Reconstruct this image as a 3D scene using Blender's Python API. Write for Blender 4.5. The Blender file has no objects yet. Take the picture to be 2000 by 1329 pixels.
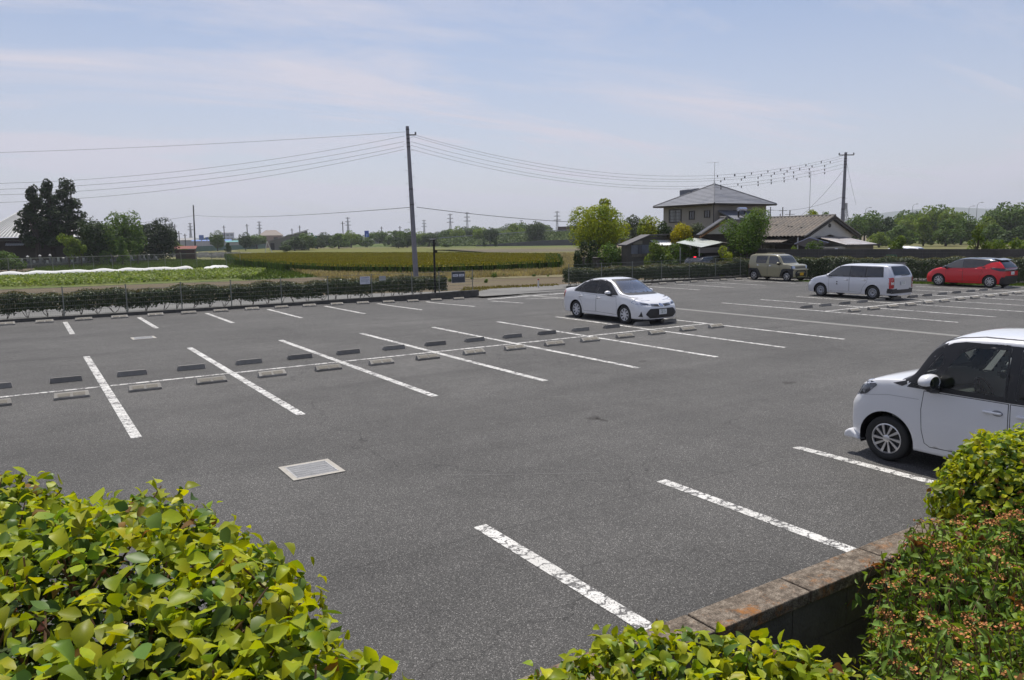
import bpy, bmesh, math, random
import numpy as np
from mathutils import Vector, Matrix, bvhtree, geometry

R = math.radians
rng = np.random.default_rng(7)
random.seed(7)
scene = bpy.context.scene
COL = scene.collection

# ---------------------------------------------------------------- camera
FPX, PITCH, ROLL, YAW = 1485.95, 0.13424, 0.0148, 0.57115
CAM = Vector((-1.2566, -17.357, 2.895))
def ray(px, py):                       # direction of a photograph pixel (2000 x 1329)
    X = (px - 1000) / FPX; Y = (664.5 - py) / FPX
    cr, sr = math.cos(-ROLL), math.sin(-ROLL); X, Y = cr*X - sr*Y, sr*X + cr*Y
    cp, sp = math.cos(PITCH), math.sin(PITCH)
    y = cp + sp*Y; z = -sp + cp*Y
    cy, sy = math.cos(YAW), math.sin(YAW)
    return Vector((cy*X + sy*y, -sy*X + cy*y, z))
def P(px, py, D):                      # point at horizontal distance D
    d = ray(px, py); return CAM + d * (D / math.hypot(d.x, d.y))
def G(px, py, z=0.0):                  # point on the level z
    d = ray(px, py); return CAM + d * ((z - CAM.z) / d.z)
cam = bpy.data.cameras.new('camera'); camo = bpy.data.objects.new('camera', cam); COL.objects.link(camo)
fw = ray(1000, 664.5).normalized(); rt = (ray(1100, 664.5) - ray(1000, 664.5)).normalized(); up = rt.cross(fw)
m = Matrix((rt, up, -fw)).transposed().to_4x4(); m.translation = CAM
camo.matrix_world = m
cam.sensor_width = 36; cam.lens = FPX / 2000 * 36; cam.clip_end = 20000; cam.clip_start = 0.05
scene.camera = camo

# ---------------------------------------------------------------- light
SUN = Vector((0.19, 0.36, 1.0)).normalized()
elev = math.asin(SUN.z)
sun = bpy.data.lights.new('sun', 'SUN'); suno = bpy.data.objects.new('sun', sun); COL.objects.link(suno)
sun.energy = 4.8; sun.angle = R(0.53); sun.color = (1.0, 0.95, 0.87)
suno.rotation_euler = SUN.to_track_quat('Z', 'Y').to_euler(); suno.location = (0, 0, 60)
w = bpy.data.worlds.new('World'); scene.world = w; w.use_nodes = True
nt = w.node_tree; nt.nodes.clear(); N = nt.nodes.new; Lk = nt.links.new
out = N('ShaderNodeOutputWorld'); bg = N('ShaderNodeBackground'); bg.inputs[1].default_value = 0.108
sky = N('ShaderNodeTexSky'); sky.sky_type = 'NISHITA'; sky.sun_disc = False
sky.sun_elevation = elev; sky.sun_rotation = math.atan2(SUN.x, SUN.y)
sky.air_density = 1.0; sky.dust_density = 1.0; sky.ozone_density = 2.0; sky.altitude = 0
tc = N('ShaderNodeTexCoord'); sep = N('ShaderNodeSeparateXYZ'); Lk(tc.outputs['Generated'], sep.inputs[0])
# cloud layer: project the view direction on a high flat sheet
zc = N('ShaderNodeMath'); zc.operation = 'MAXIMUM'; zc.inputs[1].default_value = 0.02; Lk(sep.outputs[2], zc.inputs[0])
za = N('ShaderNodeMath'); za.operation = 'ADD'; za.inputs[1].default_value = 0.10; Lk(zc.outputs[0], za.inputs[0])
dx = N('ShaderNodeMath'); dx.operation = 'DIVIDE'; Lk(sep.outputs[0], dx.inputs[0]); Lk(za.outputs[0], dx.inputs[1])
dy = N('ShaderNodeMath'); dy.operation = 'DIVIDE'; Lk(sep.outputs[1], dy.inputs[0]); Lk(za.outputs[0], dy.inputs[1])
cv = N('ShaderNodeCombineXYZ'); Lk(dx.outputs[0], cv.inputs[0]); Lk(dy.outputs[0], cv.inputs[1])
mp = N('ShaderNodeMapping'); mp.inputs['Rotation'].default_value = (0, 0, R(62)); mp.inputs['Scale'].default_value = (0.28, 0.85, 1); Lk(cv.outputs[0], mp.inputs[0])
n1 = N('ShaderNodeTexNoise'); n1.inputs['Scale'].default_value = 1.1; n1.inputs['Detail'].default_value = 9; n1.inputs['Roughness'].default_value = 0.62; n1.inputs['Distortion'].default_value = 0.8; Lk(mp.outputs[0], n1.inputs['Vector'])
cr_ = N('ShaderNodeValToRGB'); cr_.color_ramp.elements[0].position = 0.47; cr_.color_ramp.elements[1].position = 0.66; Lk(n1.outputs[0], cr_.inputs[0])
n2 = N('ShaderNodeTexNoise'); n2.inputs['Scale'].default_value = 0.6; n2.inputs['Detail'].default_value = 3; Lk(cv.outputs[0], n2.inputs['Vector'])
cm = N('ShaderNodeMath'); cm.operation = 'MULTIPLY'; Lk(cr_.outputs[0], cm.inputs[0]); Lk(n2.outputs[0], cm.inputs[1])
cf = N('ShaderNodeMath'); cf.operation = 'MULTIPLY'; cf.inputs[1].default_value = 1.7; Lk(cm.outputs[0], cf.inputs[0])
# thin veil that thickens toward the horizon
vr = N('ShaderNodeMapRange'); vr.inputs[1].default_value = 0.0; vr.inputs[2].default_value = 0.30; vr.inputs[3].default_value = 0.80; vr.inputs[4].default_value = 0.06; Lk(sep.outputs[2], vr.inputs[0])
fa = N('ShaderNodeMath'); fa.operation = 'ADD'; fa.use_clamp = True; Lk(cf.outputs[0], fa.inputs[0]); Lk(vr.outputs[0], fa.inputs[1])
mx = N('ShaderNodeMixRGB'); mx.inputs[2].default_value = (5.95, 6.05, 6.75, 1); Lk(fa.outputs[0], mx.inputs[0]); Lk(sky.outputs[0], mx.inputs[1])
tn_ = N('ShaderNodeMixRGB'); tn_.blend_type = 'MULTIPLY'; tn_.inputs[0].default_value = 1; tn_.inputs[2].default_value = (1.025, 1.0, 1.04, 1); Lk(mx.outputs[0], tn_.inputs[1]); Lk(tn_.outputs[0], bg.inputs[0]); Lk(bg.outputs[0], out.inputs[0])
scene.view_settings.view_transform = 'Standard'; scene.view_settings.look = 'None'
scene.view_settings.exposure = 0.0; scene.view_settings.gamma = 1
scene.cycles.max_bounces = 6; scene.cycles.transparent_max_bounces = 12; scene.cycles.volume_bounces = 0
scene.cycles.caustics_reflective = False; scene.cycles.caustics_refractive = False

# ---------------------------------------------------------------- helpers: materials
MATS = {}
def mat(name, col, rough=0.6, metal=0.0, noise=None, bump=None, coat=0, spec=None, trans=None, island=None, emit=None):
    """procedural material. noise=(scale, amount[, colour2]) varies the colour, bump=(scale, strength), island=amount varies per leaf"""
    if name in MATS: return MATS[name]
    m = bpy.data.materials.new(name); m.use_nodes = True; MATS[name] = m
    nt = m.node_tree; b = nt.nodes['Principled BSDF']; L = nt.links.new; N = nt.nodes.new
    b.inputs['Base Color'].default_value = (*col, 1); b.inputs['Roughness'].default_value = rough; b.inputs['Metallic'].default_value = metal
    if coat: b.inputs['Coat Weight'].default_value = coat; b.inputs['Coat Roughness'].default_value = 0.04
    if spec is not None: b.inputs['Specular IOR Level'].default_value = spec
    csock = None
    if noise or bump:
        tc = N('ShaderNodeTexCoord')
    if noise:
        t = N('ShaderNodeTexNoise'); t.inputs['Scale'].default_value = noise[0]; t.inputs['Detail'].default_value = 6; t.inputs['Roughness'].default_value = 0.6
        L(tc.outputs['Object'], t.inputs['Vector'])
        r = N('ShaderNodeValToRGB'); r.color_ramp.elements[0].position = 0.32; r.color_ramp.elements[1].position = 0.68
        c2 = noise[2] if len(noise) > 2 else tuple(c * (1 - noise[1]) for c in col)
        r.color_ramp.elements[0].color = (*c2, 1); r.color_ramp.elements[1].color = (*col, 1)
        L(t.outputs[0], r.inputs[0]); csock = r.outputs[0]
    if island:
        g = N('ShaderNodeNewGeometry'); hv = N('ShaderNodeHueSaturation')
        mr = N('ShaderNodeMapRange'); mr.inputs[3].default_value = 1 - island; mr.inputs[4].default_value = 1 + island; L(g.outputs['Random Per Island'], mr.inputs[0])
        mh = N('ShaderNodeMath'); mh.operation = 'MULTIPLY_ADD'; mh.inputs[1].default_value = 7.31; mh.inputs[2].default_value = 0; L(g.outputs['Random Per Island'], mh.inputs[0])
        fr = N('ShaderNodeMath'); fr.operation = 'FRACT'; L(mh.outputs[0], fr.inputs[0])
        mr2 = N('ShaderNodeMapRange'); mr2.inputs[3].default_value = 0.485; mr2.inputs[4].default_value = 0.515; L(fr.outputs[0], mr2.inputs[0])
        L(mr.outputs[0], hv.inputs['Value']); L(mr2.outputs[0], hv.inputs['Hue'])
        if csock: L(csock, hv.inputs['Color'])
        else: hv.inputs['Color'].default_value = (*col, 1)
        csock = hv.outputs[0]
    if csock: L(csock, b.inputs['Base Color'])
    if bump:
        t = N('ShaderNodeTexNoise'); t.inputs['Scale'].default_value = bump[0]; t.inputs['Detail'].default_value = 8; L(tc.outputs['Object'], t.inputs['Vector'])
        bp = N('ShaderNodeBump'); bp.inputs['Strength'].default_value = bump[1]; bp.inputs['Distance'].default_value = bump[2] if len(bump) > 2 else 0.02
        L(t.outputs[0], bp.inputs['Height']); L(bp.outputs[0], b.inputs['Normal'])
    if trans:                                # translucent leaf
        tr = N('ShaderNodeBsdfTranslucent'); ms = N('ShaderNodeMixShader'); ms.inputs[0].default_value = trans[0]
        if csock:
            ht = N('ShaderNodeMixRGB'); ht.blend_type = 'MULTIPLY'; ht.inputs[0].default_value = 1; ht.inputs[2].default_value = (*trans[1], 1); L(csock, ht.inputs[1]); L(ht.outputs[0], tr.inputs[0])
        else: tr.inputs[0].default_value = (*[a*b_ for a, b_ in zip(col, trans[1])], 1)
        o = nt.nodes['Material Output']; L(b.outputs[0], ms.inputs[1]); L(tr.outputs[0], ms.inputs[2]); L(ms.outputs[0], o.inputs[0])
    if emit:
        b.inputs['Emission Color'].default_value = (*emit[0], 1); b.inputs['Emission Strength'].default_value = emit[1]
    return m
def glass(name, tint, refl=1.0):
    if name in MATS: return MATS[name]
    m = bpy.data.materials.new(name); m.use_nodes = True; MATS[name] = m
    nt = m.node_tree; nt.nodes.clear(); N = nt.nodes.new; L = nt.links.new
    o = N('ShaderNodeOutputMaterial'); t = N('ShaderNodeBsdfTransparent'); g = N('ShaderNodeBsdfGlossy'); ms = N('ShaderNodeMixShader'); f = N('ShaderNodeFresnel')
    t.inputs[0].default_value = (*tint, 1); g.inputs['Roughness'].default_value = 0.015; f.inputs[0].default_value = 1.55
    mu = N('ShaderNodeMath'); mu.operation = 'MULTIPLY'; mu.use_clamp = True; mu.inputs[1].default_value = refl; L(f.outputs[0], mu.inputs[0])
    L(mu.outputs[0], ms.inputs[0]); L(t.outputs[0], ms.inputs[1]); L(g.outputs[0], ms.inputs[2]); L(ms.outputs[0], o.inputs[0])
    return m
def ground_mat(name, stops, scale=0.3, fine=None, bump=None, rough=0.95, stretch=(1, 1, 1), rot=0):
    """soil and field materials: a multi-colour ramp over noise, with a fine grain"""
    m = bpy.data.materials.new(name); m.use_nodes = True; MATS[name] = m
    nt = m.node_tree; b = nt.nodes['Principled BSDF']; N = nt.nodes.new; L = nt.links.new
    b.inputs['Roughness'].default_value = rough; b.inputs['Specular IOR Level'].default_value = 0.2
    tc = N('ShaderNodeTexCoord'); mp = N('ShaderNodeMapping'); mp.inputs['Scale'].default_value = stretch; mp.inputs['Rotation'].default_value = (0, 0, rot); L(tc.outputs['Object'], mp.inputs[0])
    t = N('ShaderNodeTexNoise'); t.inputs['Scale'].default_value = scale; t.inputs['Detail'].default_value = 8; t.inputs['Roughness'].default_value = 0.65; L(mp.outputs[0], t.inputs['Vector'])
    r = N('ShaderNodeValToRGB'); e = r.color_ramp.elements
    for i, (p, c) in enumerate(stops):
        q = e[i] if i < 2 else e.new(p)
        q.position = p; q.color = (*c, 1)
    L(t.outputs[0], r.inputs[0]); sock = r.outputs[0]
    if fine:
        t2 = N('ShaderNodeTexNoise'); t2.inputs['Scale'].default_value = fine[0]; t2.inputs['Detail'].default_value = 4; L(tc.outputs['Object'], t2.inputs['Vector'])
        mr = N('ShaderNodeMapRange'); mr.inputs[1].default_value = 0.3; mr.inputs[2].default_value = 0.7; mr.inputs[3].default_value = 1 - fine[1]; mr.inputs[4].default_value = 1 + fine[1]; L(t2.outputs[0], mr.inputs[0])
        mm = N('ShaderNodeVectorMath'); mm.operation = 'SCALE'; L(sock, mm.inputs[0]); L(mr.outputs[0], mm.inputs['Scale']); sock = mm.outputs[0]
    L(sock, b.inputs['Base Color'])
    if bump:
        t3 = N('ShaderNodeTexNoise'); t3.inputs['Scale'].default_value = bump[0]; t3.inputs['Detail'].default_value = 6; L(tc.outputs['Object'], t3.inputs['Vector'])
        bp = N('ShaderNodeBump'); bp.inputs['Strength'].default_value = bump[1]; bp.inputs['Distance'].default_value = bump[2]; L(t3.outputs[0], bp.inputs['Height']); L(bp.outputs[0], b.inputs['Normal'])
    return m

# ---------------------------------------------------------------- helpers: objects
def tag(o, label=None, cat=None, group=None, kind=None):
    if label: o['label'] = label
    if cat: o['category'] = cat
    if group: o['group'] = group
    if kind: o['kind'] = kind
    return o
def thing(name, label, cat, loc=(0, 0, 0), rz=0, group=None):
    o = bpy.data.objects.new(name, None); COL.objects.link(o); o.empty_display_size = 0.2
    o.location = loc; o.rotation_euler = (0, 0, rz)
    return tag(o, label, cat, group)
def link(name, me, m, parent=None):
    if m is not None and not me.materials:
        for x in (m if isinstance(m, (list, tuple)) else [m]): me.materials.append(x)
    o = bpy.data.objects.new(name, me); COL.objects.link(o)
    if parent is not None: o.parent = parent
    return o
def mesh_np(V, F):
    """fast mesh from arrays: F an (n,k) array or a list of them"""
    me = bpy.data.meshes.new('m'); Fs = F if isinstance(F, list) else [F]
    V = np.asarray(V, dtype=np.float32)
    me.vertices.add(len(V)); me.vertices.foreach_set('co', V.ravel())
    loops = np.concatenate([f.ravel() for f in Fs]).astype(np.int32)
    tot = np.concatenate([np.full(len(f), f.shape[1]) for f in Fs]).astype(np.int32)
    st = np.concatenate([[0], np.cumsum(tot)[:-1]]).astype(np.int32)
    me.loops.add(len(loops)); me.loops.foreach_set('vertex_index', loops)
    me.polygons.add(len(tot)); me.polygons.foreach_set('loop_start', st); me.polygons.foreach_set('loop_total', tot)
    me.update(calc_edges=True)
    return me
def smooth(me, ang=35):
    me.shade_smooth()
    try: me.set_sharp_from_angle(angle=R(ang))
    except Exception: pass
class MB:
    def __init__(s): s.v = []; s.f = []
    def add(s, vs, fs):
        n = len(s.v); s.v += [tuple(v) for v in vs]; s.f += [tuple(i + n for i in f) for f in fs]; return s
    def box(s, x0, x1, y0, y1, z0, z1, M=None):
        vs = [Vector((x, y, z)) for z in (z0, z1) for y in (y0, y1) for x in (x0, x1)]
        if M: vs = [M @ v for v in vs]
        return s.add(vs, [(0, 2, 3, 1), (4, 5, 7, 6), (0, 1, 5, 4), (2, 6, 7, 3), (0, 4, 6, 2), (1, 3, 7, 5)])
    def tube(s, pts, rad, n=8, cap=True):
        pts = [Vector(p) for p in pts]; rads = rad if isinstance(rad, (list, tuple)) else [rad] * len(pts)
        base = len(s.v); prev = None
        for i, p in enumerate(pts):
            d = (pts[min(i + 1, len(pts) - 1)] - pts[max(i - 1, 0)]).normalized()
            if prev is None: a = d.orthogonal().normalized()
            else: a = (prev - d * prev.dot(d)).normalized()
            prev = a; b = d.cross(a)
            for k in range(n):
                t = 2 * math.pi * k / n; s.v.append(tuple(p + (a * math.cos(t) + b * math.sin(t)) * rads[i]))
        for i in range(len(pts) - 1):
            for k in range(n):
                q = base + i * n + k; r_ = base + i * n + (k + 1) % n
                s.f.append((q, r_, r_ + n, q + n))
        if cap:
            s.f.append(tuple(base + k for k in range(n))[::-1]); s.f.append(tuple(base + (len(pts) - 1) * n + k for k in range(n)))
        return s
    def prism(s, poly, a0, a1, axis='y', M=None):
        """extrude a 2D polygon between a0 and a1 along axis"""
        def mk(p, a):
            v = {'x': (a, p[0], p[1]), 'y': (p[0], a, p[1]), 'z': (p[0], p[1], a)}[axis]; v = Vector(v)
            return M @ v if M else v
        n = len(poly); vs = [mk(p, a0) for p in poly] + [mk(p, a1) for p in poly]
        return s.add(vs, [tuple(range(n))[::-1], tuple(range(n, 2 * n))] + [(i, (i + 1) % n, (i + 1) % n + n, i + n) for i in range(n)])
    def lathe(s, prof, n=32, M=None, axis='y'):
        """prof [(r, a)] round an axis"""
        base = len(s.v)
        for (r, a) in prof:
            for k in range(n):
                t = 2 * math.pi * k / n; c, d = r * math.cos(t), r * math.sin(t)
                v = Vector({'x': (a, c, d), 'y': (c, a, d), 'z': (c, d, a)}[axis]); s.v.append(tuple(M @ v if M else v))
        for i in range(len(prof) - 1):
            for k in range(n):
                q = base + i * n + k; r_ = base + i * n + (k + 1) % n; s.f.append((q, r_, r_ + n, q + n))
        return s
    def quad(s, a, b, c, d): return s.add([a, b, c, d], [(0, 1, 2, 3)])
    def mesh(s, sm=None):
        me = bpy.data.meshes.new('m'); me.from_pydata([tuple(v) for v in s.v], [], s.f)
        bm = bmesh.new(); bm.from_mesh(me); bmesh.ops.recalc_face_normals(bm, faces=bm.faces); bm.to_mesh(me); bm.free()
        if sm: smooth(me, sm)
        return me
    def build(s, name, m, parent=None, sm=None): return link(name, s.mesh(sm), m, parent)
def copy_tree(o, parent=None):
    c = o.copy(); COL.objects.link(c)
    if parent is not None: c.parent = parent
    for ch in o.children: copy_tree(ch, c)
    return c
def bevel(o, wd=0.01, seg=2):
    b = o.modifiers.new('b', 'BEVEL'); b.width = wd; b.segments = seg; b.limit_method = 'ANGLE'; return o
def text_obj(s, size, m, parent, M, name='lettering', ext=0.0):
    cu = bpy.data.curves.new('t', 'FONT'); cu.body = s; cu.size = size; cu.align_x = 'CENTER'; cu.align_y = 'CENTER'; cu.extrude = ext
    o = bpy.data.objects.new('t', cu); COL.objects.link(o)
    dg = bpy.context.evaluated_depsgraph_get(); me = bpy.data.meshes.new_from_object(o.evaluated_get(dg))
    bpy.data.objects.remove(o)
    me.materials.clear(); me.transform(M)
    return link(name, me, m, parent)
def gz(x, y):                            # the asphalt dips at the entrance
    return -0.13 * math.exp(-((x - 16.8) / 4.6) ** 2 - ((y - 15.2) / 3.6) ** 2)
# ================================================================ the car park
def asphalt():
    m = bpy.data.materials.new('asphalt'); m.use_nodes = True; MATS['asphalt'] = m
    nt = m.node_tree; b = nt.nodes['Principled BSDF']; N = nt.nodes.new; L = nt.links.new
    tc = N('ShaderNodeTexCoord')
    # aggregate: bright and dark stones
    v = N('ShaderNodeTexVoronoi'); v.inputs['Scale'].default_value = 150; L(tc.outputs['Object'], v.inputs['Vector'])
    r = N('ShaderNodeValToRGB'); e = r.color_ramp.elements
    e[0].position = 0; e[0].color = (0.040, 0.039, 0.037, 1); e[1].position = 1; e[1].color = (0.40, 0.385, 0.365, 1)
    q = e.new(0.55); q.color = (0.099, 0.096, 0.091, 1); q = e.new(0.90); q.color = (0.139, 0.134, 0.127, 1)
    sx = N('ShaderNodeSeparateXYZ'); L(v.outputs['Color'], sx.inputs[0]); L(sx.outputs[0], r.inputs[0])
    # large blotches and stains
    n1 = N('ShaderNodeTexNoise'); n1.inputs['Scale'].default_value = 0.22; n1.inputs['Detail'].default_value = 7; n1.inputs['Roughness'].default_value = 0.62; L(tc.outputs['Object'], n1.inputs['Vector'])
    m1 = N('ShaderNodeMapRange'); m1.inputs[1].default_value = 0.3; m1.inputs[2].default_value = 0.7; m1.inputs[3].default_value = 0.58; m1.inputs[4].default_value = 0.92; L(n1.outputs[0], m1.inputs[0])
    n2 = N('ShaderNodeTexNoise'); n2.inputs['Scale'].default_value = 2.3; n2.inputs['Detail'].default_value = 5; L(tc.outputs['Object'], n2.inputs['Vector'])
    m2 = N('ShaderNodeMapRange'); m2.inputs[1].default_value = 0.3; m2.inputs[2].default_value = 0.7; m2.inputs[3].default_value = 0.93; m2.inputs[4].default_value = 1.07; L(n2.outputs[0], m2.inputs[0])
    # paving lanes run along the stall rows
    mp = N('ShaderNodeMapping'); mp.inputs['Scale'].default_value = (0.03, 0.42, 1); L(tc.outputs['Object'], mp.inputs[0])
    n3 = N('ShaderNodeTexNoise'); n3.inputs['Scale'].default_value = 1.0; n3.inputs['Detail'].default_value = 3; L(mp.outputs[0], n3.inputs['Vector'])
    m3 = N('ShaderNodeMapRange'); m3.inputs[1].default_value = 0.3; m3.inputs[2].default_value = 0.7; m3.inputs[3].default_value = 0.9; m3.inputs[4].default_value = 1.09; L(n3.outputs[0], m3.inputs[0])
    a = N('ShaderNodeMath'); a.operation = 'MULTIPLY'; L(m1.outputs[0], a.inputs[0]); L(m2.outputs[0], a.inputs[1])
    a2 = N('ShaderNodeMath'); a2.operation = 'MULTIPLY'; L(a.outputs[0], a2.inputs[0]); L(m3.outputs[0], a2.inputs[1])
    # tyre-darkened and oil spots
    v3 = N('ShaderNodeTexNoise'); v3.inputs['Scale'].default_value = 0.75; v3.inputs['Detail'].default_value = 2; L(tc.outputs['Object'], v3.inputs['Vector'])
    m4 = N('ShaderNodeMapRange'); m4.inputs[1].default_value = 0.66; m4.inputs[2].default_value = 0.78; m4.inputs[3].default_value = 1.0; m4.inputs[4].default_value = 0.78; L(v3.outputs[0], m4.inputs[0])
    a3 = N('ShaderNodeMath'); a3.operation = 'MULTIPLY'; L(a2.outputs[0], a3.inputs[0]); L(m4.outputs[0], a3.inputs[1])
    # lane joints and wandering hairline cracks
    sxx = N('ShaderNodeSeparateXYZ'); L(tc.outputs['Object'], sxx.inputs[0])
    wn = N('ShaderNodeTexNoise'); wn.inputs['Scale'].default_value = 1.1; wn.inputs['Detail'].default_value = 6; L(tc.outputs['Object'], wn.inputs['Vector'])
    wy = N('ShaderNodeMath'); wy.operation = 'MULTIPLY_ADD'; wy.inputs[1].default_value = .12; L(wn.outputs[0], wy.inputs[0]); L(sxx.outputs[1], wy.inputs[2])
    pg = N('ShaderNodeMath'); pg.operation = 'PINGPONG'; pg.inputs[1].default_value = 1.85; L(wy.outputs[0], pg.inputs[0]); jr = N('ShaderNodeMapRange'); jr.inputs[1].default_value = .006; jr.inputs[2].default_value = .016; jr.inputs[3].default_value = .74; jr.inputs[4].default_value = 1; L(pg.outputs[0], jr.inputs[0])
    wv = N('ShaderNodeVectorMath'); wv.operation = 'MULTIPLY_ADD'; wv.inputs[1].default_value = (1.6, 1.6, 0); L(wn.outputs['Color'], wv.inputs[0]); L(tc.outputs['Object'], wv.inputs[2])
    vc = N('ShaderNodeTexVoronoi'); vc.feature = 'DISTANCE_TO_EDGE'; vc.inputs['Scale'].default_value = .16; L(wv.outputs[0], vc.inputs['Vector']); cr2 = N('ShaderNodeMapRange'); cr2.inputs[1].default_value = .0006; cr2.inputs[2].default_value = .002; cr2.inputs[3].default_value = .62; cr2.inputs[4].default_value = 1; L(vc.outputs[0], cr2.inputs[0])
    gm = N('ShaderNodeMapRange'); gm.inputs[1].default_value = .5; gm.inputs[2].default_value = .56; L(n1.outputs[0], gm.inputs[0]); mxc = N('ShaderNodeMath'); mxc.operation = 'MAXIMUM'; L(cr2.outputs[0], mxc.inputs[0]); L(gm.outputs[0], mxc.inputs[1])
    # tyre tracks: slightly polished darker bands along the driving lanes
    tm = N('ShaderNodeMapping'); tm.inputs['Scale'].default_value = (.05, 1.3, 1); tm.inputs['Rotation'].default_value = (0, 0, .05); L(tc.outputs['Object'], tm.inputs[0]); tn = N('ShaderNodeTexNoise'); tn.inputs['Scale'].default_value = 1; tn.inputs['Detail'].default_value = 2; L(tm.outputs[0], tn.inputs['Vector']); tr_ = N('ShaderNodeMapRange'); tr_.inputs[1].default_value = .52; tr_.inputs[2].default_value = .7; tr_.inputs[3].default_value = 1; tr_.inputs[4].default_value = .86; L(tn.outputs[0], tr_.inputs[0])
    b1 = N('ShaderNodeMath'); b1.operation = 'MULTIPLY'; L(jr.outputs[0], b1.inputs[0]); L(mxc.outputs[0], b1.inputs[1]); b2 = N('ShaderNodeMath'); b2.operation = 'MULTIPLY'; L(b1.outputs[0], b2.inputs[0]); L(tr_.outputs[0], b2.inputs[1]); b3 = N('ShaderNodeMath'); b3.operation = 'MULTIPLY'; L(b2.outputs[0], b3.inputs[0]); L(a3.outputs[0], b3.inputs[1])
    sc = N('ShaderNodeVectorMath'); sc.operation = 'SCALE'; L(r.outputs[0], sc.inputs[0]); L(b3.outputs[0], sc.inputs['Scale']); L(sc.outputs[0], b.inputs['Base Color'])
    b.inputs['Roughness'].default_value = 0.82; b.inputs['Specular IOR Level'].default_value = 0.35
    bp = N('ShaderNodeBump'); bp.inputs['Strength'].default_value = 0.55; bp.inputs['Distance'].default_value = 0.006
    L(v.outputs['Distance'], bp.inputs['Height']); L(bp.outputs[0], b.inputs['Normal'])
    return m
def paint_mat(along_x=False):
    m = bpy.data.materials.new('road_paint'); m.use_nodes = True; MATS['paint'] = m
    nt = m.node_tree; b = nt.nodes['Principled BSDF']; N = nt.nodes.new; L = nt.links.new
    tc = N('ShaderNodeTexCoord')
    def crack(scale, lo, hi, stretch, vecnode=tc):
        mp = N('ShaderNodeMapping'); mp.inputs['Scale'].default_value = stretch; L(tc.outputs['Object'], mp.inputs[0])
        wn = N('ShaderNodeTexNoise'); wn.inputs['Scale'].default_value = 9; wn.inputs['Detail'].default_value = 3; L(tc.outputs['Object'], wn.inputs['Vector'])
        wa = N('ShaderNodeVectorMath'); wa.operation = 'MULTIPLY_ADD'; wa.inputs[1].default_value = (.25, .25, .25); L(wn.outputs['Color'], wa.inputs[0]); L(mp.outputs[0], wa.inputs[2])
        v = N('ShaderNodeTexVoronoi'); v.feature = 'DISTANCE_TO_EDGE'; v.inputs['Scale'].default_value = scale; L(wa.outputs[0], v.inputs['Vector'])
        r = N('ShaderNodeMapRange'); r.inputs[1].default_value = lo; r.inputs[2].default_value = hi; L(v.outputs[0], r.inputs[0]); return r.outputs[0]
    # transverse cracks across the long lines + fine crazing that comes in patches
    mp = N('ShaderNodeMapping'); mp.inputs['Scale'].default_value = (1, 1, 1); L(tc.outputs['Object'], mp.inputs[0])
    wn = N('ShaderNodeTexNoise'); wn.inputs['Scale'].default_value = 2.2; wn.inputs['Detail'].default_value = 3; L(tc.outputs['Object'], wn.inputs['Vector'])
    c1 = crack(5.0, 0.02, 0.085, (1.0, 0.16, 1) if along_x else (0.16, 1.0, 1)); c2 = crack(13, 0.0, 0.055, (1, 1, 1))
    gate = N('ShaderNodeMapRange'); gate.inputs[1].default_value = 0.50; gate.inputs[2].default_value = 0.60; L(wn.outputs[0], gate.inputs[0])
    mxx = N('ShaderNodeMath'); mxx.operation = 'MAXIMUM'; L(c2, mxx.inputs[0]); L(gate.outputs[0], mxx.inputs[1])
    mul = N('ShaderNodeMath'); mul.operation = 'MULTIPLY'; L(c1, mul.inputs[0]); L(mxx.outputs[0], mul.inputs[1])
    fn = N('ShaderNodeTexNoise'); fn.inputs['Scale'].default_value = 60; fn.inputs['Detail'].default_value = 3; L(tc.outputs['Object'], fn.inputs['Vector'])
    fr = N('ShaderNodeMapRange'); fr.inputs[1].default_value = 0.33; fr.inputs[2].default_value = 0.42; L(fn.outputs[0], fr.inputs[0])
    mul2 = N('ShaderNodeMath'); mul2.operation = 'MULTIPLY'; L(mul.outputs[0], mul2.inputs[0]); L(fr.outputs[0], mul2.inputs[1])
    dn = N('ShaderNodeTexNoise'); dn.inputs['Scale'].default_value = 1.3; dn.inputs['Detail'].default_value = 4; L(tc.outputs['Object'], dn.inputs['Vector'])
    dr = N('ShaderNodeValToRGB'); dr.color_ramp.elements[0].position = 0.3; dr.color_ramp.elements[1].position = 0.65
    dr.color_ramp.elements[0].color = (0.50, 0.49, 0.46, 1); dr.color_ramp.elements[1].color = (0.66, 0.65, 0.62, 1); L(dn.outputs[0], dr.inputs[0])
    mx = N('ShaderNodeMixRGB'); mx.inputs[1].default_value = (0.085, 0.082, 0.08, 1); L(mul2.outputs[0], mx.inputs[0]); L(dr.outputs[0], mx.inputs[2]); L(mx.outputs[0], b.inputs['Base Color'])
    b.inputs['Roughness'].default_value = 0.7
    return m
ASPH = asphalt(); PAINT = paint_mat(); PAINTX = paint_mat(True)
def sheet(name, x0, x1, y0, y1, m, dz=0.0, step=None, label=None):
    step = step or max(0.5, min(x1 - x0, y1 - y0))
    nx = max(1, int((x1 - x0) / step)); ny = max(1, int((y1 - y0) / step))
    if nx * ny > 60000: raise RuntimeError('sheet')
    xs = np.linspace(x0, x1, nx + 1); ys = np.linspace(y0, y1, ny + 1)
    V = [(x, y, gz(x, y) + dz) for y in ys for x in xs]
    F = np.array([(j*(nx+1)+i, j*(nx+1)+i+1, (j+1)*(nx+1)+i+1, (j+1)*(nx+1)+i) for j in range(ny) for i in range(nx)])
    me = mesh_np(V, F); me.shade_smooth()
    o = link(name, me, m); o['kind'] = 'structure'; return o
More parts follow.
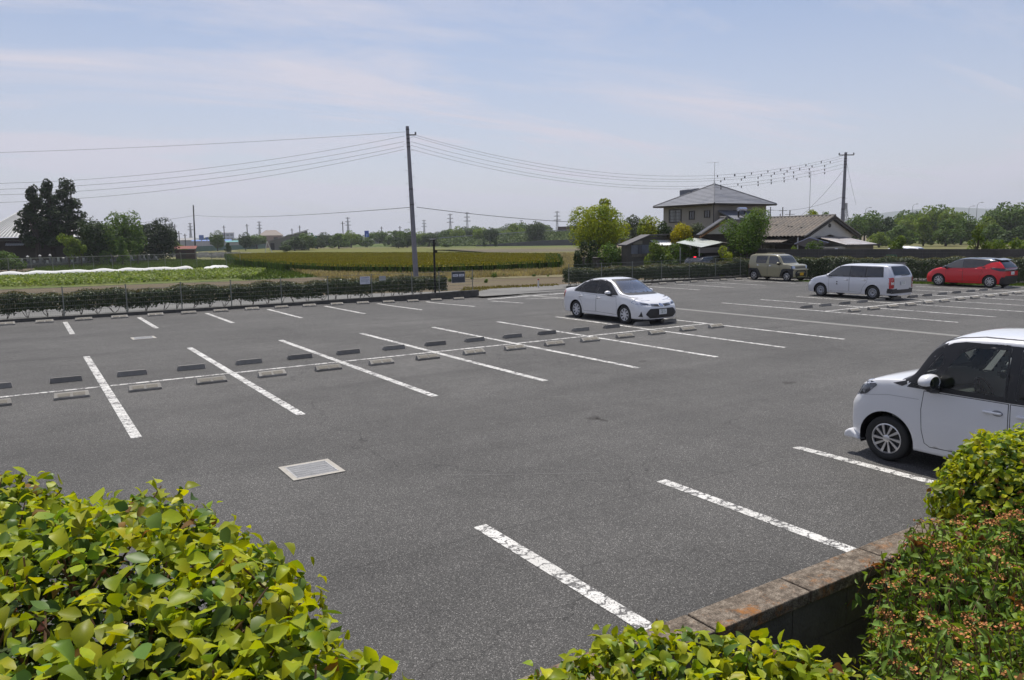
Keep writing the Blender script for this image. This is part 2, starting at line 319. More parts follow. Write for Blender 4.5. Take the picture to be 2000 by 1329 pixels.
# one ground sheet to the horizon, lower than everything on it
soil = ground_mat('field_soil', [(0.30, (0.10, 0.082, 0.05)), (0.5, (0.17, 0.135, 0.085)), (0.7, (0.12, 0.125, 0.05))], 0.05, fine=(1.5, 0.25), bump=(3, 0.6, 0.06))
me = mesh_np([(-6000, -3000, -0.16), (6000, -3000, -0.16), (6000, 9000, -0.16), (-6000, 9000, -0.16)], np.array([(0, 1, 2, 3)]))
link('ground', me, soil)['kind'] = 'structure'
sheet('parking_lot', -14, 46, -15.18, 17.0, ASPH, 0.0, 0.5)
LZ = 0.004
def line(x0, x1, y0, y1, nm='parking_line'): return sheet(nm, x0, x1, y0, y1, PAINTX if x1 - x0 > y1 - y0 else PAINT, LZ, 0.5 if max(x1-x0, y1-y0) > 1 else None)
def bar(x, y0, y1, w=0.15): return line(x - w/2, x + w/2, y0, y1)
for k in range(-3, 8):
    bar(2.5*k, -4.96, 4.96) if k > -4 else None
for seg in range(-3, 7):                 # centre line of the middle row, between the cross lines
    line(2.5*seg + 0.075, 2.5*seg + 2.425, -0.06, 0.06)
for k in range(-2, 8):
    bar(2.5*k, 10.85, 15.5 if k < 7 else 13.6)
for k in range(0, 6): bar(28.75 + 2.6*k, 10.95, 15.5, 0.13)
for k in range(0, 8): bar(23.7 + 2.47*k, -4.8, 4.92, 0.14)
for k in range(0, 7): line(23.77 + 2.47*k, 23.63 + 2.47*(k+1), -0.06, 0.06)
for k in range(0, 3): bar(2.44 + 2.5*k, -15.1, -10.95)
bar(9.94, -15.1, -10.95)
# entrance marks
def obl(a, b, w):
    a = Vector(a); b = Vector(b); d = (b - a).normalized(); n = Vector((-d.y, d.x)) * w / 2; K = 12
    V = []; 
    for i in range(K + 1):
        p = a.lerp(b, i / K)
        for s in (-1, 1): q = p + n * s; V.append((q.x, q.y, gz(q.x, q.y) + LZ))
    F = np.array([(2*i, 2*i+2, 2*i+3, 2*i+1) for i in range(K)])
    link('road_marking', mesh_np(V, F), PAINT)['kind'] = 'structure'
obl((18.0, 14.8), (23.0, 14.3), 0.3); obl((19.2, 13.2), (21.8, 10.4), 0.13)
# concrete drain strip across the lot
conc = mat('drain_concrete', (0.23, 0.225, 0.21), 0.9, noise=(3, 0.25), bump=(40, 0.3))
sheet('drain_strip', 20.28, 20.62, -12.8, 16.0, conc, LZ, 0.5)
# road behind the hedge, verge
lightasph = ground_mat('road_asphalt', [(0.3, (0.14, 0.138, 0.132)), (0.5, (0.17, 0.168, 0.16)), (0.7, (0.20, 0.195, 0.185))], 0.4, fine=(30, 0.15), bump=(60, 0.4, 0.01))
V = [(-60, 17.4, -0.05), (17.9, 17.4, -0.06), (18.2, 15.5, -0.02), (24.6, 15.5, -0.005), (25.0, 17.6, -0.03), (46, 18.3, -0.05), (60, 19.0, -0.05), (62, 21.5, -0.05), (27, 20.6, -0.05), (22.5, 20.4, -0.05), (18.5, 20.6, -0.05), (10, 23.5, -0.05), (-60, 25, -0.05)]
me = bpy.data.meshes.new('r'); me.from_pydata(V, [], [tuple(range(len(V)))]); link('road', me, lightasph)['kind'] = 'structure'

# ---- small surface scars: broken asphalt patches
dark = mat('broken_asphalt', (0.028, 0.026, 0.024), 0.95, noise=(25, 0.5, (0.075, 0.07, 0.065)), bump=(60, 0.8))
def scar(px, py, w, d, seed, n=26):
    c = G(px, py); r_ = random.Random(seed); V = [(c.x, c.y, gz(c.x, c.y) + 0.003)]
    for k in range(n):
        t = 2*math.pi*k/n; s = 0.55 + 0.6*r_.random(); x = c.x + w*s*math.cos(t); y = c.y + d*s*math.sin(t); V.append((x, y, gz(x, y) + 0.003))
    F = [(0, 1 + k, 1 + (k+1) % n) for k in range(n)]
    me = bpy.data.meshes.new('s'); me.from_pydata(V, [], F); link('asphalt_patch', me, dark)['kind'] = 'structure'
scar(1160, 817, 0.14, 0.10, 3); scar(1540, 748, 0.20, 0.10, 4); scar(1256, 706, 0.14, 0.07, 5); scar(545, 643, 0.32, 0.05, 6); scar(770, 625.5, 0.22, 0.04, 7); scar(1175, 820, 0.05, 0.16, 9)
# joint where two asphalt lanes meet
for (a, b_) in (((900, 929), (1170, 924)), ((1060, 776), (1190, 772))):
    A = G(*a); B = G(*b_); d = (B - A).normalized(); n = Vector((-d.y, d.x, 0)) * 0.006
    link('asphalt_joint', mesh_np([A - n + Vector((0, 0, .003)), B - n + Vector((0, 0, .003)), B + n + Vector((0, 0, .003)), A + n + Vector((0, 0, .003))], np.array([(0, 1, 2, 3)])), mat('pale_scratch', (0.15, 0.145, 0.14), 0.8))['kind'] = 'structure'

# ---- drain grates
steel = mat('galvanised_steel', (0.46, 0.46, 0.46), 0.5, 0.35, noise=(6, 0.25))
black = mat('black_void', (0.008, 0.008, 0.008), 0.9)
conc_l = mat('pale_concrete', (0.40, 0.375, 0.33), 0.9, noise=(9, 0.18), bump=(60, 0.25))
def grate(x, y, rot, label):
    t = thing('drain_grate', label, 'drain grate', (x, y, gz(x, y)), rot, 'drain grates in the car park')
    s = 0.33
    f = MB(); i_ = 0.265
    f.box(-s, s, -s, -i_, 0.003, 0.012).box(-s, s, i_, s, 0.003, 0.012).box(-s, -i_, -i_, i_, 0.003, 0.012).box(i_, s, -i_, i_, 0.003, 0.012)
    f.build('frame', conc_l, t)
    MB().box(-i_, i_, -i_, i_, 0.002, 0.005).build('pit', black, t)
    g = MB(); g.box(-i_, i_, -i_, -i_+.012, .005, .014).box(-i_, i_, i_-.012, i_, .005, .014).box(-i_, -i_+.012, -i_, i_, .005, .014).box(i_-.012, i_, -i_, i_, .005, .014)
    n = 34
    for k in range(n):
        q = -i_ + .012 + (2*i_ - .03) * (k + .5) / n; g.box(q - .0036, q + .0036, -i_ + .012, i_ - .012, .006, .013)
    for k in range(1, 6):
        q = -i_ + 2*i_*k/6; g.box(-i_ + .012, i_ - .012, q - .004, q + .004, .0062, .0142)
    g.build('grating', steel, t)
    return t
grate(1.645, -8.08, 0, 'square steel drain grate in a pale concrete frame, in the near driving lane')
grate(1.75, 8.2, 0, 'pale square drain grate in the far lane, below the left hedge')

# ---- wheel stops
stopm = mat('stop_concrete', (0.30, 0.285, 0.255), 0.9, noise=(7, 0.25), bump=(50, 0.5, 0.006))
for _m in (stopm,):
    _nt = _m.node_tree; _b = _nt.nodes['Principled BSDF']; _s = _b.inputs['Base Color'].links[0].from_socket; _oi = _nt.nodes.new('ShaderNodeObjectInfo'); _mr = _nt.nodes.new('ShaderNodeMapRange'); _mr.inputs[3].default_value = .72; _mr.inputs[4].default_value = 1.12; _nt.links.new(_oi.outputs['Random'], _mr.inputs[0]); _sc = _nt.nodes.new('ShaderNodeVectorMath'); _sc.operation = 'SCALE'; _nt.links.new(_s, _sc.inputs[0]); _nt.links.new(_mr.outputs[0], _sc.inputs['Scale']); _nt.links.new(_sc.outputs[0], _b.inputs['Base Color'])
stop2 = mat('stop_insert', (0.40, 0.37, 0.31), 0.85, noise=(9, 0.2))
def make_stop():
    t = thing('wheel_stop', '', 'wheel stop')
    # car side is -y: a low toe, a sloping ribbed face, a flat top and a steep back
    prof = [(-0.09, 0.0), (-0.09, 0.045), (0.012, 0.115), (0.055, 0.115), (0.068, 0.0)]
    b = MB(); L = 0.30
    base = [Vector((0, y, z)) for y, z in prof]
    V = []
    for x, ins in ((-L, 0.0), (L, 0.0)):
        for (y, z) in prof: V.append((x - math.copysign(z * 0.16, x), y, z))
    n = len(prof)
    b.add(V, [tuple(range(n))[::-1], tuple(range(n, 2*n))] + [(i, (i+1) % n, (i+1) % n + n, i + n) for i in range(n)])
    o = b.build('block', stopm, t); bevel(o, 0.006, 2)
    r_ = MB()
    sl = Vector((0, 0.102, 0.070)); nrm = Vector((0, -0.070, 0.102)).normalized()
    for s in (-1, 1):
        for k in range(7):
            f0 = 0.14 + 0.105 * k; a = Vector((0, -0.09, 0.045)) + sl * f0 + nrm * 0.0005; c = a + sl * 0.05
            x0, x1 = (0.025, 0.225) if s > 0 else (-0.225, -0.025)
            r_.add([(x0, *a.yz), (x1, *a.yz), (x1, *(a + nrm*0.006).yz), (x0, *(a + nrm*0.006).yz), (x0, *c.yz), (x1, *c.yz), (x1, *(c + nrm*0.006).yz), (x0, *(c + nrm*0.006).yz)],
                   [(0, 1, 2, 3), (7, 6, 5, 4), (3, 2, 6, 7), (0, 3, 7, 4), (1, 5, 6, 2)])
    r_.build('rib', stop2, t)
    return t
ORD = ['first', 'second', 'third', 'fourth', 'fifth', 'sixth', 'seventh', 'eighth', 'ninth', 'tenth', 'eleventh', 'twelfth', 'thirteenth', 'fourteenth', 'fifteenth', 'sixteenth', 'seventeenth', 'eighteenth']
stop0 = make_stop(); used = [False]
def stop_row(us, v, flip, row):
    for i, u in enumerate(us):
        o = copy_tree(stop0) if used[0] else stop0; used[0] = True
        a = random.uniform(-0.03, 0.03)
        o.location = (u + random.uniform(-.02, .02), v + random.uniform(-.012, .012), gz(u, v)); o.rotation_euler = (0, 0, (math.pi if flip else 0) + a)
        lab = row % ORD[i]
        tag(o, lab, 'wheel stop', 'concrete wheel stops of the parking bays')
pair = lambda a, b, s=2.5, o1=.63, o2=1.87, st=0: [st + s*k + d for k in range(a, b) for d in (o1, o2)]
stop_row(pair(-1, 7)[0:], 1.10, True, 'dark-backed wheel stop of the middle row, far side, %s from the left')
stop_row(pair(-1, 7), -0.95, False, 'ribbed pale wheel stop of the middle row, near side, %s from the left')
stop_row(pair(-1, 7), 15.68, False, 'pale wheel stop by the left fence kerb, %s from the left')
rs = [23.7 + 2.47*k + d for k in range(0, 7) for d in (.64, 1.84)]
stop_row(rs, 1.25, True, 'wheel stop of the right-hand row, far side, %s from the left')
stop_row(rs, -0.78, False, 'wheel stop of the right-hand row, near side, %s from the left')
stop_row([28.75 + 2.6*k + d for k in range(0, 4) for d in (.7, 1.95)], 15.75, False, 'small wheel stop below the right far hedge, %s from the left')

# ---- retaining wall beside the camera
def coping_mat():
    m = ground_mat('coping_stone', [(0.34, (0.075, 0.060, 0.046)), (0.5, (0.145, 0.118, 0.092)), (0.66, (0.25, 0.21, 0.165))], 26, fine=(150, 0.5), bump=(120, 0.6, 0.005))
    nt = m.node_tree; N = nt.nodes.new; L = nt.links.new; b = nt.nodes['Principled BSDF']; src = b.inputs['Base Color'].links[0].from_socket
    tc = N('ShaderNodeTexCoord'); t = N('ShaderNodeTexNoise'); t.inputs['Scale'].default_value = 7; t.inputs['Detail'].default_value = 9; t.inputs['Roughness'].default_value = 0.75; L(tc.outputs['Object'], t.inputs['Vector'])
    r = N('ShaderNodeMapRange'); r.inputs[1].default_value = 0.54; r.inputs[2].default_value = 0.66; L(t.outputs[0], r.inputs[0])
    mx = N('ShaderNodeMixRGB'); mx.inputs[2].default_value = (0.30, 0.125, 0.03, 1); s = N('ShaderNodeMath'); s.operation = 'MULTIPLY'; s.inputs[1].default_value = .75; L(r.outputs[0], s.inputs[0]); L(s.outputs[0], mx.inputs[0]); L(src, mx.inputs[1]); L(mx.outputs[0], b.inputs['Base Color'])
    return m
cop = coping_mat(); wallm = mat('wall_block', (0.13, 0.12, 0.105), 0.95, noise=(5, 0.4), bump=(60, 0.8, 0.01))
wt = thing('retaining_wall', 'low block retaining wall with lichen-stained coping beside the near shrubs', 'wall', (0, -15.27, 0))
x = -5.1
while x < 12:
    o = MB().box(x + .004, x + .604, -0.085, 0.085, 1.24, 1.30).build('coping', cop, wt); bevel(o, 0.006, 2); x += 0.61
b = MB()
for r_ in range(6):
    off = 0.2 if r_ % 2 else 0.0; x = -5.1 + off
    while x < 12: b.box(x + .003, x + .397, -0.072, 0.072, 0.04 + .2*r_ + .004, 0.04 + .2*(r_+1) - .001); x += 0.4
b.build('blockwork', wallm, wt)
MB().box(-5.1, 12, -0.062, 0.062, 0.0, 1.24).build('core', mat('mortar', (0.10, 0.095, 0.085), 0.95), wt)
bs = ground_mat('bed_soil', [(0.3, (0.03, 0.022, 0.015)), (0.7, (0.06, 0.045, 0.03))], 3, bump=(20, 0.8, 0.03))
link('planting_bed', mesh_np([(-14, -30, 0.45), (14, -30, 0.45), (14, -15.34, 0.45), (-14, -15.34, 0.45)], np.array([(0, 1, 2, 3)])), bs)['kind'] = 'structure'

# ---- kerb walls and mesh fences
kerbm = mat('kerb_concrete', (0.105, 0.10, 0.09), 0.95, noise=(4, 0.45), bump=(30, 0.6, 0.01))
def kerb_wall(pts, label, thick=0.22):
    """pts (x, y, height)"""
    t = thing('kerb_wall', label, 'kerb wall', (pts[0][0], pts[0][1], 0)); o0 = Vector((pts[0][0], pts[0][1], 0))
    b = MB()
    for (a, c) in zip(pts[:-1], pts[1:]):
        n = max(1, int((c[0]-a[0]) / 2.0))
        for i in range(n):
            f0, f1 = i/n, (i+1)/n
            x0 = a[0] + (c[0]-a[0])*f0; x1 = a[0] + (c[0]-a[0])*f1 - .008; y0 = a[1] + (c[1]-a[1])*f0; y1 = a[1] + (c[1]-a[1])*f1
            h0 = a[2] + (c[2]-a[2])*f0; h1 = a[2] + (c[2]-a[2])*f1; z0 = -0.2
            b.add([Vector(q) - o0 for q in ((x0, y0, z0), (x1, y1, z0), (x1, y1+thick, z0), (x0, y0+thick, z0), (x0, y0, h0), (x1, y1, h1), (x1, y1+thick, h1), (x0, y0+thick, h0))],
                  [(0, 1, 2, 3), (4, 7, 6, 5), (0, 4, 5, 1), (1, 5, 6, 2), (2, 6, 7, 3), (3, 7, 4, 0)])
    b.build('kerb_block', kerbm, t)
kerb_wall([(-16, 16.6, .13), (8, 16.6, .13), (14, 16.5, .17), (18.35, 16.2, .26)], 'low dark concrete kerb wall under the left mesh fence')
kerb_wall([(24.9, 17.3, .1), (42, 17.3, .1)], 'low dark concrete kerb under the right mesh fence')
fm = mat('fence_wire', (0.20, 0.215, 0.19), 0.5, 0.4); fpm = mat('fence_post_paint', (0.22, 0.23, 0.20), 0.5, 0.3)
def mesh_fence(x0, x1, y, z0, ztop, posts, label, y1=None):
    y1 = y if y1 is None else y1
    t = thing('mesh_fence', label, 'fence', (x0, y, 0))
    Y = lambda x: (y1 - y) * (x - x0) / (x1 - x0)
    for px_ in posts: MB().tube([(px_ - x0, Y(px_), z0), (px_ - x0, Y(px_), ztop + .02)], 0.022, 8).build('post', fpm, t)
    b = MB()
    for k in range(7):
        z = z0 + 0.06 + (ztop - z0 - .08) * k / 6; b.tube([(0, Y(x0), z), (x1 - x0, Y(x1), z)], 0.0065 if k not in (0, 6) else 0.009, 4)
    b.build('rail_wire', fm, t)
    b = MB(); x = x0 + .05
    while x < x1: b.tube([(x - x0, Y(x) + .006, z0 + .05), (x - x0, Y(x) + .006, ztop)], 0.0022, 3, False); x += 0.075
    b.build('wire_mesh', fm, t)
    return t
mesh_fence(-15, 18.3, 16.72, 0.1, 1.25, [-13.4, -11.2, -9, -6.9, -4.7, -2.55, 0.35 - .3, 2.25, 4.3, 6.3, 8.45, 10.6, 12.75, 14.85, 16.35, 18.28], 'grey welded mesh fence in front of the left hedge')
mesh_fence(25.0, 41.6, 17.42, 0.08, 1.32, [25.0, 27.4, 29.8, 32.2, 34.6, 37.0, 39.4, 41.6], 'grey welded mesh fence in front of the right hedge')
# signs on the fence
signw = mat('sign_white', (0.62, 0.63, 0.68), 0.5); signdk = mat('sign_dark', (0.035, 0.045, 0.06), 0.4); inkb = mat('ink_blue', (0.07, 0.07, 0.20), 0.6); inkg = mat('ink_grey', (0.2, 0.22, 0.26), 0.6)
def bars(t, rows, m, y, name='lettering'):
    """lines of small glyph-like strokes, unreadable at this distance in the photograph too"""
    b = MB(); r_ = random.Random(5)
    for (x0, x1, z, h) in rows:
        x = x0
        while x < x1 - h*.4:
            wd = h * r_.uniform(.6, .9); b.box(x, x + wd*.3, y - .002, y, z, z + h); b.box(x, x + wd, y - .002, y, z + h*r_.choice((.35, .5)), z + h*.66)
            if r_.random() < .6: b.box(x + wd*.75, x + wd, y - .0021, y, z + h*.1, z + h)
            x += wd + h*.25
    b.build(name, m, t)
def sign(x, y, z, w_, h_, m, label, cat='sign', name='notice_board'):
    t = thing(name, label, cat, (x, y, z)); MB().box(0, w_, -.012, 0, 0, h_).build('panel', m, t); return t
t = sign(12.16, 16.69, 0.80, 0.50, 0.36, signw, 'white rectangular notice with blue heading hung on the left fence')
bars(t, [(.04, .45, .27, .055)], inkb, -.0125); bars(t, [(.04, .45, .20, .03), (.04, .45, .15, .03), (.05, .40, .10, .03), (.28, .45, .035, .03)], inkg, -.0125)
t = sign(13.15, 16.74, 0.93, 0.34, 0.22, mat('sign_pale', (0.42, 0.43, 0.42), .6), 'small faded blank notice behind the mesh, right of the white notice')
t = sign(17.05, 16.66, 0.66, 0.74, 0.53, signdk, 'dark blue-grey board with two white panels at the end of the left fence')
MB().box(.04, .345, -.016, -.0125, .30, .42).build('white_panel', signw, t); MB().box(.395, .70, -.016, -.0125, .30, .42).build('white_panel', signw, t)
bars(t, [(.08, .32, .325, .07)], signdk, -.0165); bars(t, [(.44, .67, .325, .07)], signdk, -.0165)
bars(t, [(.18, .55, .46, .035), (.06, .66, .225, .03)], mat('ink_pale', (.18, .19, .2), .6), -.0125); MB().box(-.02, .76, .001, .012, -.02, .55).build('backing_frame', steel, t)
# black lamp post
blk = mat('black_metal', (0.012, 0.012, 0.013), 0.4, 0.5)
lp = thing('lamp_post', 'slim black lamp post with a flat head standing behind the left fence', 'lamp post', (16.25, 16.98, -0.1))
b = MB(); b.tube([(0, 0, 0), (0, 0, 2.95)], 0.052, 12).build('pole', blk, lp, 40)
b = MB(); b.box(-.19, .07, -.07, .07, 2.95, 2.99).build('lamp_head', mat('lamp_grey', (.35, .35, .35), .4, .3), lp)
MB().box(-.16, .03, -.05, .05, 2.935, 2.949).build('lens', mat('lens', (.6, .6, .55), .2), lp)
MB().box(.045, .15, -.06, .06, 2.28, 2.42).build('control_box', blk, lp); MB().box(-.09, .09, -.09, .09, 0, .14).build('base', blk, lp)
# white marker stake with red top
mk = thing('marker_stake', 'short white marker stake with a red top at the field edge', 'marker stake', (24.4, 19.6, -0.06))
MB().tube([(0, 0, 0), (0, 0, .42)], .045, 10).build('shaft', mat('white_plastic', (.6, .58, .55), .5), mk); MB().tube([(0, 0, .42), (0, 0, .5)], .047, 10).build('red_cap', mat('red_plastic', (.35, .02, .03), .4), mk)
# ================================================================ vehicles
rubber = mat('tyre_rubber', (0.018, 0.018, 0.018), 0.75); plastic = mat('black_trim', (0.018, 0.018, 0.02), 0.45); seam = mat('seam_dark', (0.02, 0.02, 0.022), 0.6)
alloy = mat('alloy_silver', (0.62, 0.62, 0.64), 0.28, 0.85); alloyd = mat('alloy_dark', (0.03, 0.03, 0.032), 0.35, 0.4); chrome = mat('chrome', (0.75, 0.76, 0.80), 0.12, 1.0)
mirrorg = mat('mirror_glass', (0.5, 0.55, 0.6), 0.02, 1.0); platew = mat('plate_white', (0.70, 0.71, 0.70), 0.45); platey = mat('plate_yellow', (0.75, 0.42, 0.01), 0.45); plateg = mat('plate_green_ink', (0.02, 0.09, 0.05), 0.5)
lampw = mat('lamp_clear', (0.55, 0.57, 0.62), 0.06, 0.55, coat=1); lampd = mat('lamp_dark', (0.06, 0.065, 0.08), 0.08, 0.4, coat=1); tailr = mat('tail_lamp_red', (0.45, 0.008, 0.012), 0.12, coat=1); tailw = mat('tail_lamp_white', (0.7, 0.68, 0.66), 0.15, coat=1)
seatm = mat('seat_fabric', (0.11, 0.11, 0.105), 0.9); dashm = mat('dashboard', (0.20, 0.205, 0.19), 0.6); hood_lining = mat('cabin_lining', (0.28, 0.27, 0.25), 0.9)
gl_clear = glass('glass_clear', (0.78, 0.83, 0.80)); gl_priv = glass('glass_privacy', (0.035, 0.04, 0.045)); gl_wind = glass('glass_windscreen', (0.50, 0.56, 0.56), 4.0)
def paint(name, col, metal=0.0, rough=0.3): return mat(name, col, rough, metal, coat=1.0)
def interp(pts, x):
    xs = [p[0] for p in pts]; ys = [p[1] for p in pts]
    # monotone cubic
    n = len(xs); d = [(ys[i+1]-ys[i])/(xs[i+1]-xs[i]) for i in range(n-1)]
    if x <= xs[0]: return ys[0]
    if x >= xs[-1]: return ys[-1]
    mm = [d[0]] + [0 if d[i-1]*d[i] <= 0 else 2*d[i-1]*d[i]/(d[i-1]+d[i]) for i in range(1, n-1)] + [d[-1]]
    for i in range(n-1):
        if x <= xs[i+1]:
            h = xs[i+1]-xs[i]; t = (x-xs[i])/h
            return (2*t**3-3*t*t+1)*ys[i] + (t**3-2*t*t+t)*h*mm[i] + (-2*t**3+3*t*t)*ys[i+1] + (t**3-t*t)*h*mm[i+1]
def inpoly(p, poly):
    x, y = p; c = False; j = len(poly) - 1
    for i in range(len(poly)):
        xi, yi = poly[i]; xj, yj = poly[j]
        if (yi > y) != (yj > y) and x < (xj-xi)*(y-yi)/(yj-yi) + xi: c = not c
        j = i
    return c
def rnd(poly, r, n=5):
    """round the corners of a polygon; r number or list"""
    out = []; N_ = len(poly)
    for i in range(N_):
        p = Vector(poly[i]); a = Vector(poly[i-1]); b = Vector(poly[(i+1) % N_]); rr = r[i] if isinstance(r, (list, tuple)) else r
        if rr <= 0: out.append(tuple(p)); continue
        u = (a-p); v = (b-p); k = min(rr, u.length*.45, v.length*.45); s = p + u.normalized()*k; e = p + v.normalized()*k
        for j in range(n+1):
            t = j/n; q = s*(1-t)**2 + p*2*t*(1-t) + e*t*t; out.append((q.x, q.y))
    return out
def shrink(poly, d):
    n = len(poly); out = []; A = sum(poly[i][0]*poly[(i+1) % n][1] - poly[(i+1) % n][0]*poly[i][1] for i in range(n)); s = 1 if A > 0 else -1
    for i in range(n):
        p = Vector(poly[i]); a = Vector(poly[i-1]); b = Vector(poly[(i+1) % n])
        e1 = (p-a); e2 = (b-p)
        if e1.length < 1e-6 or e2.length < 1e-6: out.append(tuple(p)); continue
        n1 = Vector((-e1.y, e1.x)).normalized()*s; n2 = Vector((-e2.y, e2.x)).normalized()*s; q = (n1+n2)
        q = q.normalized() * (d / max(.35, q.normalized().dot(n1))) if q.length > 1e-6 else n1*d
        out.append((p.x+q.x, p.y+q.y))
    return out

class Car:
    def __init__(s, name, label, loc, head, L, W, H, top, belt, wheels, Rt, Rarch, paintm, zb=0.19, tumble=0.2, nose=None, tail=None, endw=(0.62, 0.72), ra=(0.55, 0.35), group=None, cat='car', crownf=0.10, bulge=0.05):
        s.t = thing(name, label, cat, loc, head, group); s.L, s.W, s.H = L, W, H; s.pm = paintm; s.Rt = Rt; s.wx = wheels
        hw = W/2; nose = nose or [(0, 0), (2, 0)]; tail = tail or [(0, 0), (2, 0)]
        xs = list(np.arange(-L/2 + .12, L/2 - .12, .045)); ends = [0, .004, .012, .025, .045, .07, .095]
        xs = sorted(set([-L/2 + e for e in ends] + xs + [L/2 - e for e in ends]))
        def width(x):
            f = (L/2 - x); a = ra[0]; k = 1.0
            if f < a: k = endw[0] + (1-endw[0]) * (1 - (1 - f/a)**2.6)**(1/2.6)
            g = (x + L/2); a = ra[1]
            if g < a: k = min(k, endw[1] + (1-endw[1]) * (1 - (1 - g/a)**2.6)**(1/2.6))
            return hw * k
        rows = []
        for x in xs:
            w_ = width(x); zt = interp(top, x); zs = min(interp(belt, x), zt - .035); sec = []
            sec.append((w_*.86, zb)); sec.append((w_*.945, zb + .008)); sec.append((w_*.965, zb + .03))
            for i in range(12):
                t = i/11; sec.append((w_ * (1 - .035*(1-t)**5 - bulge*.75*t**3), zb + .05 + (zs - zb - .05)*t))
            ws = sec[-1][0]; h = zt - zs; crown = min(crownf, h*.42); ze = zt - crown; ye = ws - tumble*(h-crown) - min(.012, h*.1)
            for i in range(1, 9):
                t = i/8; sec.append((ws + (ye-ws)*t + .012*math.sin(math.pi*t)*min(1, h*2), zs + (ze-zs)*t))
            for i in range(1, 13):
                a = math.pi/2*i/12; sec.append((ye*math.cos(a)**0.82 if i < 12 else 0.0, ze + crown*math.sin(a)**(0.9)))
            rows.append(sec)
        M_ = len(rows[0]); s.M = M_
        def shear(x, z):
            f = max(0, 1 - (L/2 - x)/.75); g = max(0, 1 - (x + L/2)/.6)
            return x + interp(nose, z)*f**1.3 + interp(tail, z)*g**1.3
        V = []; idx = {}
        for i, x in enumerate(xs):
            for j, (y, z) in enumerate(rows[i]):
                for sd in (1, -1):
                    if y == 0 and sd == -1: idx[(i, j, -1)] = idx[(i, j, 1)]; continue
                    idx[(i, j, sd)] = len(V); V.append([shear(x, z), y*sd, z])
        F = []; tagf = []
        for i in range(len(xs)-1):
            for j in range(M_-1):
                for sd in (1, -1):
                    q = [idx[(i, j, sd)], idx[(i+1, j, sd)], idx[(i+1, j+1, sd)], idx[(i, j+1, sd)]]
                    q = list(dict.fromkeys(q))
                    if len(q) < 3: continue
                    F.append(tuple(q if sd == -1 else q[::-1]))
        for i in (0, len(xs)-1):               # nose and tail caps, bulged
            K = 9; dirn = 1 if i else -1; prev = None
            for j in range(M_-1, -1, -1):
                y, z = rows[i][j]; x = xs[i]; row = []
                for k in range(K):
                    yy = y * (1 - 2*k/(K-1))
                    if k == 0: row.append(idx[(i, j, 1)]); continue
                    if k == K-1: row.append(idx[(i, j, -1)]); continue
                    if j == M_-1: row.append(idx[(i, j, 1)]); continue
                    row.append(len(V)); V.append([shear(x, z) + dirn*.035*(1-(yy/max(y, .01))**2)*min(1, y/.3), yy, z])
                if prev is not None:
                    for k in range(K-1):
                        q = list(dict.fromkeys([prev[k], prev[k+1], row[k+1], row[k]]))
                        if len(q) >= 3: F.append(tuple(q if dirn < 0 else q[::-1]))
                prev = row
        s.V = V; s.F = F
        s.bvh = bvhtree.BVHTree.FromPolygons([Vector(v) for v in V], F)
        # wheel arches
        keep = []
        rz = Rt
        def inside(v): return any((v[0]-wx)**2 + (v[2]-rz)**2 < Rarch**2 for wx in wheels) and abs(v[1]) > hw*.55 and v[2] < rz + Rarch + .01
        ins = [inside(v) for v in V]
        for f in F:
            c = sum(ins[k] for k in f)
            if c == len(f): continue
            if c: pass
            keep.append(f)
        for f in keep:
            for k in f:
                if ins[k]:
                    v = V[k]; wx = min(wheels, key=lambda a: abs(a - v[0])); d = math.hypot(v[0]-wx, v[2]-rz) or 1e-6
                    V[k] = [wx + (v[0]-wx)/d*Rarch, v[1], rz + (v[2]-rz)/d*Rarch]; ins[k] = False
        s.F = keep; s.holes = []; s.Rarch = Rarch; s.zb = zb; s.regions = []
    def hit(s, a, b, axis, side):
        far = 6.0
        if axis == 'y': o = Vector((a, side*far, b)); d = Vector((0, -side, 0))
        elif axis == 'x': o = Vector((side*far, a, b)); d = Vector((-side, 0, 0))
        else: o = Vector((a, b, far)); d = Vector((0, 0, -1))
        h = s.bvh.ray_cast(o, d)
        if h[0] is None:
            h = s.bvh.find_nearest(Vector({'y': (a, side*s.W/2, b), 'x': (side*s.L/2, a, b), 'z': (a, b, s.H)}[axis]))
            return h[0], h[1]
        n = h[1] if h[1].dot(d) < 0 else -h[1]
        return h[0], n
    def patch(s, poly, axis, side, off, hole=None, res=0.06):
        pts = [tuple(p) for p in poly]; n0 = len(pts)
        def dens(pl):
            o = []
            for i in range(len(pl)):
                a = Vector(pl[i]); b = Vector(pl[(i+1) % len(pl)]); k = max(1, int((b-a).length/res))
                for j in range(k): q = a.lerp(b, j/k); o.append((q.x, q.y))
            return o
        out = dens(pts); edges = [(i, (i+1) % len(out)) for i in range(len(out))]; vs = list(out)
        if hole:
            h = dens(hole); b0 = len(vs); vs += h; edges += [(b0+i, b0+(i+1) % len(h)) for i in range(len(h))]
        xs = [p[0] for p in out]; ys = [p[1] for p in out]; x = min(xs) + res/2
        while x < max(xs):
            y = min(ys) + res/2
            while y < max(ys):
                if inpoly((x, y), out) and not (hole and inpoly((x, y), h)): vs.append((x, y))
                y += res
            x += res
        r = geometry.delaunay_2d_cdt([Vector(v) for v in vs], edges, [], 0, 1e-5)
        V2, F2 = r[0], r[2]; V3 = []
        for v in V2:
            p, n = s.hit(v.x, v.y, axis, side); V3.append(p + n*off)
        Fk = []
        for f in F2:
            c = sum((V2[i] for i in f), Vector((0, 0)))/len(f)
            if inpoly(c, out) and not (hole and inpoly(c, h)): Fk.append(tuple(f))
        return V3, Fk
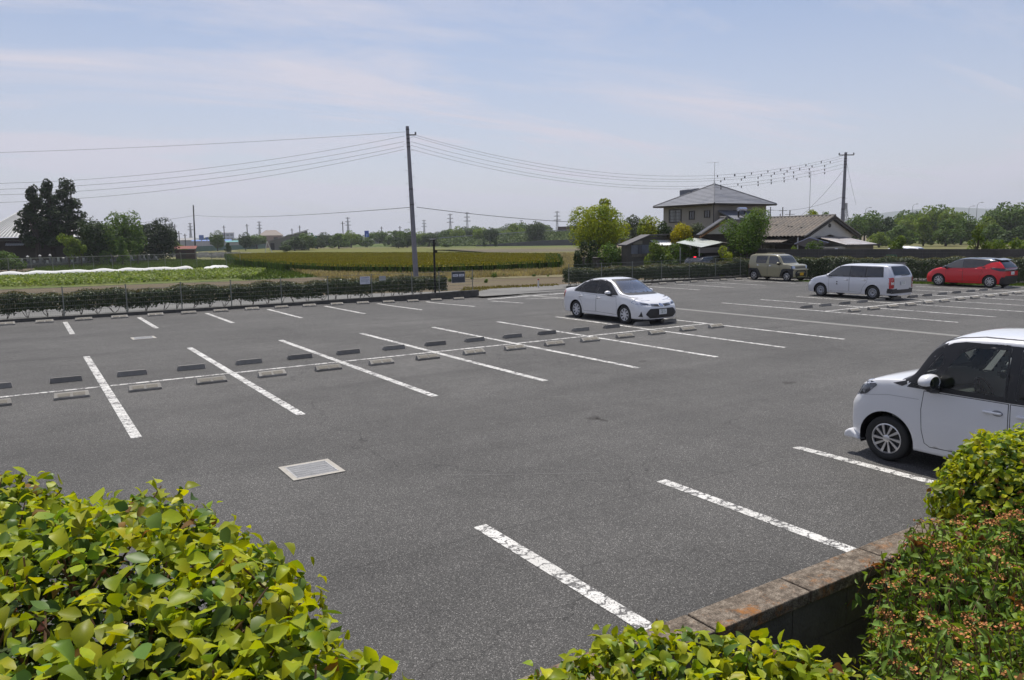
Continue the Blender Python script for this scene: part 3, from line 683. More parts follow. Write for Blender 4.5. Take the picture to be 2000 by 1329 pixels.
    def decal(s, name, poly, axis, m, off=.004, side=1, hole=None, res=.06, parent=None, label=None, sides=None):
        o = None
        for sd in (sides or (side,)):
            V, F = s.patch(poly, axis, sd, off, hole, res)
            me = bpy.data.meshes.new('d'); me.from_pydata([tuple(v) for v in V], [], F)
            bm = bmesh.new(); bm.from_mesh(me); bm.normal_update()
            ref = Vector({'y': (0, sd, 0), 'x': (sd, 0, 0), 'z': (0, 0, 1)}[axis])
            for f in bm.faces:
                if f.normal.dot(ref) < 0: f.normal_flip()
            bm.to_mesh(me); bm.free()
            me.shade_smooth(); o = link(name, me, m, parent or s.t)
            if label: o['label'] = label
        return o
    def window(s, poly, axis, gm, sides=(1, -1), border=.03, name='window', frame=plastic, off=.003, inner=None, open_=True):
        """cut the body, lay black border and glass"""
        for sd in sides:
            s.holes.append((poly, axis, sd)) if open_ else None
            inn = inner or shrink(poly, border)
            f = s.decal(name, inn, axis, gm, off, sd)
            s.decal('window_frame', shrink(poly, -.03) if axis == 'x' else poly, axis, frame, off + .002, sd, hole=shrink(poly, border*1.02), parent=f)
    def finish(s, underside=True):
        V, F = s.V, []
        for f in s.F:
            c = sum((Vector(V[k]) for k in f), Vector())/len(f); drop = False
            for (poly, ax, sd) in s.holes:
                if ax == 'y' and c.y*sd > .3 and inpoly((c.x, c.z), poly): drop = True
                if ax == 'x' and c.x*sd > 0.0 and inpoly((c.y, c.z), poly): drop = True
            if not drop: F.append(f)
        me = bpy.data.meshes.new('body'); me.from_pydata([tuple(v) for v in V], [], F)
        bm = bmesh.new(); bm.from_mesh(me); bmesh.ops.delete(bm, geom=[v for v in bm.verts if not v.link_faces], context='VERTS')
        bmesh.ops.remove_doubles(bm, verts=bm.verts, dist=1e-4); bm.normal_update()
        for f in bm.faces:
            c = f.calc_center_median(); o_ = Vector((c.x*.6, 0, .7)); 
            if f.normal.dot(c - o_) < 0: f.normal_flip()
        bm.to_mesh(me); bm.free(); smooth(me, 42); s.body = link('body', me, s.pm, s.t)
        for k, (pl, mm) in enumerate(s.regions):
            me.materials.append(mm)
            for p in me.polygons:
                if inpoly((p.center.x, p.center.z), pl): p.material_index = k + 1
        b = MB(); hw = s.W/2
        b.box(-s.L/2 + .1, s.L/2 - .12, -hw*.84, hw*.84, s.zb + .01, s.zb + .05)
        for wx in s.wx:                       # wheel wells
            for sd in (1, -1):
                n = 18; Rr = s.Rarch + .004
                for k in range(n):
                    a0 = math.pi*(-.1 + 1.2*k/n); a1 = math.pi*(-.1 + 1.2*(k+1)/n)
                    p = lambda a, y: (wx + Rr*math.cos(a), y*sd, s.Rt + Rr*math.sin(a))
                    b.quad(p(a0, hw*.965), p(a1, hw*.965), p(a1, hw*.5), p(a0, hw*.5))
                m_ = [(wx + Rr*math.cos(math.pi*(-.1 + 1.2*k/n)), hw*.5*sd, s.Rt + Rr*math.sin(math.pi*(-.1 + 1.2*k/n))) for k in range(n+1)]
                b.add(m_, [tuple(range(n+1))])
        b.build('underbody', seam, s.t)
    def wheel(s, style, rimR=None, tw=.18):
        Rt = s.Rt; rr = rimR or Rt*.66
        def tyre():
            b = MB(); w2 = tw/2
            b.lathe([(rr-.01, -w2*.8), (rr+.012, -w2*.95), (Rt*.86, -w2), (Rt*.96, -w2*.9), (Rt, -w2*.7), (Rt, w2*.7), (Rt*.96, w2*.9), (Rt*.86, w2), (rr+.012, w2*.95), (rr-.01, w2*.8)], 40); return b
        def rim():
            b = MB(); w2 = tw/2; d = MB(); o = w2*.86
            if style == 'steel':
                b.lathe([(rr, o), (rr-.012, o+.004), (rr-.02, o-.005), (rr*.84, o-.03), (rr*.80, o-.005), (rr*.62, o+.008), (rr*.45, o-.004), (rr*.38, o-.03), (rr*.30, o-.03), (rr*.28, o-.002), (rr*.2, o+.0), (rr*.14, o-.0), (0.001, o-.0)], 36)
                for k in range(12):
                    a = 2*math.pi*k/12; d.lathe([(.022, o+.0095), (.001, o+.0098)], 8, Matrix.Translation((rr*.69*math.cos(a), 0, rr*.69*math.sin(a))))
                d.lathe([(rr*.15, o+.002), (.001, o+.0025)], 16)
                return b, d
            b.lathe([(rr, o-.01), (rr, o), (rr-.014, o+.003), (rr-.022, o-.012)], 40)
            d.lathe([(rr-.015, o-.03), (.02, o-.035)], 32)
            n, twin, w0, w1, sk = {'mv': (5, 2, .018, .036, .34), 'hub8': (8, 1, .045, .050, .28), 'six': (6, 1, .045, .05, 0), 'nine': (9, 1, .030, .044, .0)}[style]
            for k in range(n):
                for q in range(twin):
                    a = 2*math.pi*(k + (q-.5)*.46*(twin > 1))/n
                    ca, sa = math.cos(a), math.sin(a); a2 = a + sk; cb, sb = math.cos(a2), math.sin(a2)
                    r0, r1 = rr*.16, rr - .012
                    P0 = Vector((r0*ca, 0, r0*sa)); P1 = Vector((r1*cb, 0, r1*sb)); dd = (P1-P0).normalized(); nn = Vector((-dd.z, 0, dd.x))
                    vs = []
                    for (pt, ww) in ((P0, w0), (P1, w1)):
                        for sg in (-1, 1): vs.append(pt + nn*sg*ww/2 + Vector((0, o-.001, 0)))
                    vs += [v - Vector((0, .022, 0)) for v in vs]
                    b.add(vs, [(0, 1, 3, 2), (4, 6, 7, 5), (0, 4, 5, 1), (2, 3, 7, 6), (0, 2, 6, 4), (1, 5, 7, 3)])
            b.lathe([(rr*.24, o-.02), (rr*.24, o+.001), (rr*.18, o+.005), (.001, o+.006)], 20)
            return b, d
        rp = {'steel': mat('steel_wheel', (.42, .43, .46), .35, .5), 'hub8': mat('hubcap', (.62, .62, .64), .4, .2)}.get(style, alloy)
        T = tyre().mesh(40); rb, rd = rim(); RM = rb.mesh(30); RD = rd.mesh(30)
        for me, mm in ((T, rubber), (RM, rp), (RD, alloyd)): me.materials.append(mm)
        for wx in s.wx:
            for sd in (1, -1):
                e = bpy.data.objects.new('wheel', None); COL.objects.link(e); e.parent = s.t; e.empty_display_size = .1
                e.location = (wx, sd*(s.W/2 - .025 - tw/2), Rt); e.rotation_euler = (0, random.uniform(0, 1.2), 0) if sd > 0 else (0, random.uniform(0, 1.2), math.pi)
                for nm, me in (('tyre', T), ('rim', RM), ('rim_recess', RD)): link(nm, me, None, e)
    def mirror(s, x, y, z, m=None, sc=1.0, arm=plastic):
        for sd in (1, -1):
            b = MB(); n = 12
            prof = [(.001, -.085), (.045, -.08), (.075, -.055), (.092, -.01), (.090, 0.03), (.070, .05), (.066, .047)]
            M = Matrix.Translation((x, sd*(y + .12*sc), z)) @ Matrix.Diagonal((1.0*sc, 1.25*sc, .82*sc, 1)) @ Matrix.Rotation(math.pi, 4, 'Z')
            b.lathe([(r, a) for r, a in prof], 18, M, 'x')
            me_ = b.mesh(50); me_.materials.append(m or s.pm); me_.materials.append(arm)
            for p_ in me_.polygons:
                if p_.center.z < z - .03*sc: p_.material_index = 1
            o = link('wing_mirror', me_, None, s.t)
            MB().lathe([(.066, .046), (.001, .047)], 18, M, 'x').build('mirror_glass', mirrorg, o)
            MB().tube([(x, sd*(y - .03), z - .09*sc), (x, sd*(y + .07*sc), z - .06*sc), (x, sd*(y + .12*sc), z - .04*sc)], [.035*sc, .05*sc, .05*sc], 8).build('mirror_arm', arm, o, 50)
    def handle(s, x, z, m=None, w_=.17, sides=(1, -1), parents=None):
        for sd in sides:
            p, n = s.hit(x, z, 'y', sd); b = MB(); y = p.y
            b.box(x - w_/2, x + w_/2, min(y, y + sd*.032), max(y, y + sd*.032), z - .014, z + .014)
            o = b.build('door_handle', m or s.pm, s.t); bevel(o, .011, 3)
            s.decal('handle_cup', [(x - .05 + .06*math.cos(t*.5236), z + .0 + .034*math.sin(t*.5236)) for t in range(12)], 'y', mat('cup_shade', (.25, .25, .26), .5) if m is None else m, .0045, sd)
    def door(s, poly, sides=(1, -1), gap=.0042):
        for sd in sides:
            s.decal('door_seam', poly, 'y', seam, .0012, sd, hole=shrink(poly, gap*2))
            s.decal('door', shrink(poly, gap*1.9), 'y', s.pm, .0016, sd)
    def plate(s, side, y, z, m=platew, txt='', ink=plateg, big=None, w_=.33, h_=.165, off=.02, tilt=0, x=None):
        p, n = s.hit(y, z, 'x', side) if x is None else (Vector((x, y, z)), None)
        t = MB().box(-.006, .006, -w_/2, w_/2, -h_/2, h_/2).build('number_plate', m, s.t); t.location = (p.x + side*off, y, z); t.rotation_euler = (0, tilt, 0)
        M0 = Matrix.Rotation(math.pi/2*side, 4, 'Z') @ Matrix.Rotation(math.pi/2, 4, 'X')
        if txt: text_obj(txt, .10, ink, t, Matrix.Translation((side*.0075, 0.01*side, -.022)) @ M0)
        if big: text_obj(big, .052, ink, t, Matrix.Translation((side*.0075, 0, .048)) @ M0)
    def cabin(s, xd, xs_, zf, y=.36, rear=None, rhd=True, zroof=None, light=False):
        """dashboard, seats, steering wheel"""
        hw = s.W/2 - .12
        b = MB(); b.prism([(xd+.42, zf+.42), (xd+.1, zf+.50), (xd, zf+.44), (xd-.03, zf+.2), (xd+.4, zf+.1)], -hw, hw, 'y'); b.build('dashboard', dashm, s.t)
        MB().box(-s.L/2 + .25, s.L/2 - .8, -hw, hw, zf - .02, zf).build('cabin_floor', seatm, s.t)
        def seat(x, yy, wd):
            o = MB().box(x - .24, x + .26, yy - wd/2, yy + wd/2, zf + .08, zf + .28)
            M = Matrix.Translation((x - .25, yy, zf + .22)) @ Matrix.Rotation(R(-14), 4, 'Y'); o.box(-.06, .07, -wd/2, wd/2, 0, .56, M)
            for k in ([0] if wd < .7 else [-.33, .33]): o.box(-.04, .05, k-.12, k+.12, .60, .76, M); o.box(-.01, .01, k-.04, k+.04, .55, .62, M)
            q = o.build('seat', seatm, s.t); bevel(q, .04, 3)
        for sg in (-1, 1): seat(xs_, sg*y, .48)
        if rear is not None: seat(rear, 0, 1.2)
        sw = MB(); c = Vector((xd - .16, (-y if rhd else y), zf + .48)); M = Matrix.Translation(c) @ Matrix.Rotation(R(-62), 4, 'Y')
        pts = [M @ Vector((.18*math.cos(a), .18*math.sin(a), 0)) for a in np.linspace(0, 2*math.pi, 21)]; sw.tube(pts, .014, 6, False)
        for a in (0.0, 2.1, 4.2): sw.tube([M @ Vector((0, 0, -.02)), M @ Vector((.18*math.cos(a), .18*math.sin(a), 0))], .014, 5)
        sw.tube([M @ Vector((0, 0, 0)), M @ Vector((0, 0, -.3))], .03, 8); sw.build('steering_wheel', plastic, s.t, 50)

white = paint('paint_white', (0.74, 0.74, 0.75))
# ---------------------------------------------------------------- 1. white tall compact car, close on the right (nose toward +v)
c = Car('white_minivan', 'white tall compact minivan with dark alloy wheels, cut by the right edge beside the shrubs', (8.62, -13.22, 0), R(90), 3.70, 1.67, 1.735,
        [(-1.85, 1.00), (-1.83, 1.45), (-1.77, 1.60), (-1.6, 1.685), (-.9, 1.725), (-.2, 1.735), (.36, 1.71), (.56, 1.66), (.70, 1.575), (1.00, 1.14), (1.08, 1.105), (1.35, 1.075), (1.60, 1.035), (1.75, .98), (1.82, .91), (1.85, .84)],
        [(-1.85, .98), (-1, 1.0), (.8, 1.0), (1.1, .99), (1.45, .96), (1.70, .90), (1.85, .80)], [1.22, -1.27], .288, .355, white, zb=.21, tumble=.15,
        nose=[(.1, -.15), (.28, -.10), (.45, -.09), (.68, -.09), (.76, -.13), (.86, -.18), (1.0, -.20)], tail=[(.2, 0), (1.0, 0), (1.7, .05)], endw=(.76, .84), ra=(.36, .25), crownf=.11, bulge=.035)
D1, D2 = .77, -.19
c.regions += [([(.90, 1.035), (1.06, 1.085), (1.06, 1.19), (.77, 1.585), (.70, 1.625), (.57, 1.57)], plastic)]
c.window([(.70, 1.03), (.67, 1.085), (.50, 1.36), (.40, 1.50), (.24, 1.575), (-.13, 1.59), (-.15, 1.03)], 'y', gl_clear, border=.022, name='front_door_window', off=.0062)
c.window(rnd([(.905, 1.035), (.77, 1.035), (.58, 1.33), (.57, 1.43), (.61, 1.45)], .015), 'y', gl_clear, border=.018, name='quarter_window', off=.0062)
c.window(rnd([(D2-.055, 1.03), (D2-.055, 1.585), (-1.10, 1.57), (-1.13, 1.04)], .03), 'y', gl_priv, border=.022, name='sliding_door_window', off=.0062)
c.window(rnd([(-1.19, 1.06), (-1.17, 1.56), (-1.54, 1.52), (-1.57, 1.08)], .04), 'y', gl_priv, border=.022, name='rear_side_window', off=.0062)
for sd in (1, -1):
    for pl in ([(.98, 1.0), (.94, 1.05), (.66, 1.45), (.60, 1.53), (.50, 1.585), (.36, 1.612), (.20, 1.615), (.24, 1.576), (.40, 1.502), (.50, 1.362), (.60, 1.44), (.615, 1.452), (.905, 1.034), (.91, 1.0)],
               [(.77, 1.034), (.58, 1.33), (.57, 1.43), (.60, 1.455), (.50, 1.40), (.50, 1.36), (.67, 1.086), (.70, 1.031)],
               [(.22, 1.612), (.24, 1.576), (-.13, 1.591), (D2-.055, 1.586), (-1.10, 1.571), (-1.54, 1.521), (-1.56, 1.55), (-1.15, 1.60), (D2, 1.617)],
               [(-.132, 1.591), (-.152, 1.03), (D2-.053, 1.03), (D2-.053, 1.586)], [(-1.098, 1.57), (-1.128, 1.04), (-1.192, 1.06), (-1.172, 1.56)],
               [(.91, 1.0), (.905, 1.034), (.70, 1.031), (-.15, 1.031), (D2-.055, 1.031), (-1.13, 1.041), (-1.57, 1.08), (-1.57, 1.02), (D2, .995), (.4, .995)]):
        c.decal('pillar_trim', pl, 'y', plastic, .0058, sd, res=.08)
c.window(rnd([(-.66, 1.135), (.66, 1.135), (.56, 1.60), (-.56, 1.60)], .06), 'x', gl_wind, sides=(1,), border=.03, name='windscreen')
c.window(rnd([(-.60, 1.08), (.60, 1.08), (.55, 1.58), (-.55, 1.58)], .08), 'x', gl_priv, sides=(-1,), border=.03, name='rear_window')
c.door([(D1, .985), (D2+.012, .985), (D2-.005, .60), (D2+.01, .32), (.66, .30), (.73, .34), (.77, .50), (.79, .75)]); c.door([(D2, .985), (-1.22, .99), (-1.25, .72), (-.93, .62), (-.82, .34), (D2-.01, .32), (D2-.02, .60)])
c.handle(-.02, .86, w_=.20); c.handle(D2-.18, .86, w_=.20)
for sd in (1, -1):
    c.decal('roof_seam', [(.66, 1.51), (.60, 1.59), (.46, 1.640), (.2, 1.672), (-.4, 1.680), (-1.5, 1.63), (-1.5, 1.636), (-.4, 1.687), (.2, 1.68), (.47, 1.647), (.61, 1.60), (.67, 1.518)], 'y', seam, .003, sd)
    c.decal('headlight', rnd([(1.72, .93), (1.44, 1.005), (1.36, .965), (1.50, .83), (1.68, .78)], .02), 'y', lampd, .006, sd)
    c.decal('headlight_rim', [(1.72, .945), (1.44, 1.02), (1.38, .985), (1.46, .97), (1.70, .90)], 'y', lampw, .008, sd)
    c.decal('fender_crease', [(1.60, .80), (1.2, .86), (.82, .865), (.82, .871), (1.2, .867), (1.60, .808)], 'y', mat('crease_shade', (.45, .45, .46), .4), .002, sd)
    c.decal('cowl_cover', [(1.16, 1.02), (.99, 1.075), (.98, 1.03), (1.04, 1.0)], 'y', plastic, .007, sd)
c.decal('grille', rnd([(-.6, .62), (.6, .62), (.52, .80), (-.52, .80)], .03), 'x', chrome, .006, 1); c.decal('bumper_intake', rnd([(-.62, .28), (.62, .28), (.55, .50), (-.55, .50)], .05), 'x', plastic, .006, 1)
c.plate(1, 0, .46, platew, '·4 27', plateg); c.finish(); c.wheel('mv', .195, .175); c.mirror(.62, .82, 1.13, white, 1.3)
c.cabin(.80, -.08, .38, .36, -1.0)
for sd in (1, -1):                        # bumper corner lip that sticks out
    lip = MB(); lip.prism([(1.56, .20), (1.80, .20), (1.79, .28), (1.72, .33), (1.62, .27)], sd*.70, sd*.835, 'y')
    bevel(lip.build('bumper_lip', white, c.t), .03, 3)
ant = MB(); ant.tube([(-.75, 0, 1.725), (-.9, 0, 1.80)], .012, 6); ant.build('roof_antenna', plastic, c.t)
minivan = c

# ---------------------------------------------------------------- 2. white sedan, nose toward the camera (-v)
c = Car('white_sedan', 'white four-door sedan parked nose-first against the middle row of wheel stops', (16.26, 3.03, 0), R(-90), 4.40, 1.695, 1.46,
        [(-2.2, .88), (-2.16, 1.015), (-2.0, 1.06), (-1.70, 1.085), (-1.45, 1.14), (-.95, 1.36), (-.6, 1.44), (-.1, 1.465), (.25, 1.44), (.5, 1.365), (1.12, 1.005), (1.25, .965), (1.6, .90), (1.9, .82), (2.1, .735), (2.2, .62)],
        [(-2.2, .86), (-1.6, .93), (0, .90), (1.0, .87), (1.5, .83), (2.2, .58)], [1.30, -1.30], .30, .352, white, zb=.185, tumble=.36,
        nose=[(.1, -.06), (.3, 0), (.5, 0), (.66, -.05), (.8, -.12), (.95, -.15)], tail=[(.2, .05), (.5, 0), (.85, 0), (1.1, .06)], endw=(.58, .66), ra=(.62, .5), crownf=.09, bulge=.055)
sidew = rnd([(1.02, .905), (.42, 1.32), (.12, 1.40), (-.45, 1.405), (-.88, 1.33), (-1.42, 1.02), (-1.40, .96), (-.4, .915)], [.02, .12, .1, .1, .15, .04, .04, 0])
def quadpane(poly, gm, nm): c.window(poly, 'y', gm, border=.02, name=nm, off=.0062)
quadpane([(.72, .935), (.70, .99), (.34, 1.285), (.10, 1.355), (-.10, 1.365), (-.13, .935)], gl_clear, 'front_door_window')
quadpane([(-.20, .935), (-.18, 1.365), (-.46, 1.36), (-.78, 1.29), (-.98, 1.17), (-.98, .955)], gl_priv, 'rear_door_window')
quadpane([(-1.03, .96), (-1.03, 1.15), (-1.36, 1.0), (-1.35, .975)], gl_priv, 'quarter_window')
for pl in ([(.98, .92), (.44, 1.315), (.12, 1.40), (.10, 1.357), (.34, 1.287), (.70, .992), (.72, .935), (.72, .92)], [(.12, 1.40), (-.48, 1.405), (-.88, 1.33), (-1.42, 1.01), (-1.36, 1.002), (-1.03, 1.152), (-.98, 1.172), (-.78, 1.292), (-.46, 1.362), (-.10, 1.367), (.10, 1.357)],
           [(-.098, 1.366), (-.128, .935), (-.202, .935), (-.182, 1.366)], [(-.982, 1.172), (-.982, .953), (-1.028, .958), (-1.028, 1.152)], [(.72, .92), (.72, .934), (-.13, .934), (-.98, .953), (-1.36, .975), (-1.42, 1.01), (-1.40, .95), (-.98, .935), (-.13, .918)]):
    for sd in (1, -1): c.decal('pillar_trim', pl, 'y', plastic, .0058, sd, res=.08)
c.window(rnd([(-.68, .965), (.68, .965), (.52, 1.385), (-.52, 1.385)], .06), 'x', gl_wind, sides=(1,), border=.025, name='windscreen')
c.window(rnd([(-.62, 1.12), (.62, 1.12), (.50, 1.36), (-.50, 1.36)], .06), 'x', gl_priv, sides=(-1,), border=.025, name='rear_window')
c.door([(.88, .87), (-.14, .885), (-.16, .30), (.92, .27), (.93, .6)]); c.door([(-.155, .885), (-1.12, .91), (-1.12, .75), (-.98, .62), (-.86, .28), (-.175, .30)])
c.handle(-.02, .78, w_=.19); c.handle(-1.0, .80, w_=.19)
for sd in (1, -1):
    c.decal('headlight', rnd([(.86*sd, .735), (.80*sd, .665), (.42*sd, .625), (.40*sd, .665), (.62*sd, .735), (.80*sd, .79)], .015), 'x', lampw, .006, 1)
    c.decal('headlight_inner', rnd([(.74*sd, .715), (.70*sd, .67), (.50*sd, .65), (.50*sd, .69)], .01), 'x', lampd, .010, 1); c.decal('headlight_side', rnd([(1.72, .835), (2.02, .755), (2.12, .68), (1.98, .665), (1.80, .74)], .02), 'y', lampw, .007, sd)
    c.decal('grille_bar', [(.42*sd, .672), (.42*sd, .615), (.10*sd, .585), (.10*sd, .665)], 'x', plastic, .006, 1)
    c.decal('grille_chrome', [(.44*sd, .686), (.42*sd, .672), (.10*sd, .655), (.10*sd, .668)], 'x', chrome, .008, 1); c.decal('grille_chrome', [(.42*sd, .648), (.42*sd, .638), (.10*sd, .62), (.10*sd, .632)], 'x', chrome, .009, 1)
    c.decal('fog_recess', [(.79*sd, .28), (.72*sd, .28), (.757*sd, .45)], 'x', plastic, .012, 1, res=.03)
    c.decal('tail_lamp', rnd([(-2.16, .93), (-1.92, .97), (-1.98, .86), (-2.12, .70)], .02), 'y', tailr, .007, sd); c.decal('tail_lamp_back', rnd([(.80*sd, .70), (.80*sd, .92), (.50*sd, .88), (.55*sd, .72)], .02), 'x', tailr, .006, -1)
    c.decal('hood_seam', [(2.02, .80), (1.5, .885), (1.05, .955), (1.05, .961), (1.5, .892), (2.02, .807)], 'y', seam, .003, sd)
em = [(.085*math.cos(a), .635 + .05*math.sin(a)) for a in np.linspace(0, 2*math.pi, 20)[:-1]]
c.decal('emblem', em, 'x', chrome, .014, 1, hole=[(.066*math.cos(a), .635 + .036*math.sin(a)) for a in np.linspace(0, 2*math.pi, 20)[:-1]], res=.02)
c.decal('emblem_core', [(.066*math.cos(a), .635 + .036*math.sin(a)) for a in np.linspace(0, 2*math.pi, 20)[:-1]], 'x', mat('emblem_blue', (.10, .16, .35), .2, .6), .010, 1)
c.decal('emblem_core', [(.024*math.cos(a), .632 + .036*math.sin(a)) for a in np.linspace(0, 2*math.pi, 14)[:-1]], 'x', chrome, .016, 1, res=.02)
c.decal('bumper_intake', rnd([(-.50, .225), (.50, .225), (.66, .35), (.60, .44), (.50, .53), (-.50, .53), (-.60, .44), (-.66, .35)], .04), 'x', plastic, .008, 1)
c.plate(1, 0, .42, platew, '·8 17', plateg, '熊谷 501', off=.03)
c.finish(); c.wheel('hub8', .205, .175); c.mirror(.62, .84, .99, white, 1.0); c.cabin(.78, .0, .30, .36, -.82)

# ---------------------------------------------------------------- 3. silver station van, tail toward the camera side
silver = paint('paint_silver', (0.62, 0.63, 0.67), 0.25, 0.32)
c = Car('silver_van', 'silver-white station van with dark rear windows parked in the right-hand row', (30.36, 3.03, 0), R(90), 4.20, 1.69, 1.50,
        [(-2.1, .98), (-2.06, 1.12), (-1.86, 1.44), (-1.74, 1.495), (-1.2, 1.515), (-.3, 1.515), (.2, 1.50), (.5, 1.42), (1.12, 1.02), (1.3, .975), (1.7, .885), (1.95, .77), (2.06, .68), (2.1, .60)],
        [(-2.1, .94), (-1, .93), (1.0, .89), (1.5, .84), (2.1, .56)], [1.30, -1.25], .295, .35, silver, zb=.20, tumble=.24, nose=[(.1, -.05), (.35, 0), (.5, 0), (.7, -.06), (.95, -.12)], tail=[(.2, 0), (.5, 0), (.9, 0.0), (1.5, .02)], endw=(.60, .84), ra=(.55, .22), crownf=.08)
def simple_windows(c, panes, names, gms, band_, off=.0035):
    for sd in (1, -1): c.decal('window_surround', band_, 'y', plastic, .003, sd, res=.08)
    for pl, nm, gm in zip(panes, names, gms):
        for sd in (1, -1): c.decal(nm, pl, 'y', gm, .0055, sd, res=.08)
dkgl = mat('dark_glass', (0.012, 0.013, 0.017), 0.03, 0.0, spec=0.9); dkgl2 = mat('dim_glass', (0.045, 0.05, 0.055), 0.03, 0.0, spec=0.9)
simple_windows(c, [rnd([(.98, .96), (.40, 1.385), (-.10, 1.41), (-.12, .96)], .02), rnd([(-.15, .96), (-.13, 1.41), (-.86, 1.41), (-.88, .96)], .015), rnd([(-.91, .96), (-.90, 1.41), (-1.62, 1.39), (-1.68, .99)], [.01, .01, .08, .08])], ['front_door_window', 'rear_door_window', 'cargo_window'], [dkgl2, dkgl, dkgl], rnd([(1.02, .945), (.42, 1.40), (-.1, 1.425), (-1.64, 1.405), (-1.72, .97), (-.9, .945)], .03))
c.decal('windscreen', rnd([(-.66, 1.0), (.66, 1.0), (.56, 1.44), (-.56, 1.44)], .05), 'x', dkgl2, .004, 1)
c.decal('rear_window', rnd([(-.62, 1.05), (.62, 1.05), (.56, 1.42), (-.56, 1.42)], .07), 'x', dkgl, .004, -1)
c.door([(.88, .93), (-.13, .935), (-.13, .30), (.88, .27)]); c.door([(-.145, .935), (-.98, .94), (-.98, .75), (-.80, .52), (-.72, .28), (-.145, .30)])
c.handle(.02, .80, w_=.18); c.handle(-.82, .82, w_=.18)
for sd in (1, -1):
    c.decal('tail_lamp', rnd([(.83*sd, .50), (.83*sd, .95), (.72*sd, .98), (.66*sd, .90), (.66*sd, .52)], .02), 'x', tailr, .007, -1)
    c.decal('tail_lamp_side', rnd([(-2.10, .50), (-2.08, .97), (-1.97, .95), (-1.99, .50)], .02), 'y', tailr, .007, sd)
    c.decal('reversing_lamp', rnd([(.79*sd, .66), (.79*sd, .78), (.68*sd, .78), (.68*sd, .66)], .01), 'x', tailw, .011, -1)
    c.decal('headlight', rnd([(2.02, .73), (1.62, .87), (1.60, .80), (1.85, .68), (2.04, .64)], .02), 'y', lampw, .006, sd)
    c.decal('front_bumper_corner', rnd([(2.12, .60), (2.0, .60), (2.0, .40), (2.12, .40)], .01), 'y', plastic, .006, sd)
    c.decal('rear_bumper_side', [(-2.12, .50), (-1.95, .50), (-1.90, .40), (-1.90, .30), (-2.12, .30)], 'y', plastic, .008, sd)
c.decal('rear_bumper', rnd([(-.84, .29), (.84, .29), (.84, .50), (.58, .47), (.50, .44), (-.50, .44), (-.58, .47), (-.84, .50)], .01), 'x', plastic, .012, -1)
c.decal('hatch_seam', [(-.64, .44), (.64, .44), (.64, 1.0), (.60, 1.44), (-.60, 1.44), (-.64, 1.0)], 'x', seam, .0025, -1, hole=[(-.63, .45), (.63, .45), (.63, 1.0), (.59, 1.43), (-.59, 1.43), (-.63, 1.0)])
ww = MB(); p_, n_ = c.hit(.1, 1.07, 'x', -1); ww.tube([(p_.x - .03, .1, 1.03), (p_.x - .02, -.45, 1.05)], .012, 6); ww.build('rear_wiper', plastic, c.t)
sm = MB()                                   # two dark roundels and a line of small lettering on the door
for zz in (.71, .62):
    for sd in (1, -1):
        c.decal('door_mark', [(.46 + .035*math.cos(a), zz + .028*math.sin(a)) for a in np.linspace(0, 2*math.pi, 12)[:-1]], 'y', seam, .005, sd, res=.03)
for sd in (1,): c.decal('door_lettering', [(.50, .565), (.38, .565), (.38, .578), (.50, .578)], 'y', mat('ink_soft', (.22, .22, .27), .6), .005, sd)
c.plate(-1, .05, .72, platew, '5 ·0', plateg, '熊谷 400'); c.finish(); c.wheel('steel', .19, .165); c.mirror(.83, .80, .99, silver, 1.0, silver)

# ---------------------------------------------------------------- 4. red hatchback with black roof
red = mat('paint_red', (0.62, 0.004, 0.012), 0.35, 0.0, coat=.45); blackp = paint('paint_black', (0.012, 0.012, 0.016), 0.1, 0.2)
c = Car('red_hatchback', 'red hatchback with a black roof parked at the far end of the right-hand row', (40.72, 3.28, 0), R(90), 3.95, 1.70, 1.50,
        [(-1.97, .95), (-1.93, 1.06), (-1.62, 1.36), (-1.45, 1.43), (-.9, 1.49), (-.3, 1.505), (.15, 1.475), (.45, 1.39), (1.08, 1.03), (1.25, .985), (1.6, .90), (1.85, .76), (1.97, .60)],
        [(-1.97, .93), (-1.3, .95), (-.6, .93), (1.0, .90), (1.5, .83), (1.97, .58)], [1.22, -1.33], .31, .36, red, zb=.19, tumble=.36, nose=[(.1, -.04), (.35, 0), (.55, -.02), (.75, -.08), (.95, -.14)], tail=[(.2, .05), (.5, 0), (.85, 0), (1.4, .02)], endw=(.58, .70), ra=(.60, .42), crownf=.09, bulge=.07)
for sd in (1, -1):
    c.decal('front_door_window', [(.95, .97), (.90, 1.03), (.40, 1.36), (.08, 1.40), (.02, .965)], 'y', dkgl2, .006, sd, res=.08)
    c.decal('rear_door_window', [(-.03, .965), (.02, 1.40), (-.62, 1.395), (-1.05, 1.30), (-1.02, 1.12), (-.62, 1.0)], 'y', dkgl, .006, sd, res=.08)
    c.decal('headlight', rnd([(1.86, .78), (1.46, .90), (1.50, .84), (1.74, .72), (1.88, .70)], .02), 'y', lampd, .006, sd)
    c.decal('tail_lamp', rnd([(-1.94, .98), (-1.30, 1.02), (-1.42, .94), (-1.80, .84), (-1.95, .86)], .02), 'y', mat('smoked_lamp', (.02, .008, .01), .1, coat=1), .006, sd)
c.regions += [([(1.12, .95), (1.12, 1.1), (.3, 1.6), (-1.8, 1.6), (-1.60, 1.30), (-1.30, 1.24), (-1.05, 1.10), (-.6, 1.0), (0, .965)], blackp), ([(-2.1, .58), (-1.86, .58), (-1.80, .40), (-1.78, .1), (-2.1, .1)], plastic)]
c.decal('windscreen', rnd([(-.68, .985), (.68, .985), (.54, 1.40), (-.54, 1.40)], .05), 'x', dkgl2, .005, 1); c.decal('rear_window', rnd([(-.66, 1.0), (.66, 1.0), (.52, 1.38), (-.52, 1.38)], .06), 'x', dkgl, .005, -1)
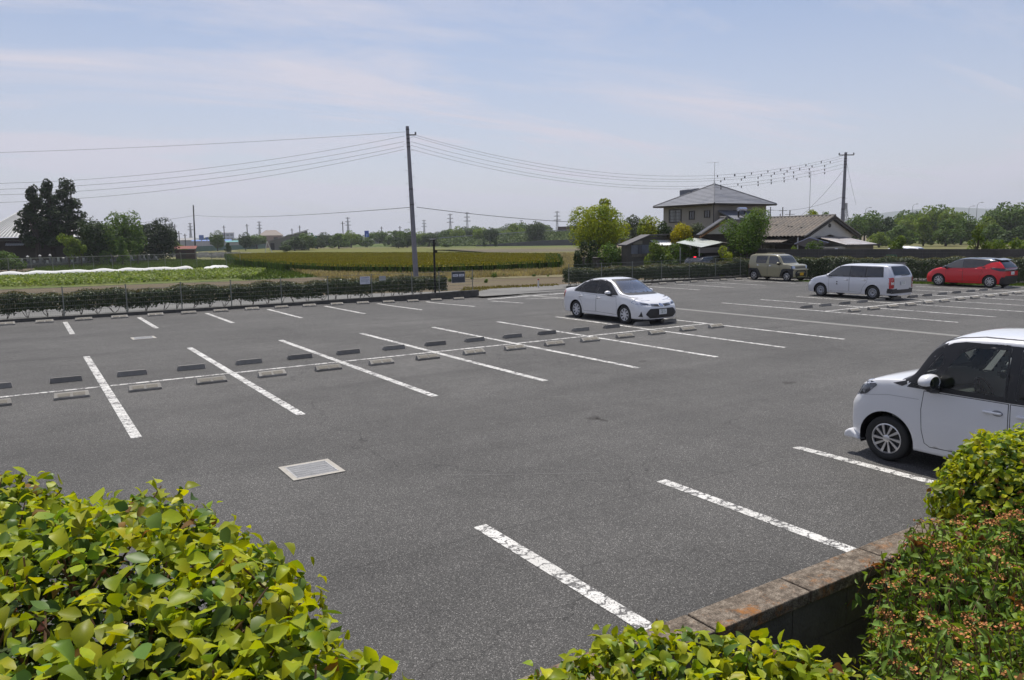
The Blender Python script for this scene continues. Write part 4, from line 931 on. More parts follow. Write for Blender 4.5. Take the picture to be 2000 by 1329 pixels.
c.decal('tail_band', rnd([(-.78, .84), (.78, .84), (.78, .98), (-.78, .98)], .02), 'x', MATS['smoked_lamp'], .006, -1);
c.door([(.86, .93), (.02, .95), (-.02, .30), (.86, .27)]); c.door([(.005, .95), (-.85, .985), (-1.0, .75), (-.86, .55), (-.78, .28), (-.03, .30)])
c.handle(.10, .82, red, .17); c.handle(-.98, 1.03, blackp, .12)
sp = MB(); sp.prism([(-1.36, 1.475), (-1.70, 1.40), (-1.72, 1.375), (-1.40, 1.42)], -.55, .55, 'y'); bevel(sp.build('roof_spoiler', blackp, c.t), .01)
for sd in (1, -1): c.decal('rear_quarter', [(-.55, .95), (-.62, .985), (-1.04, 1.09), (-1.10, 1.16), (-1.36, 1.27), (-1.56, 1.31), (-1.66, 1.22), (-1.60, 1.03), (-1.2, .95)], 'y', red, .0045, sd)
c.plate(-1, .0, .74, platew, '3 1', plateg); c.finish(); c.wheel('nine', .215, .175); c.mirror(.80, .82, 1.02, blackp, 1.0)

# ---------------------------------------------------------------- 5. beige boxy kei wagon (nose toward -v)
beige = paint('paint_beige', (0.30, 0.275, 0.17), 0.15, 0.35)
c = Car('beige_wagon', 'boxy beige kei wagon with black wheel arches parked below the far hedge', (38.42, 13.65, 0), R(-90), 3.39, 1.475, 1.63,
        [(-1.69, 1.0), (-1.67, 1.35), (-1.61, 1.57), (-1.5, 1.615), (-.5, 1.635), (.3, 1.62), (.52, 1.56), (.62, 1.50), (.98, 1.07), (1.05, 1.045), (1.4, 1.02), (1.60, .97), (1.66, .88), (1.69, .74)],
        [(-1.69, 1.0), (.9, 1.0), (1.2, .985), (1.55, .93), (1.69, .70)], [1.21, -1.25], .29, .345, beige, zb=.24, tumble=.13, nose=[(.1, -.02), (.4, 0), (.75, -.02), (1.0, -.04)], tail=[(.2, 0), (1.0, 0), (1.6, .05)], endw=(.78, .86), ra=(.28, .2), crownf=.07, bulge=.03)
for sd in (1, -1):
    c.decal('front_door_window', rnd([(.80, 1.04), (.74, 1.12), (.50, 1.46), (.42, 1.50), (-.10, 1.515), (-.12, 1.04)], .02), 'y', dkgl2, .005, sd, res=.08)
    c.decal('rear_door_window', rnd([(-.32, 1.06), (-.20, 1.515), (-1.06, 1.51), (-1.10, 1.10), (-1.02, 1.06)], .03), 'y', dkgl, .005, sd, res=.08)
    for wx, e in ((1.21, 1), (-1.25, -1)):
        Rr = c.Rarch; arc_ = [(wx + Rr*1.0*math.cos(a), .29 + Rr*math.sin(a)) for a in np.linspace(-.05, math.pi+.05, 24)]
        oo = [(wx - .56, .30), (wx - .42, .60), (wx - .34, .74), (wx + .34, .74), (wx + .42, .60), (wx + .56, .30)]
        if e > 0: oo = [(wx - .52, .26), (wx - .36, .68), (wx - .24, .755), (wx + .40, .755), (wx + .50, .60), (wx + .50, .26)]
        else: oo = [(wx - .46, .26), (wx - .46, .66), (wx - .34, .755), (wx + .30, .755), (wx + .42, .62), (wx + .62, .26)]
        c.decal('wheel_arch_cladding', oo + [arc_[0]] + arc_[1:], 'y', plastic, .014, sd, res=.07)
    c.decal('headlight', rnd([(.70*sd, .78), (.70*sd, .93), (.50*sd, .93), (.50*sd, .78)], .04), 'x', lampw, .008, 1); c.decal('headlight_side', rnd([(1.70, .78), (1.52, .76), (1.50, .93), (1.66, .94)], .03), 'y', lampd, .006, sd)
    c.decal('tail_lamp', rnd([(-1.70, .75), (-1.62, .75), (-1.62, .98), (-1.70, .98)], .01), 'y', tailr, .006, sd)
c.decal('bumper_centre', rnd([(-.46, .30), (.46, .30), (.46, .50), (-.46, .50)], .03), 'x', plastic, .005, 1); c.decal('bumper_slot', rnd([(-.40, .60), (.40, .60), (.40, .65), (-.40, .65)], .02), 'x', plastic, .012, 1)
c.decal('grille', rnd([(-.48, .78), (.48, .78), (.48, .90), (-.48, .90)], .02), 'x', mat('beige_dark', (.16, .14, .09), .5), .006, 1)
bb = MB(); bb.box(1.60, 1.74, -.66, .66, .655, .72); bevel(bb.build('bumper_beam', beige, c.t), .02, 3)
c.decal('windscreen', rnd([(-.62, 1.085), (.62, 1.085), (.56, 1.53), (-.56, 1.53)], .04), 'x', dkgl2, .005, 1)
c.door([(.72, 1.0), (-.20, 1.0), (-.20, .30), (.66, .28), (.72, .6)]); c.door([(-.215, 1.0), (-1.0, 1.0), (-1.02, .78), (-.84, .60), (-.70, .30), (-.215, .30)])
c.handle(.02, .92, chrome, .16); c.handle(-.90, .94, chrome, .14)
rr_ = MB()
for sd in (1, -1): rr_.tube([(.1, sd*.55, 1.63), (.0, sd*.56, 1.655), (-1.2, sd*.56, 1.655), (-1.3, sd*.55, 1.62)], .014, 6)
rr_.build('roof_rail', beige, c.t)
c.plate(1, 0, .44, platey, '· 5', mat('plate_black_ink', (.02, .02, .02), .5), off=.03); c.finish(); c.wheel('six', .20, .165); c.mirror(.66, .70, 1.08, beige, 1.0)
# ================================================================ foliage
def leafmat(name, c1, c2, scale=0.9, island=0.25, tr=0.35, tint=(1.5, 1.5, 0.35), rough=0.6, spec=.12):
    return mat(name, c1, rough, 0, noise=(scale, 0, c2), trans=(tr, tint), island=island, spec=spec)
def unit(v): return v / np.maximum(np.linalg.norm(v, axis=1, keepdims=True), 1e-9)
def leaf_mesh(P_, Nrm, size, kind='quad', spread=0.6, droop=0.0, aspect=0.62, rs=None, jitter=0.35, yaw=None):
    """P_ (n,3) points, Nrm (n,3) mean normals; every leaf is its own small island"""
    rs = rs or rng; n = len(P_); nn = unit(Nrm + rs.normal(0, spread, (n, 3)))
    a = unit(np.cross(nn, rs.normal(0, 1, (n, 3)))); 
    if droop: a = unit(a + np.array([0, 0, -droop])); nn = unit(nn - a * np.sum(nn*a, 1, keepdims=True))
    b = np.cross(nn, a); s = (size * rs.uniform(1 - jitter, 1 + jitter, n))[:, None]
    if kind == 'quad':
        V = np.stack([P_ - a*s*.5, P_ + b*s*aspect*.5, P_ + a*s*.5, P_ - b*s*aspect*.5], 1).reshape(-1, 3)
        F = np.arange(4*n).reshape(n, 4); return V, [F]
    # real leaf: midrib fold, curved along the length
    w_ = aspect * rs.uniform(.85, 1.15, (n, 1)); fold = rs.uniform(.05, .42, (n, 1)); curl = rs.uniform(-.1, .6, (n, 1))
    def pt(t, x, ): 
        z = -curl * (t - .25)**2 * 2 + fold * abs(x); return P_ + a*s*t + b*s*x*w_ + nn*s*z
    rows = [pt(0, 0), pt(.16, .30), pt(.42, .52), pt(.72, .38), pt(1.0, 0), pt(.72, -.38), pt(.42, -.52), pt(.16, -.30), pt(.16, 0), pt(.42, 0), pt(.72, 0)]
    V = np.stack(rows, 1).reshape(-1, 3); o = (np.arange(n) * 11)[:, None]
    tri = np.concatenate([o + np.array([[0, 1, 8]]), o + np.array([[0, 8, 7]]), o + np.array([[3, 4, 10]]), o + np.array([[10, 4, 5]])])
    qd = np.concatenate([o + np.array([[8, 1, 2, 9]]), o + np.array([[9, 2, 3, 10]]), o + np.array([[7, 8, 9, 6]]), o + np.array([[6, 9, 10, 5]])])
    return V, [tri, qd]
def leaves(name, m, parent, P_, Nrm, size, loc=None, **k):
    V, F = leaf_mesh(P_, Nrm, size, **k)
    if loc is not None: V = V - np.array(loc)
    me = mesh_np(V, F if isinstance(F, list) else F)
    if k.get('kind') == 'leaf': me.shade_smooth()
    return link(name, me, m, parent)
def blob_points(centres, radii, n, rs, inner=0.55):
    """points on lumpy shells: near the surface of blobs, weighted by area"""
    centres = np.array(centres); radii = np.array(radii); w_ = radii[:, :].mean(1)**2; w_ = w_/w_.sum()
    k = rs.choice(len(centres), n, p=w_); d = unit(rs.normal(0, 1, (n, 3))); r_ = rs.uniform(inner, 1.0, n)[:, None]**0.6
    r_ = np.where(rs.random((n, 1)) < .08, r_*1.15, r_)
    Pp = centres[k] + d * radii[k] * r_; return Pp, d, k

def limb(b, p0, p1, r0, r1, bend=.12, n=5, rs=random):
    p0 = Vector(p0); p1 = Vector(p1); off = Vector((rs.uniform(-1, 1), rs.uniform(-1, 1), rs.uniform(-.3, .3))) * (p1-p0).length*bend
    pts = [p0.lerp(p1, i/n) + off*math.sin(math.pi*i/n) for i in range(n+1)]
    b.tube(pts, [r0 + (r1-r0)*i/n for i in range(n+1)], 7)
bark = mat('bark', (0.085, 0.065, 0.045), 0.95, noise=(5, .5), bump=(12, .8, .03)); barkd = mat('bark_dark', (0.05, 0.038, 0.03), 0.95, noise=(5, .4))
def tree_mesh(h, w_, crown0, nb, nl, ls, seed, shape='round', trunk_r=None):
    """returns crown and trunk meshes for a tree standing at the origin"""
    rs = np.random.default_rng(seed); rr = random.Random(seed); C, Rr = [], []; ch = h - crown0
    for i in range(nb):
        t = rs.random()
        if shape == 'round':
            d = unit(rs.normal(0, 1, (1, 3)))[0]; q = rs.uniform(.35, .78); c = np.array([d[0]*w_/2*q, d[1]*w_/2*q, crown0 + ch/2 + d[2]*ch/2*q]); r = np.array([w_, w_, ch*1.0]) * rs.uniform(.16, .27)
        elif shape == 'cedar':
            t = (i + .5)/nb; prof = (1 - t)**.75 * .5 + .05; a = rs.uniform(0, 6.283); q = prof*rs.uniform(.2, .85); c = np.array([w_*q*math.cos(a), w_*q*math.sin(a), crown0 + ch*(t*.95 + .02)]); r = np.array([w_*(.10 + .16*(1-t)), w_*(.10 + .16*(1-t)), ch*.055 + .12])
        elif shape == 'cone':
            t = (i + .5)/nb; prof = (1 - t**1.6)*.36 + .03; a = rs.uniform(0, 6.283); q = prof*rs.uniform(.2, .9); c = np.array([w_*q*math.cos(a), w_*q*math.sin(a), crown0 + ch*(t*.9 + .03)]); r = np.array([w_*.18, w_*.18, ch*.12])*rs.uniform(.7, 1.1)
        elif shape == 'dome':
            a = rs.uniform(0, 6.283); t = rs.random(); q = math.sqrt(rs.random())*.42; c = np.array([w_*q*math.cos(a), w_*q*math.sin(a), crown0 + ch*(.1 + .72*t*(1 - (q/.5)**2))]); r = np.array([w_*.17, w_*.17, ch*.20])*rs.uniform(.7, 1.2)
        r = np.maximum(r, .05); C.append(c); Rr.append(r)
    Pp, d, k = blob_points(C, Rr, nl, rs); V, F = leaf_mesh(Pp, d + np.array([0, 0, .45]), ls, spread=.7, rs=rs)
    cm_ = mesh_np(V, F); b = MB(); tr_ = trunk_r or h*.02
    top = crown0 + ch*.55; b.tube([(0, 0, -.1), (tr_*.3, 0, crown0*.5), (-tr_*.3, tr_*.3, crown0 + ch*.15), (0, 0, top)], [tr_*1.35, tr_, tr_*.8, tr_*.25], 8)
    for i in rr.sample(range(nb), min(nb, 9)): 
        zz = crown0*.8 + (C[i][2] - crown0*.8)*.35; limb(b, (0, 0, zz), C[i], tr_*.5, tr_*.1, .12, 4, rr)
    return cm_, b.mesh(60)
def tree(name, label, cat, loc, h, w_, crown0, nb, nl, ls, seed, m, shape='round', group=None, rz=0, tm=None, trunk_r=None):
    t = thing(name, label, cat, loc, rz, group); a, b = tree_mesh(h, w_, crown0, nb, nl, ls, seed, shape, trunk_r)
    link('crown', a, m, t); link('trunk', b, tm or bark, t); return t

# ---------------------------------------------------------------- foreground shrubs
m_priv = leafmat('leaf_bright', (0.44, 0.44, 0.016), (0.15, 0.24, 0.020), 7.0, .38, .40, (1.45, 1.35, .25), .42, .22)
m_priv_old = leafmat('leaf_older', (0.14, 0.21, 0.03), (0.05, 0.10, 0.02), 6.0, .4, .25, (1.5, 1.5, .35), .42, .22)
m_twig = mat('twig_bark', (0.24, 0.13, 0.075), .8, noise=(30, .4)); m_bud = mat('red_bud', (.34, .10, .06), .6)
def box_surface(rs, n, x0, x1, y0, y1, z0, z1, rad, lump):
    """points in the outer shell of a rounded clipped hedge, with outward normals"""
    A = np.array([(x1-x0)*(y1-y0), (y1-y0)*(z1-z0), (y1-y0)*(z1-z0), (x1-x0)*(z1-z0), (x1-x0)*(z1-z0)]); f = rs.choice(5, n, p=A/A.sum()); u, v = rs.random(n), rs.random(n)
    X = x0 + (x1-x0)*u; Y = y0 + (y1-y0)*v; Z = z0 + (z1-z0)*rs.random(n); Nn = np.zeros((n, 3))
    X = np.where(f == 1, x0, np.where(f == 2, x1, X)); Y2 = y0 + (y1-y0)*v; Y = np.where(f == 3, y0, np.where(f == 4, y1, Y2)); Z = np.where(f == 0, z1, Z)
    P_ = np.stack([X, Y, Z], 1); c = np.clip(P_, [x0+rad, y0+rad, z0-1], [x1-rad, y1-rad, z1-rad]); d = P_ - c; L_ = np.linalg.norm(d, axis=1, keepdims=True); Nn = d/np.maximum(L_, 1e-6)
    P_ = c + Nn*np.minimum(L_, rad)
    h = .9*np.sin(P_[:, 0]*37 + P_[:, 2]*13)*np.sin(P_[:, 1]*33 + P_[:, 2]*29 + 2)*np.sin(P_[:, 0]*19 + P_[:, 1]*23) + np.sin(P_[:, 0]*5.1 + 1.3)*np.sin(P_[:, 1]*4.3 + .4) + .6*np.sin(P_[:, 0]*11 + P_[:, 2]*9)*np.sin(P_[:, 1]*12.7)
    P_ = P_ + Nn*(h[:, None]*lump); return P_, Nn
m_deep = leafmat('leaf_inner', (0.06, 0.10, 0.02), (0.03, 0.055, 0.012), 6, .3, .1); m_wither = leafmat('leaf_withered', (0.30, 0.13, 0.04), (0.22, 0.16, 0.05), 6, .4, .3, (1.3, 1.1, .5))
def shrub_box(name, label, x0, x1, y0, y1, z0, z1, n, ls, mats, seed, rad=.3, lump=.03, depth=.16, twigs=90, aspect=.66, up=.55, sprout=.03, shape=None):
    rs = np.random.default_rng(seed); cx, cy = (x0+x1)/2, (y0+y1)/2; t = thing(name, label, 'shrub', (cx, cy, .45)); loc = (cx, cy, .45)
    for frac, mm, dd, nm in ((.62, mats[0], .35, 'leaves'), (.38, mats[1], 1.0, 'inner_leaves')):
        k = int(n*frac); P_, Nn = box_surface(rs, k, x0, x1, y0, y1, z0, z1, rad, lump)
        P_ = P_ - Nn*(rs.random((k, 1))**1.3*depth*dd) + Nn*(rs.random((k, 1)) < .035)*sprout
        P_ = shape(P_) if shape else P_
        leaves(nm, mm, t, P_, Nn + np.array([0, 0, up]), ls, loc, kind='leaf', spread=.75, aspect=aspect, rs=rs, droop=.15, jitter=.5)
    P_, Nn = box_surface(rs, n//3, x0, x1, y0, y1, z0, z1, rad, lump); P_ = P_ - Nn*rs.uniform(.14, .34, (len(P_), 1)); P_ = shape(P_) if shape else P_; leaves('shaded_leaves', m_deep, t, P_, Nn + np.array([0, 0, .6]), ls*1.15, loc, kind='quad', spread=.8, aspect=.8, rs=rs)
    k = n//70; P_, Nn = box_surface(rs, k, x0, x1, y0, y1, z0, z1, rad, lump); P_ = P_ - Nn*rs.uniform(0, .05, (k, 1)); P_ = shape(P_) if shape else P_; leaves('withered_leaves', m_wither, t, P_, Nn + np.array([0, 0, .3]), ls*.9, loc, kind='leaf', spread=.9, aspect=aspect, rs=rs, jitter=.5)
    b = MB(); rr = random.Random(seed); P_, Nn = box_surface(rs, twigs, x0, x1, y0, y1, z0, z1, rad, lump); P_ = shape(P_) if shape else P_; bud = MB()
    for i in range(twigs):
        e = Vector(P_[i] + Nn[i]*rr.uniform(-.06, .0)) - Vector(loc); s = Vector(P_[i] - Nn[i]*rr.uniform(.18, .34)) + Vector((rr.uniform(-.16, .16), rr.uniform(-.16, .16), -.05)) - Vector(loc)
        mid = s.lerp(e, .5) + Vector((rr.uniform(-.025, .025), rr.uniform(-.025, .025), rr.uniform(-.02, .03))); b.tube([s, mid, e], [.0042, .003, .0016], 5)
        if rr.random() < .5: M = Matrix.Translation(e.lerp(s, .12)); bud.lathe([(.001, -.006), (.006, 0), (.001, .008)], 6, M, 'z')
    b.build('twigs', m_twig, t)['kind'] = 'stuff'; bud.build('buds', m_bud, t)['kind'] = 'stuff'
    # main stems down to the bed
    st = MB(); 
    for i in range(10):
        a = rr.uniform(x0+.1, x1-.1) - loc[0]; c = rr.uniform(y0+.1, y1-.1) - loc[1]; limb(st, (a*.7, c*.7, 0), (a, c, z1 - .45 - .22), .016, .007, .1, 4, rr)
    st.build('stems', m_twig, t)['kind'] = 'stuff'; return t
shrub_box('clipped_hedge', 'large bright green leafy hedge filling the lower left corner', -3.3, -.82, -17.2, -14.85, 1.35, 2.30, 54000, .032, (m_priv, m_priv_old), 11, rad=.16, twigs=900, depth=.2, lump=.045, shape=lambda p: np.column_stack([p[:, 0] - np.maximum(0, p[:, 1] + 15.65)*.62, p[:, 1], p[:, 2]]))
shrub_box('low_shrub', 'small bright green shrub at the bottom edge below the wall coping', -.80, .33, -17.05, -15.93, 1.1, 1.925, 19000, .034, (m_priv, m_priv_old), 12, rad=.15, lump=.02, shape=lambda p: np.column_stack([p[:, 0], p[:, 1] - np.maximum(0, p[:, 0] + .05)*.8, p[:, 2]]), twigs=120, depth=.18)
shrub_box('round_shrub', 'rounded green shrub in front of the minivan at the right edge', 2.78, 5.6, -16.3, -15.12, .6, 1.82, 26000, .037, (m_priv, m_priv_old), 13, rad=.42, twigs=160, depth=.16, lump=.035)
# spirea-like shrub with rusty flower heads
m_sp = leafmat('leaf_narrow', (0.21, 0.30, 0.05), (0.09, 0.16, 0.035), 4.0, .35, .25, (1.5, 1.5, .4), .38); m_sp2 = leafmat('leaf_young', (0.30, 0.34, 0.03), (0.16, 0.23, 0.03), 4.0, .25, .4, (1.4, 1.35, .35), .4)
m_fl = mat('flower_rust', (0.34, 0.115, 0.03), .8, noise=(30, 0, (.44, .20, .06)), island=.45); m_redleaf = leafmat('leaf_bronze', (.19, .08, .025), (.11, .07, .025), 5, .3, .35, (1.5, 1, .5), .4)
def spirea():
    rs = np.random.default_rng(21); rr = random.Random(21); loc = Vector((2.2, -16.1, .45)); t = thing('flowering_shrub', 'dark green shrub with rusty brown flower heads in the lower right corner', 'shrub', loc)
    # mound surface: z falls off toward the wall gap
    def surf(x, y):
        f = 1.0
        l = 2.12 + 1.43*(y + 15.34); f *= min(1, .62 + max(0, x - l)*1.6)
        return .62 + .92*f + .10*math.sin(x*3.1 + y*2)*math.sin(y*4.2) + .05*math.sin(x*9)*math.sin(y*8)
    tips = []; 
    while len(tips) < 2100:
        x = rr.uniform(.6, 4.6); y = rr.uniform(-16.75, -15.42)
        left = 2.12 + 1.43*(y + 15.34)
        if x < left: continue
        z = surf(x, y) * (1.0 if rr.random() < .72 else rr.uniform(.55, .95)); tips.append(Vector((x, y, z)))
    for i in range(260):                     # left flank, seen as a side
        y = rr.uniform(-16.5, -15.45); left = 2.12 + 1.43*(y + 15.34); tips.append(Vector((left + rr.uniform(-.05, .10), y, rr.uniform(.55, 1.45))))
    st = MB(); LP, LN, YP, YN, FP, BP, BN = [], [], [], [], [], [], []
    for p in tips:
        ln = rr.uniform(.16, .30); d = Vector((rr.gauss(-.12, .3), rr.gauss(.05, .3), 1)).normalized(); base = p - d*ln
        st.tube([base - loc, base.lerp(p, .5) + Vector((rr.uniform(-.01, .01), rr.uniform(-.01, .01), 0)) - loc, p - loc], [.0032, .0025, .0014], 4, False)
        young = rr.random() < (.12 if p.x > 2.4 else .30)
        for k in range(rr.randint(8, 12)):
            q = base + d*ln*(k + .5)/11; a = k*2.4 + rr.random(); nrm = Vector((math.cos(a), math.sin(a), .9)); (YP if young else LP).append(tuple(q + Vector((math.cos(a), math.sin(a), .2))*.012)); (YN if young else LN).append(tuple(nrm))
        if rr.random() < .30 and not young:
            for k in range(34):
                a = rr.uniform(0, 6.28); r_ = .032*math.sqrt(rr.random()); FP.append((p.x + r_*math.cos(a), p.y + r_*math.sin(a), p.z + .012 + rr.uniform(-.007, .007) - r_*r_*6))
        elif rr.random() < .03:
            for k in range(5): a = rr.random()*6.28; BP.append(tuple(p)); BN.append((math.cos(a), math.sin(a), .5))
    st.build('stems', m_twig, t)['kind'] = 'stuff'
    for nm, mm, a, b_, s in (('leaves', m_sp, LP, LN, .048), ('young_leaves', m_sp2, YP, YN, .034), ('bronze_leaves', m_redleaf, BP, BN, .045)):
        if a: leaves(nm, mm, t, np.array(a), np.array(b_), s, loc, kind='leaf', spread=.35, aspect=.40, rs=rs, droop=-.1)
    FPa = np.array(FP); leaves('flower_heads', m_fl, t, FPa, np.tile([0, 0, 1.0], (len(FPa), 1)), .0095, loc, kind='quad', spread=.8, aspect=.9, rs=rs)
    return t
spirea()
# one tall bronze-tipped shoot beside the wall
sh = thing('shrub_shoot', 'tall thin shoot with bronze leaves in front of the dark wall', 'shoot', (1.32, -16.0, .45)); b = MB(); pts = [Vector((0, 0, 0)), Vector((.06, .02, .35)), Vector((.02, .05, .62)), Vector((-.05, .08, .84))]; b.tube(pts, [.006, .005, .004, .002], 6); b.build('stem', m_twig, sh)
lp_, ln_ = [], []
for k in range(11):
    f = .3 + .7*k/10; i = min(2, int(f*3)); q = pts[i].lerp(pts[i+1], f*3 - i); a = k*2.5; lp_.append(tuple(q)); ln_.append((math.cos(a), math.sin(a), .6))
leaves('leaves', m_sp, sh, np.array(lp_[:8]), np.array(ln_[:8]), .055, kind='leaf', spread=.2, aspect=.42); leaves('bronze_leaves', m_redleaf, sh, np.array(lp_[8:]), np.array(ln_[8:]), .06, kind='leaf', spread=.2, aspect=.42)

# ---------------------------------------------------------------- clipped hedges round the car park
m_hedge = leafmat('hedge_leaf', (0.058, 0.088, 0.024), (0.026, 0.042, 0.014), 2.2, .5, .12, (1.3, 1.3, .5), .45, .3); m_hedge_new = leafmat('hedge_new_growth', (0.13, 0.10, 0.04), (0.075, 0.10, 0.03), 1.4, .35, .3, (1.3, 1.1, .5), .5)
def hedge(label, a, b_, wd, z0, z1, n, seed, ls=.075, base=0.0, gaps=True, new=True, lean=0):
    rs = np.random.default_rng(seed); rr = random.Random(seed); a = Vector((*a, base)); b_ = Vector((*b_, base)); L_ = (b_ - a).length; ang = math.atan2((b_-a).y, (b_-a).x)
    t = thing('hedge', label, 'hedge', a, ang)
    P_, Nn = box_surface(rs, n, 0, L_, 0, wd, z0, z1, .16, 0.0)
    prof = .06*np.sin(P_[:, 0]*1.9 + seed) + .04*np.sin(P_[:, 0]*5.3) + .03*rs.normal(0, 1, n); P_[:, 2] += prof*np.clip((P_[:, 2]-z0)/(z1-z0), 0, 1)
    P_ += Nn*rs.normal(0, .03, (n, 1)) - Nn*(rs.random((n, 1))**2*.14)
    if gaps: # bare stems show below: leaf mass lifts and drops along the length
        lowz = z0 + .16*np.clip(np.sin(P_[:, 0]*2.6 + seed)*.6 + np.sin(P_[:, 0]*6.1)*.4 + .3, 0, 1); keep = (P_[:, 2] > lowz); P_, Nn = P_[keep], Nn[keep]
    leaves('leaves', m_hedge, t, P_, Nn + np.array([0, -.1, .5]), ls, kind='quad', spread=.7, rs=rs)
    inner = rs.random((n//5, 3))*np.array([L_, wd*.7, z1-z0-.2]) + np.array([0, wd*.15, z0 + .1]); leaves('inner_leaves', m_hedge, t, inner, np.tile([0, -.3, 1.0], (len(inner), 1)), ls*1.6, kind='quad', spread=1.0, rs=rs)
    if new:
        k = n//6; Q = np.stack([rs.random(k)*L_, rs.random(k)*wd, np.full(k, z1) + rs.uniform(-.02, .07, k)], 1); Q[:, 2] += .06*np.sin(Q[:, 0]*1.9 + seed) + .04*np.sin(Q[:, 0]*5.3)
        leaves('new_growth', m_hedge_new, t, Q, np.tile([0, -.2, .8], (k, 1)), ls*.8, kind='quad', spread=1.0, rs=rs)
    st = MB(); x = .2
    while x < L_ - .1:
        for q in range(3): limb(st, (x, wd*.5 + rr.uniform(-.15, .15), 0), (x + rr.uniform(-.3, .3), wd*.5 + rr.uniform(-.35, .3), z0 + rr.uniform(.1, .35)), .014, .007, .15, 3, rr)
        x += rr.uniform(.45, .75)
    st.build('stems', mat('hedge_stem', (.12, .10, .085), .9), t)['kind'] = 'stuff'; return t
hedge('long dark clipped hedge behind the left mesh fence', (-16, 17.75), (17.3, 17.55), 1.0, .20, .93, 74000, 31)
hedge('long clipped hedge behind the right mesh fence', (25.6, 17.9), (41.6, 18.0), 1.0, .12, .93, 38000, 32)
hedge('dark clipped hedge along the right end of the car park', (40.2, 14.8), (45.6, -.5), 1.25, .08, 1.30, 30000, 33, base=0.0, gaps=False)
hedge('tall dark hedge between the beige wagon and the block wall', (39.6, 18.3), (41.3, 12.6), 1.1, .05, 1.22, 13000, 34, gaps=False)
# grass strip under the right end hedge
gr = ground_mat('verge_grass', [(.3, (.055, .095, .02)), (.7, (.10, .155, .03))], 2, bump=(30, .8, .03))
V = [(37.9, 12.2, .006), (39.2, 12.2, .006), (47, -3, .006), (44.2, -3, .006)]; me = mesh_np(V, np.array([(0, 1, 2, 3)][0:1])); link('grass_strip', me, gr)['kind'] = 'structure'
def grass_tufts(name, poly, n, h, col, seed, w_=.05, z=-.16, lean=.25, tr=.3, label=None, c2=None, jit=.4):
    """upright blades scattered in a ground polygon, one stuff object"""
    rs = np.random.default_rng(seed); xs = [p[0] for p in poly]; ys = [p[1] for p in poly]; pts = []
    while len(pts) < n:
        X = rs.uniform(min(xs), max(xs), n); Y = rs.uniform(min(ys), max(ys), n)
        pts += [(x, y) for x, y in zip(X, Y) if inpoly((x, y), poly)]
    pts = np.array(pts[:n]); a = rs.uniform(0, 6.283, n); hh = h*rs.uniform(1-jit, 1+jit, n); dx_, dy_ = np.cos(a)*w_/2, np.sin(a)*w_/2; lx, ly = rs.normal(0, lean, n)*hh, rs.normal(0, lean, n)*hh
    Z = np.full(n, z); V = np.stack([np.stack([pts[:, 0]-dx_, pts[:, 1]-dy_, Z], 1), np.stack([pts[:, 0]+dx_, pts[:, 1]+dy_, Z], 1), np.stack([pts[:, 0]+dx_*.6+lx, pts[:, 1]+dy_*.6+ly, Z+hh], 1), np.stack([pts[:, 0]-dx_*.6+lx, pts[:, 1]-dy_*.6+ly, Z+hh], 1)], 1).reshape(-1, 3)
    m_ = leafmat('blades_' + name, col, c2 or tuple(c*.6 for c in col), .35, .3, tr, (1.3, 1.25, .5), .7)
    o = link(name, mesh_np(V, np.arange(4*n).reshape(n, 4)), m_); o['kind'] = 'stuff'; return o
grass_tufts('grass', V and [(v[0], v[1]) for v in V], 9000, .06, (.09, .14, .025), 41, .03, 0)
# ================================================================ fields
ZG = -0.155
def gp(pts): return [tuple(G(x, y, ZG).xy) for x, y in pts]
def field(name, pts, m, z=ZG + .012, kind='structure', world=False):
    p = pts if world else gp(pts); bm = bmesh.new(); vs = [bm.verts.new((x, y, z)) for x, y in p]; f = bm.faces.new(vs); bmesh.ops.triangulate(bm, faces=[f]); me = bpy.data.meshes.new('f'); bm.to_mesh(me); bm.free()
    o = link(name, me, m); o['kind'] = kind; return o
f_soil = ground_mat('tilled_soil', [(.34, (.070, .055, .038)), (.5, (.125, .098, .064)), (.66, (.11, .096, .046))], .5, fine=(6, .2), bump=(9, .7, .04), stretch=(.15, 1.6, 1), rot=R(4))
f_green = ground_mat('green_field', [(.3, (.065, .095, .022)), (.5, (.105, .13, .03)), (.7, (.15, .145, .05))], .25, fine=(3, .3), bump=(6, .6, .05))
f_wheat = ground_mat('ripening_wheat', [(.3, (.155, .145, .015)), (.5, (.20, .17, .018)), (.7, (.17, .175, .022))], .06, fine=(2.2, .12), bump=(7, .6, .05))
f_pale = ground_mat('pale_wheat', [(.3, (.085, .095, .017)), (.5, (.12, .12, .022)), (.7, (.10, .115, .02))], .04, fine=(1.5, .1))
f_dry = ground_mat('dry_grass', [(.3, (.10, .09, .045)), (.5, (.18, .155, .09)), (.7, (.13, .13, .055))], .6, fine=(4, .25))
f_grey = ground_mat('grey_soil', [(.3, (.095, .083, .055)), (.7, (.135, .115, .078))], .1, fine=(2, .15))
f_stub = ground_mat('stubble', [(.3, (.085, .10, .032)), (.5, (.14, .13, .05)), (.7, (.10, .12, .035))], .05, fine=(1, .2), stretch=(1, .25, 1), rot=R(-35))
field('field_soil_strip', [(-260, 572), (0, 566), (480, 549), (640, 541), (1120, 541), (1160, 549), (1100, 563), (960, 570), (700, 588), (0, 598), (-260, 602)], f_soil, ZG + .008)
field('grass_verge', [(-260, 512), (60, 519), (330, 506), (440, 505), (560, 528), (640, 541), (480, 549), (0, 566), (-260, 572)], f_green, ZG + .004)
field('brown_plot', [(-260, 522), (0, 519), (62, 518), (66, 531), (0, 541), (-260, 552)], f_soil, ZG + .02)
field('far_field', [(-400, 489), (330, 489), (560, 487), (840, 480), (1140, 475), (1140, 541), (440, 512), (330, 507), (-400, 518)], f_stub, ZG + .006)
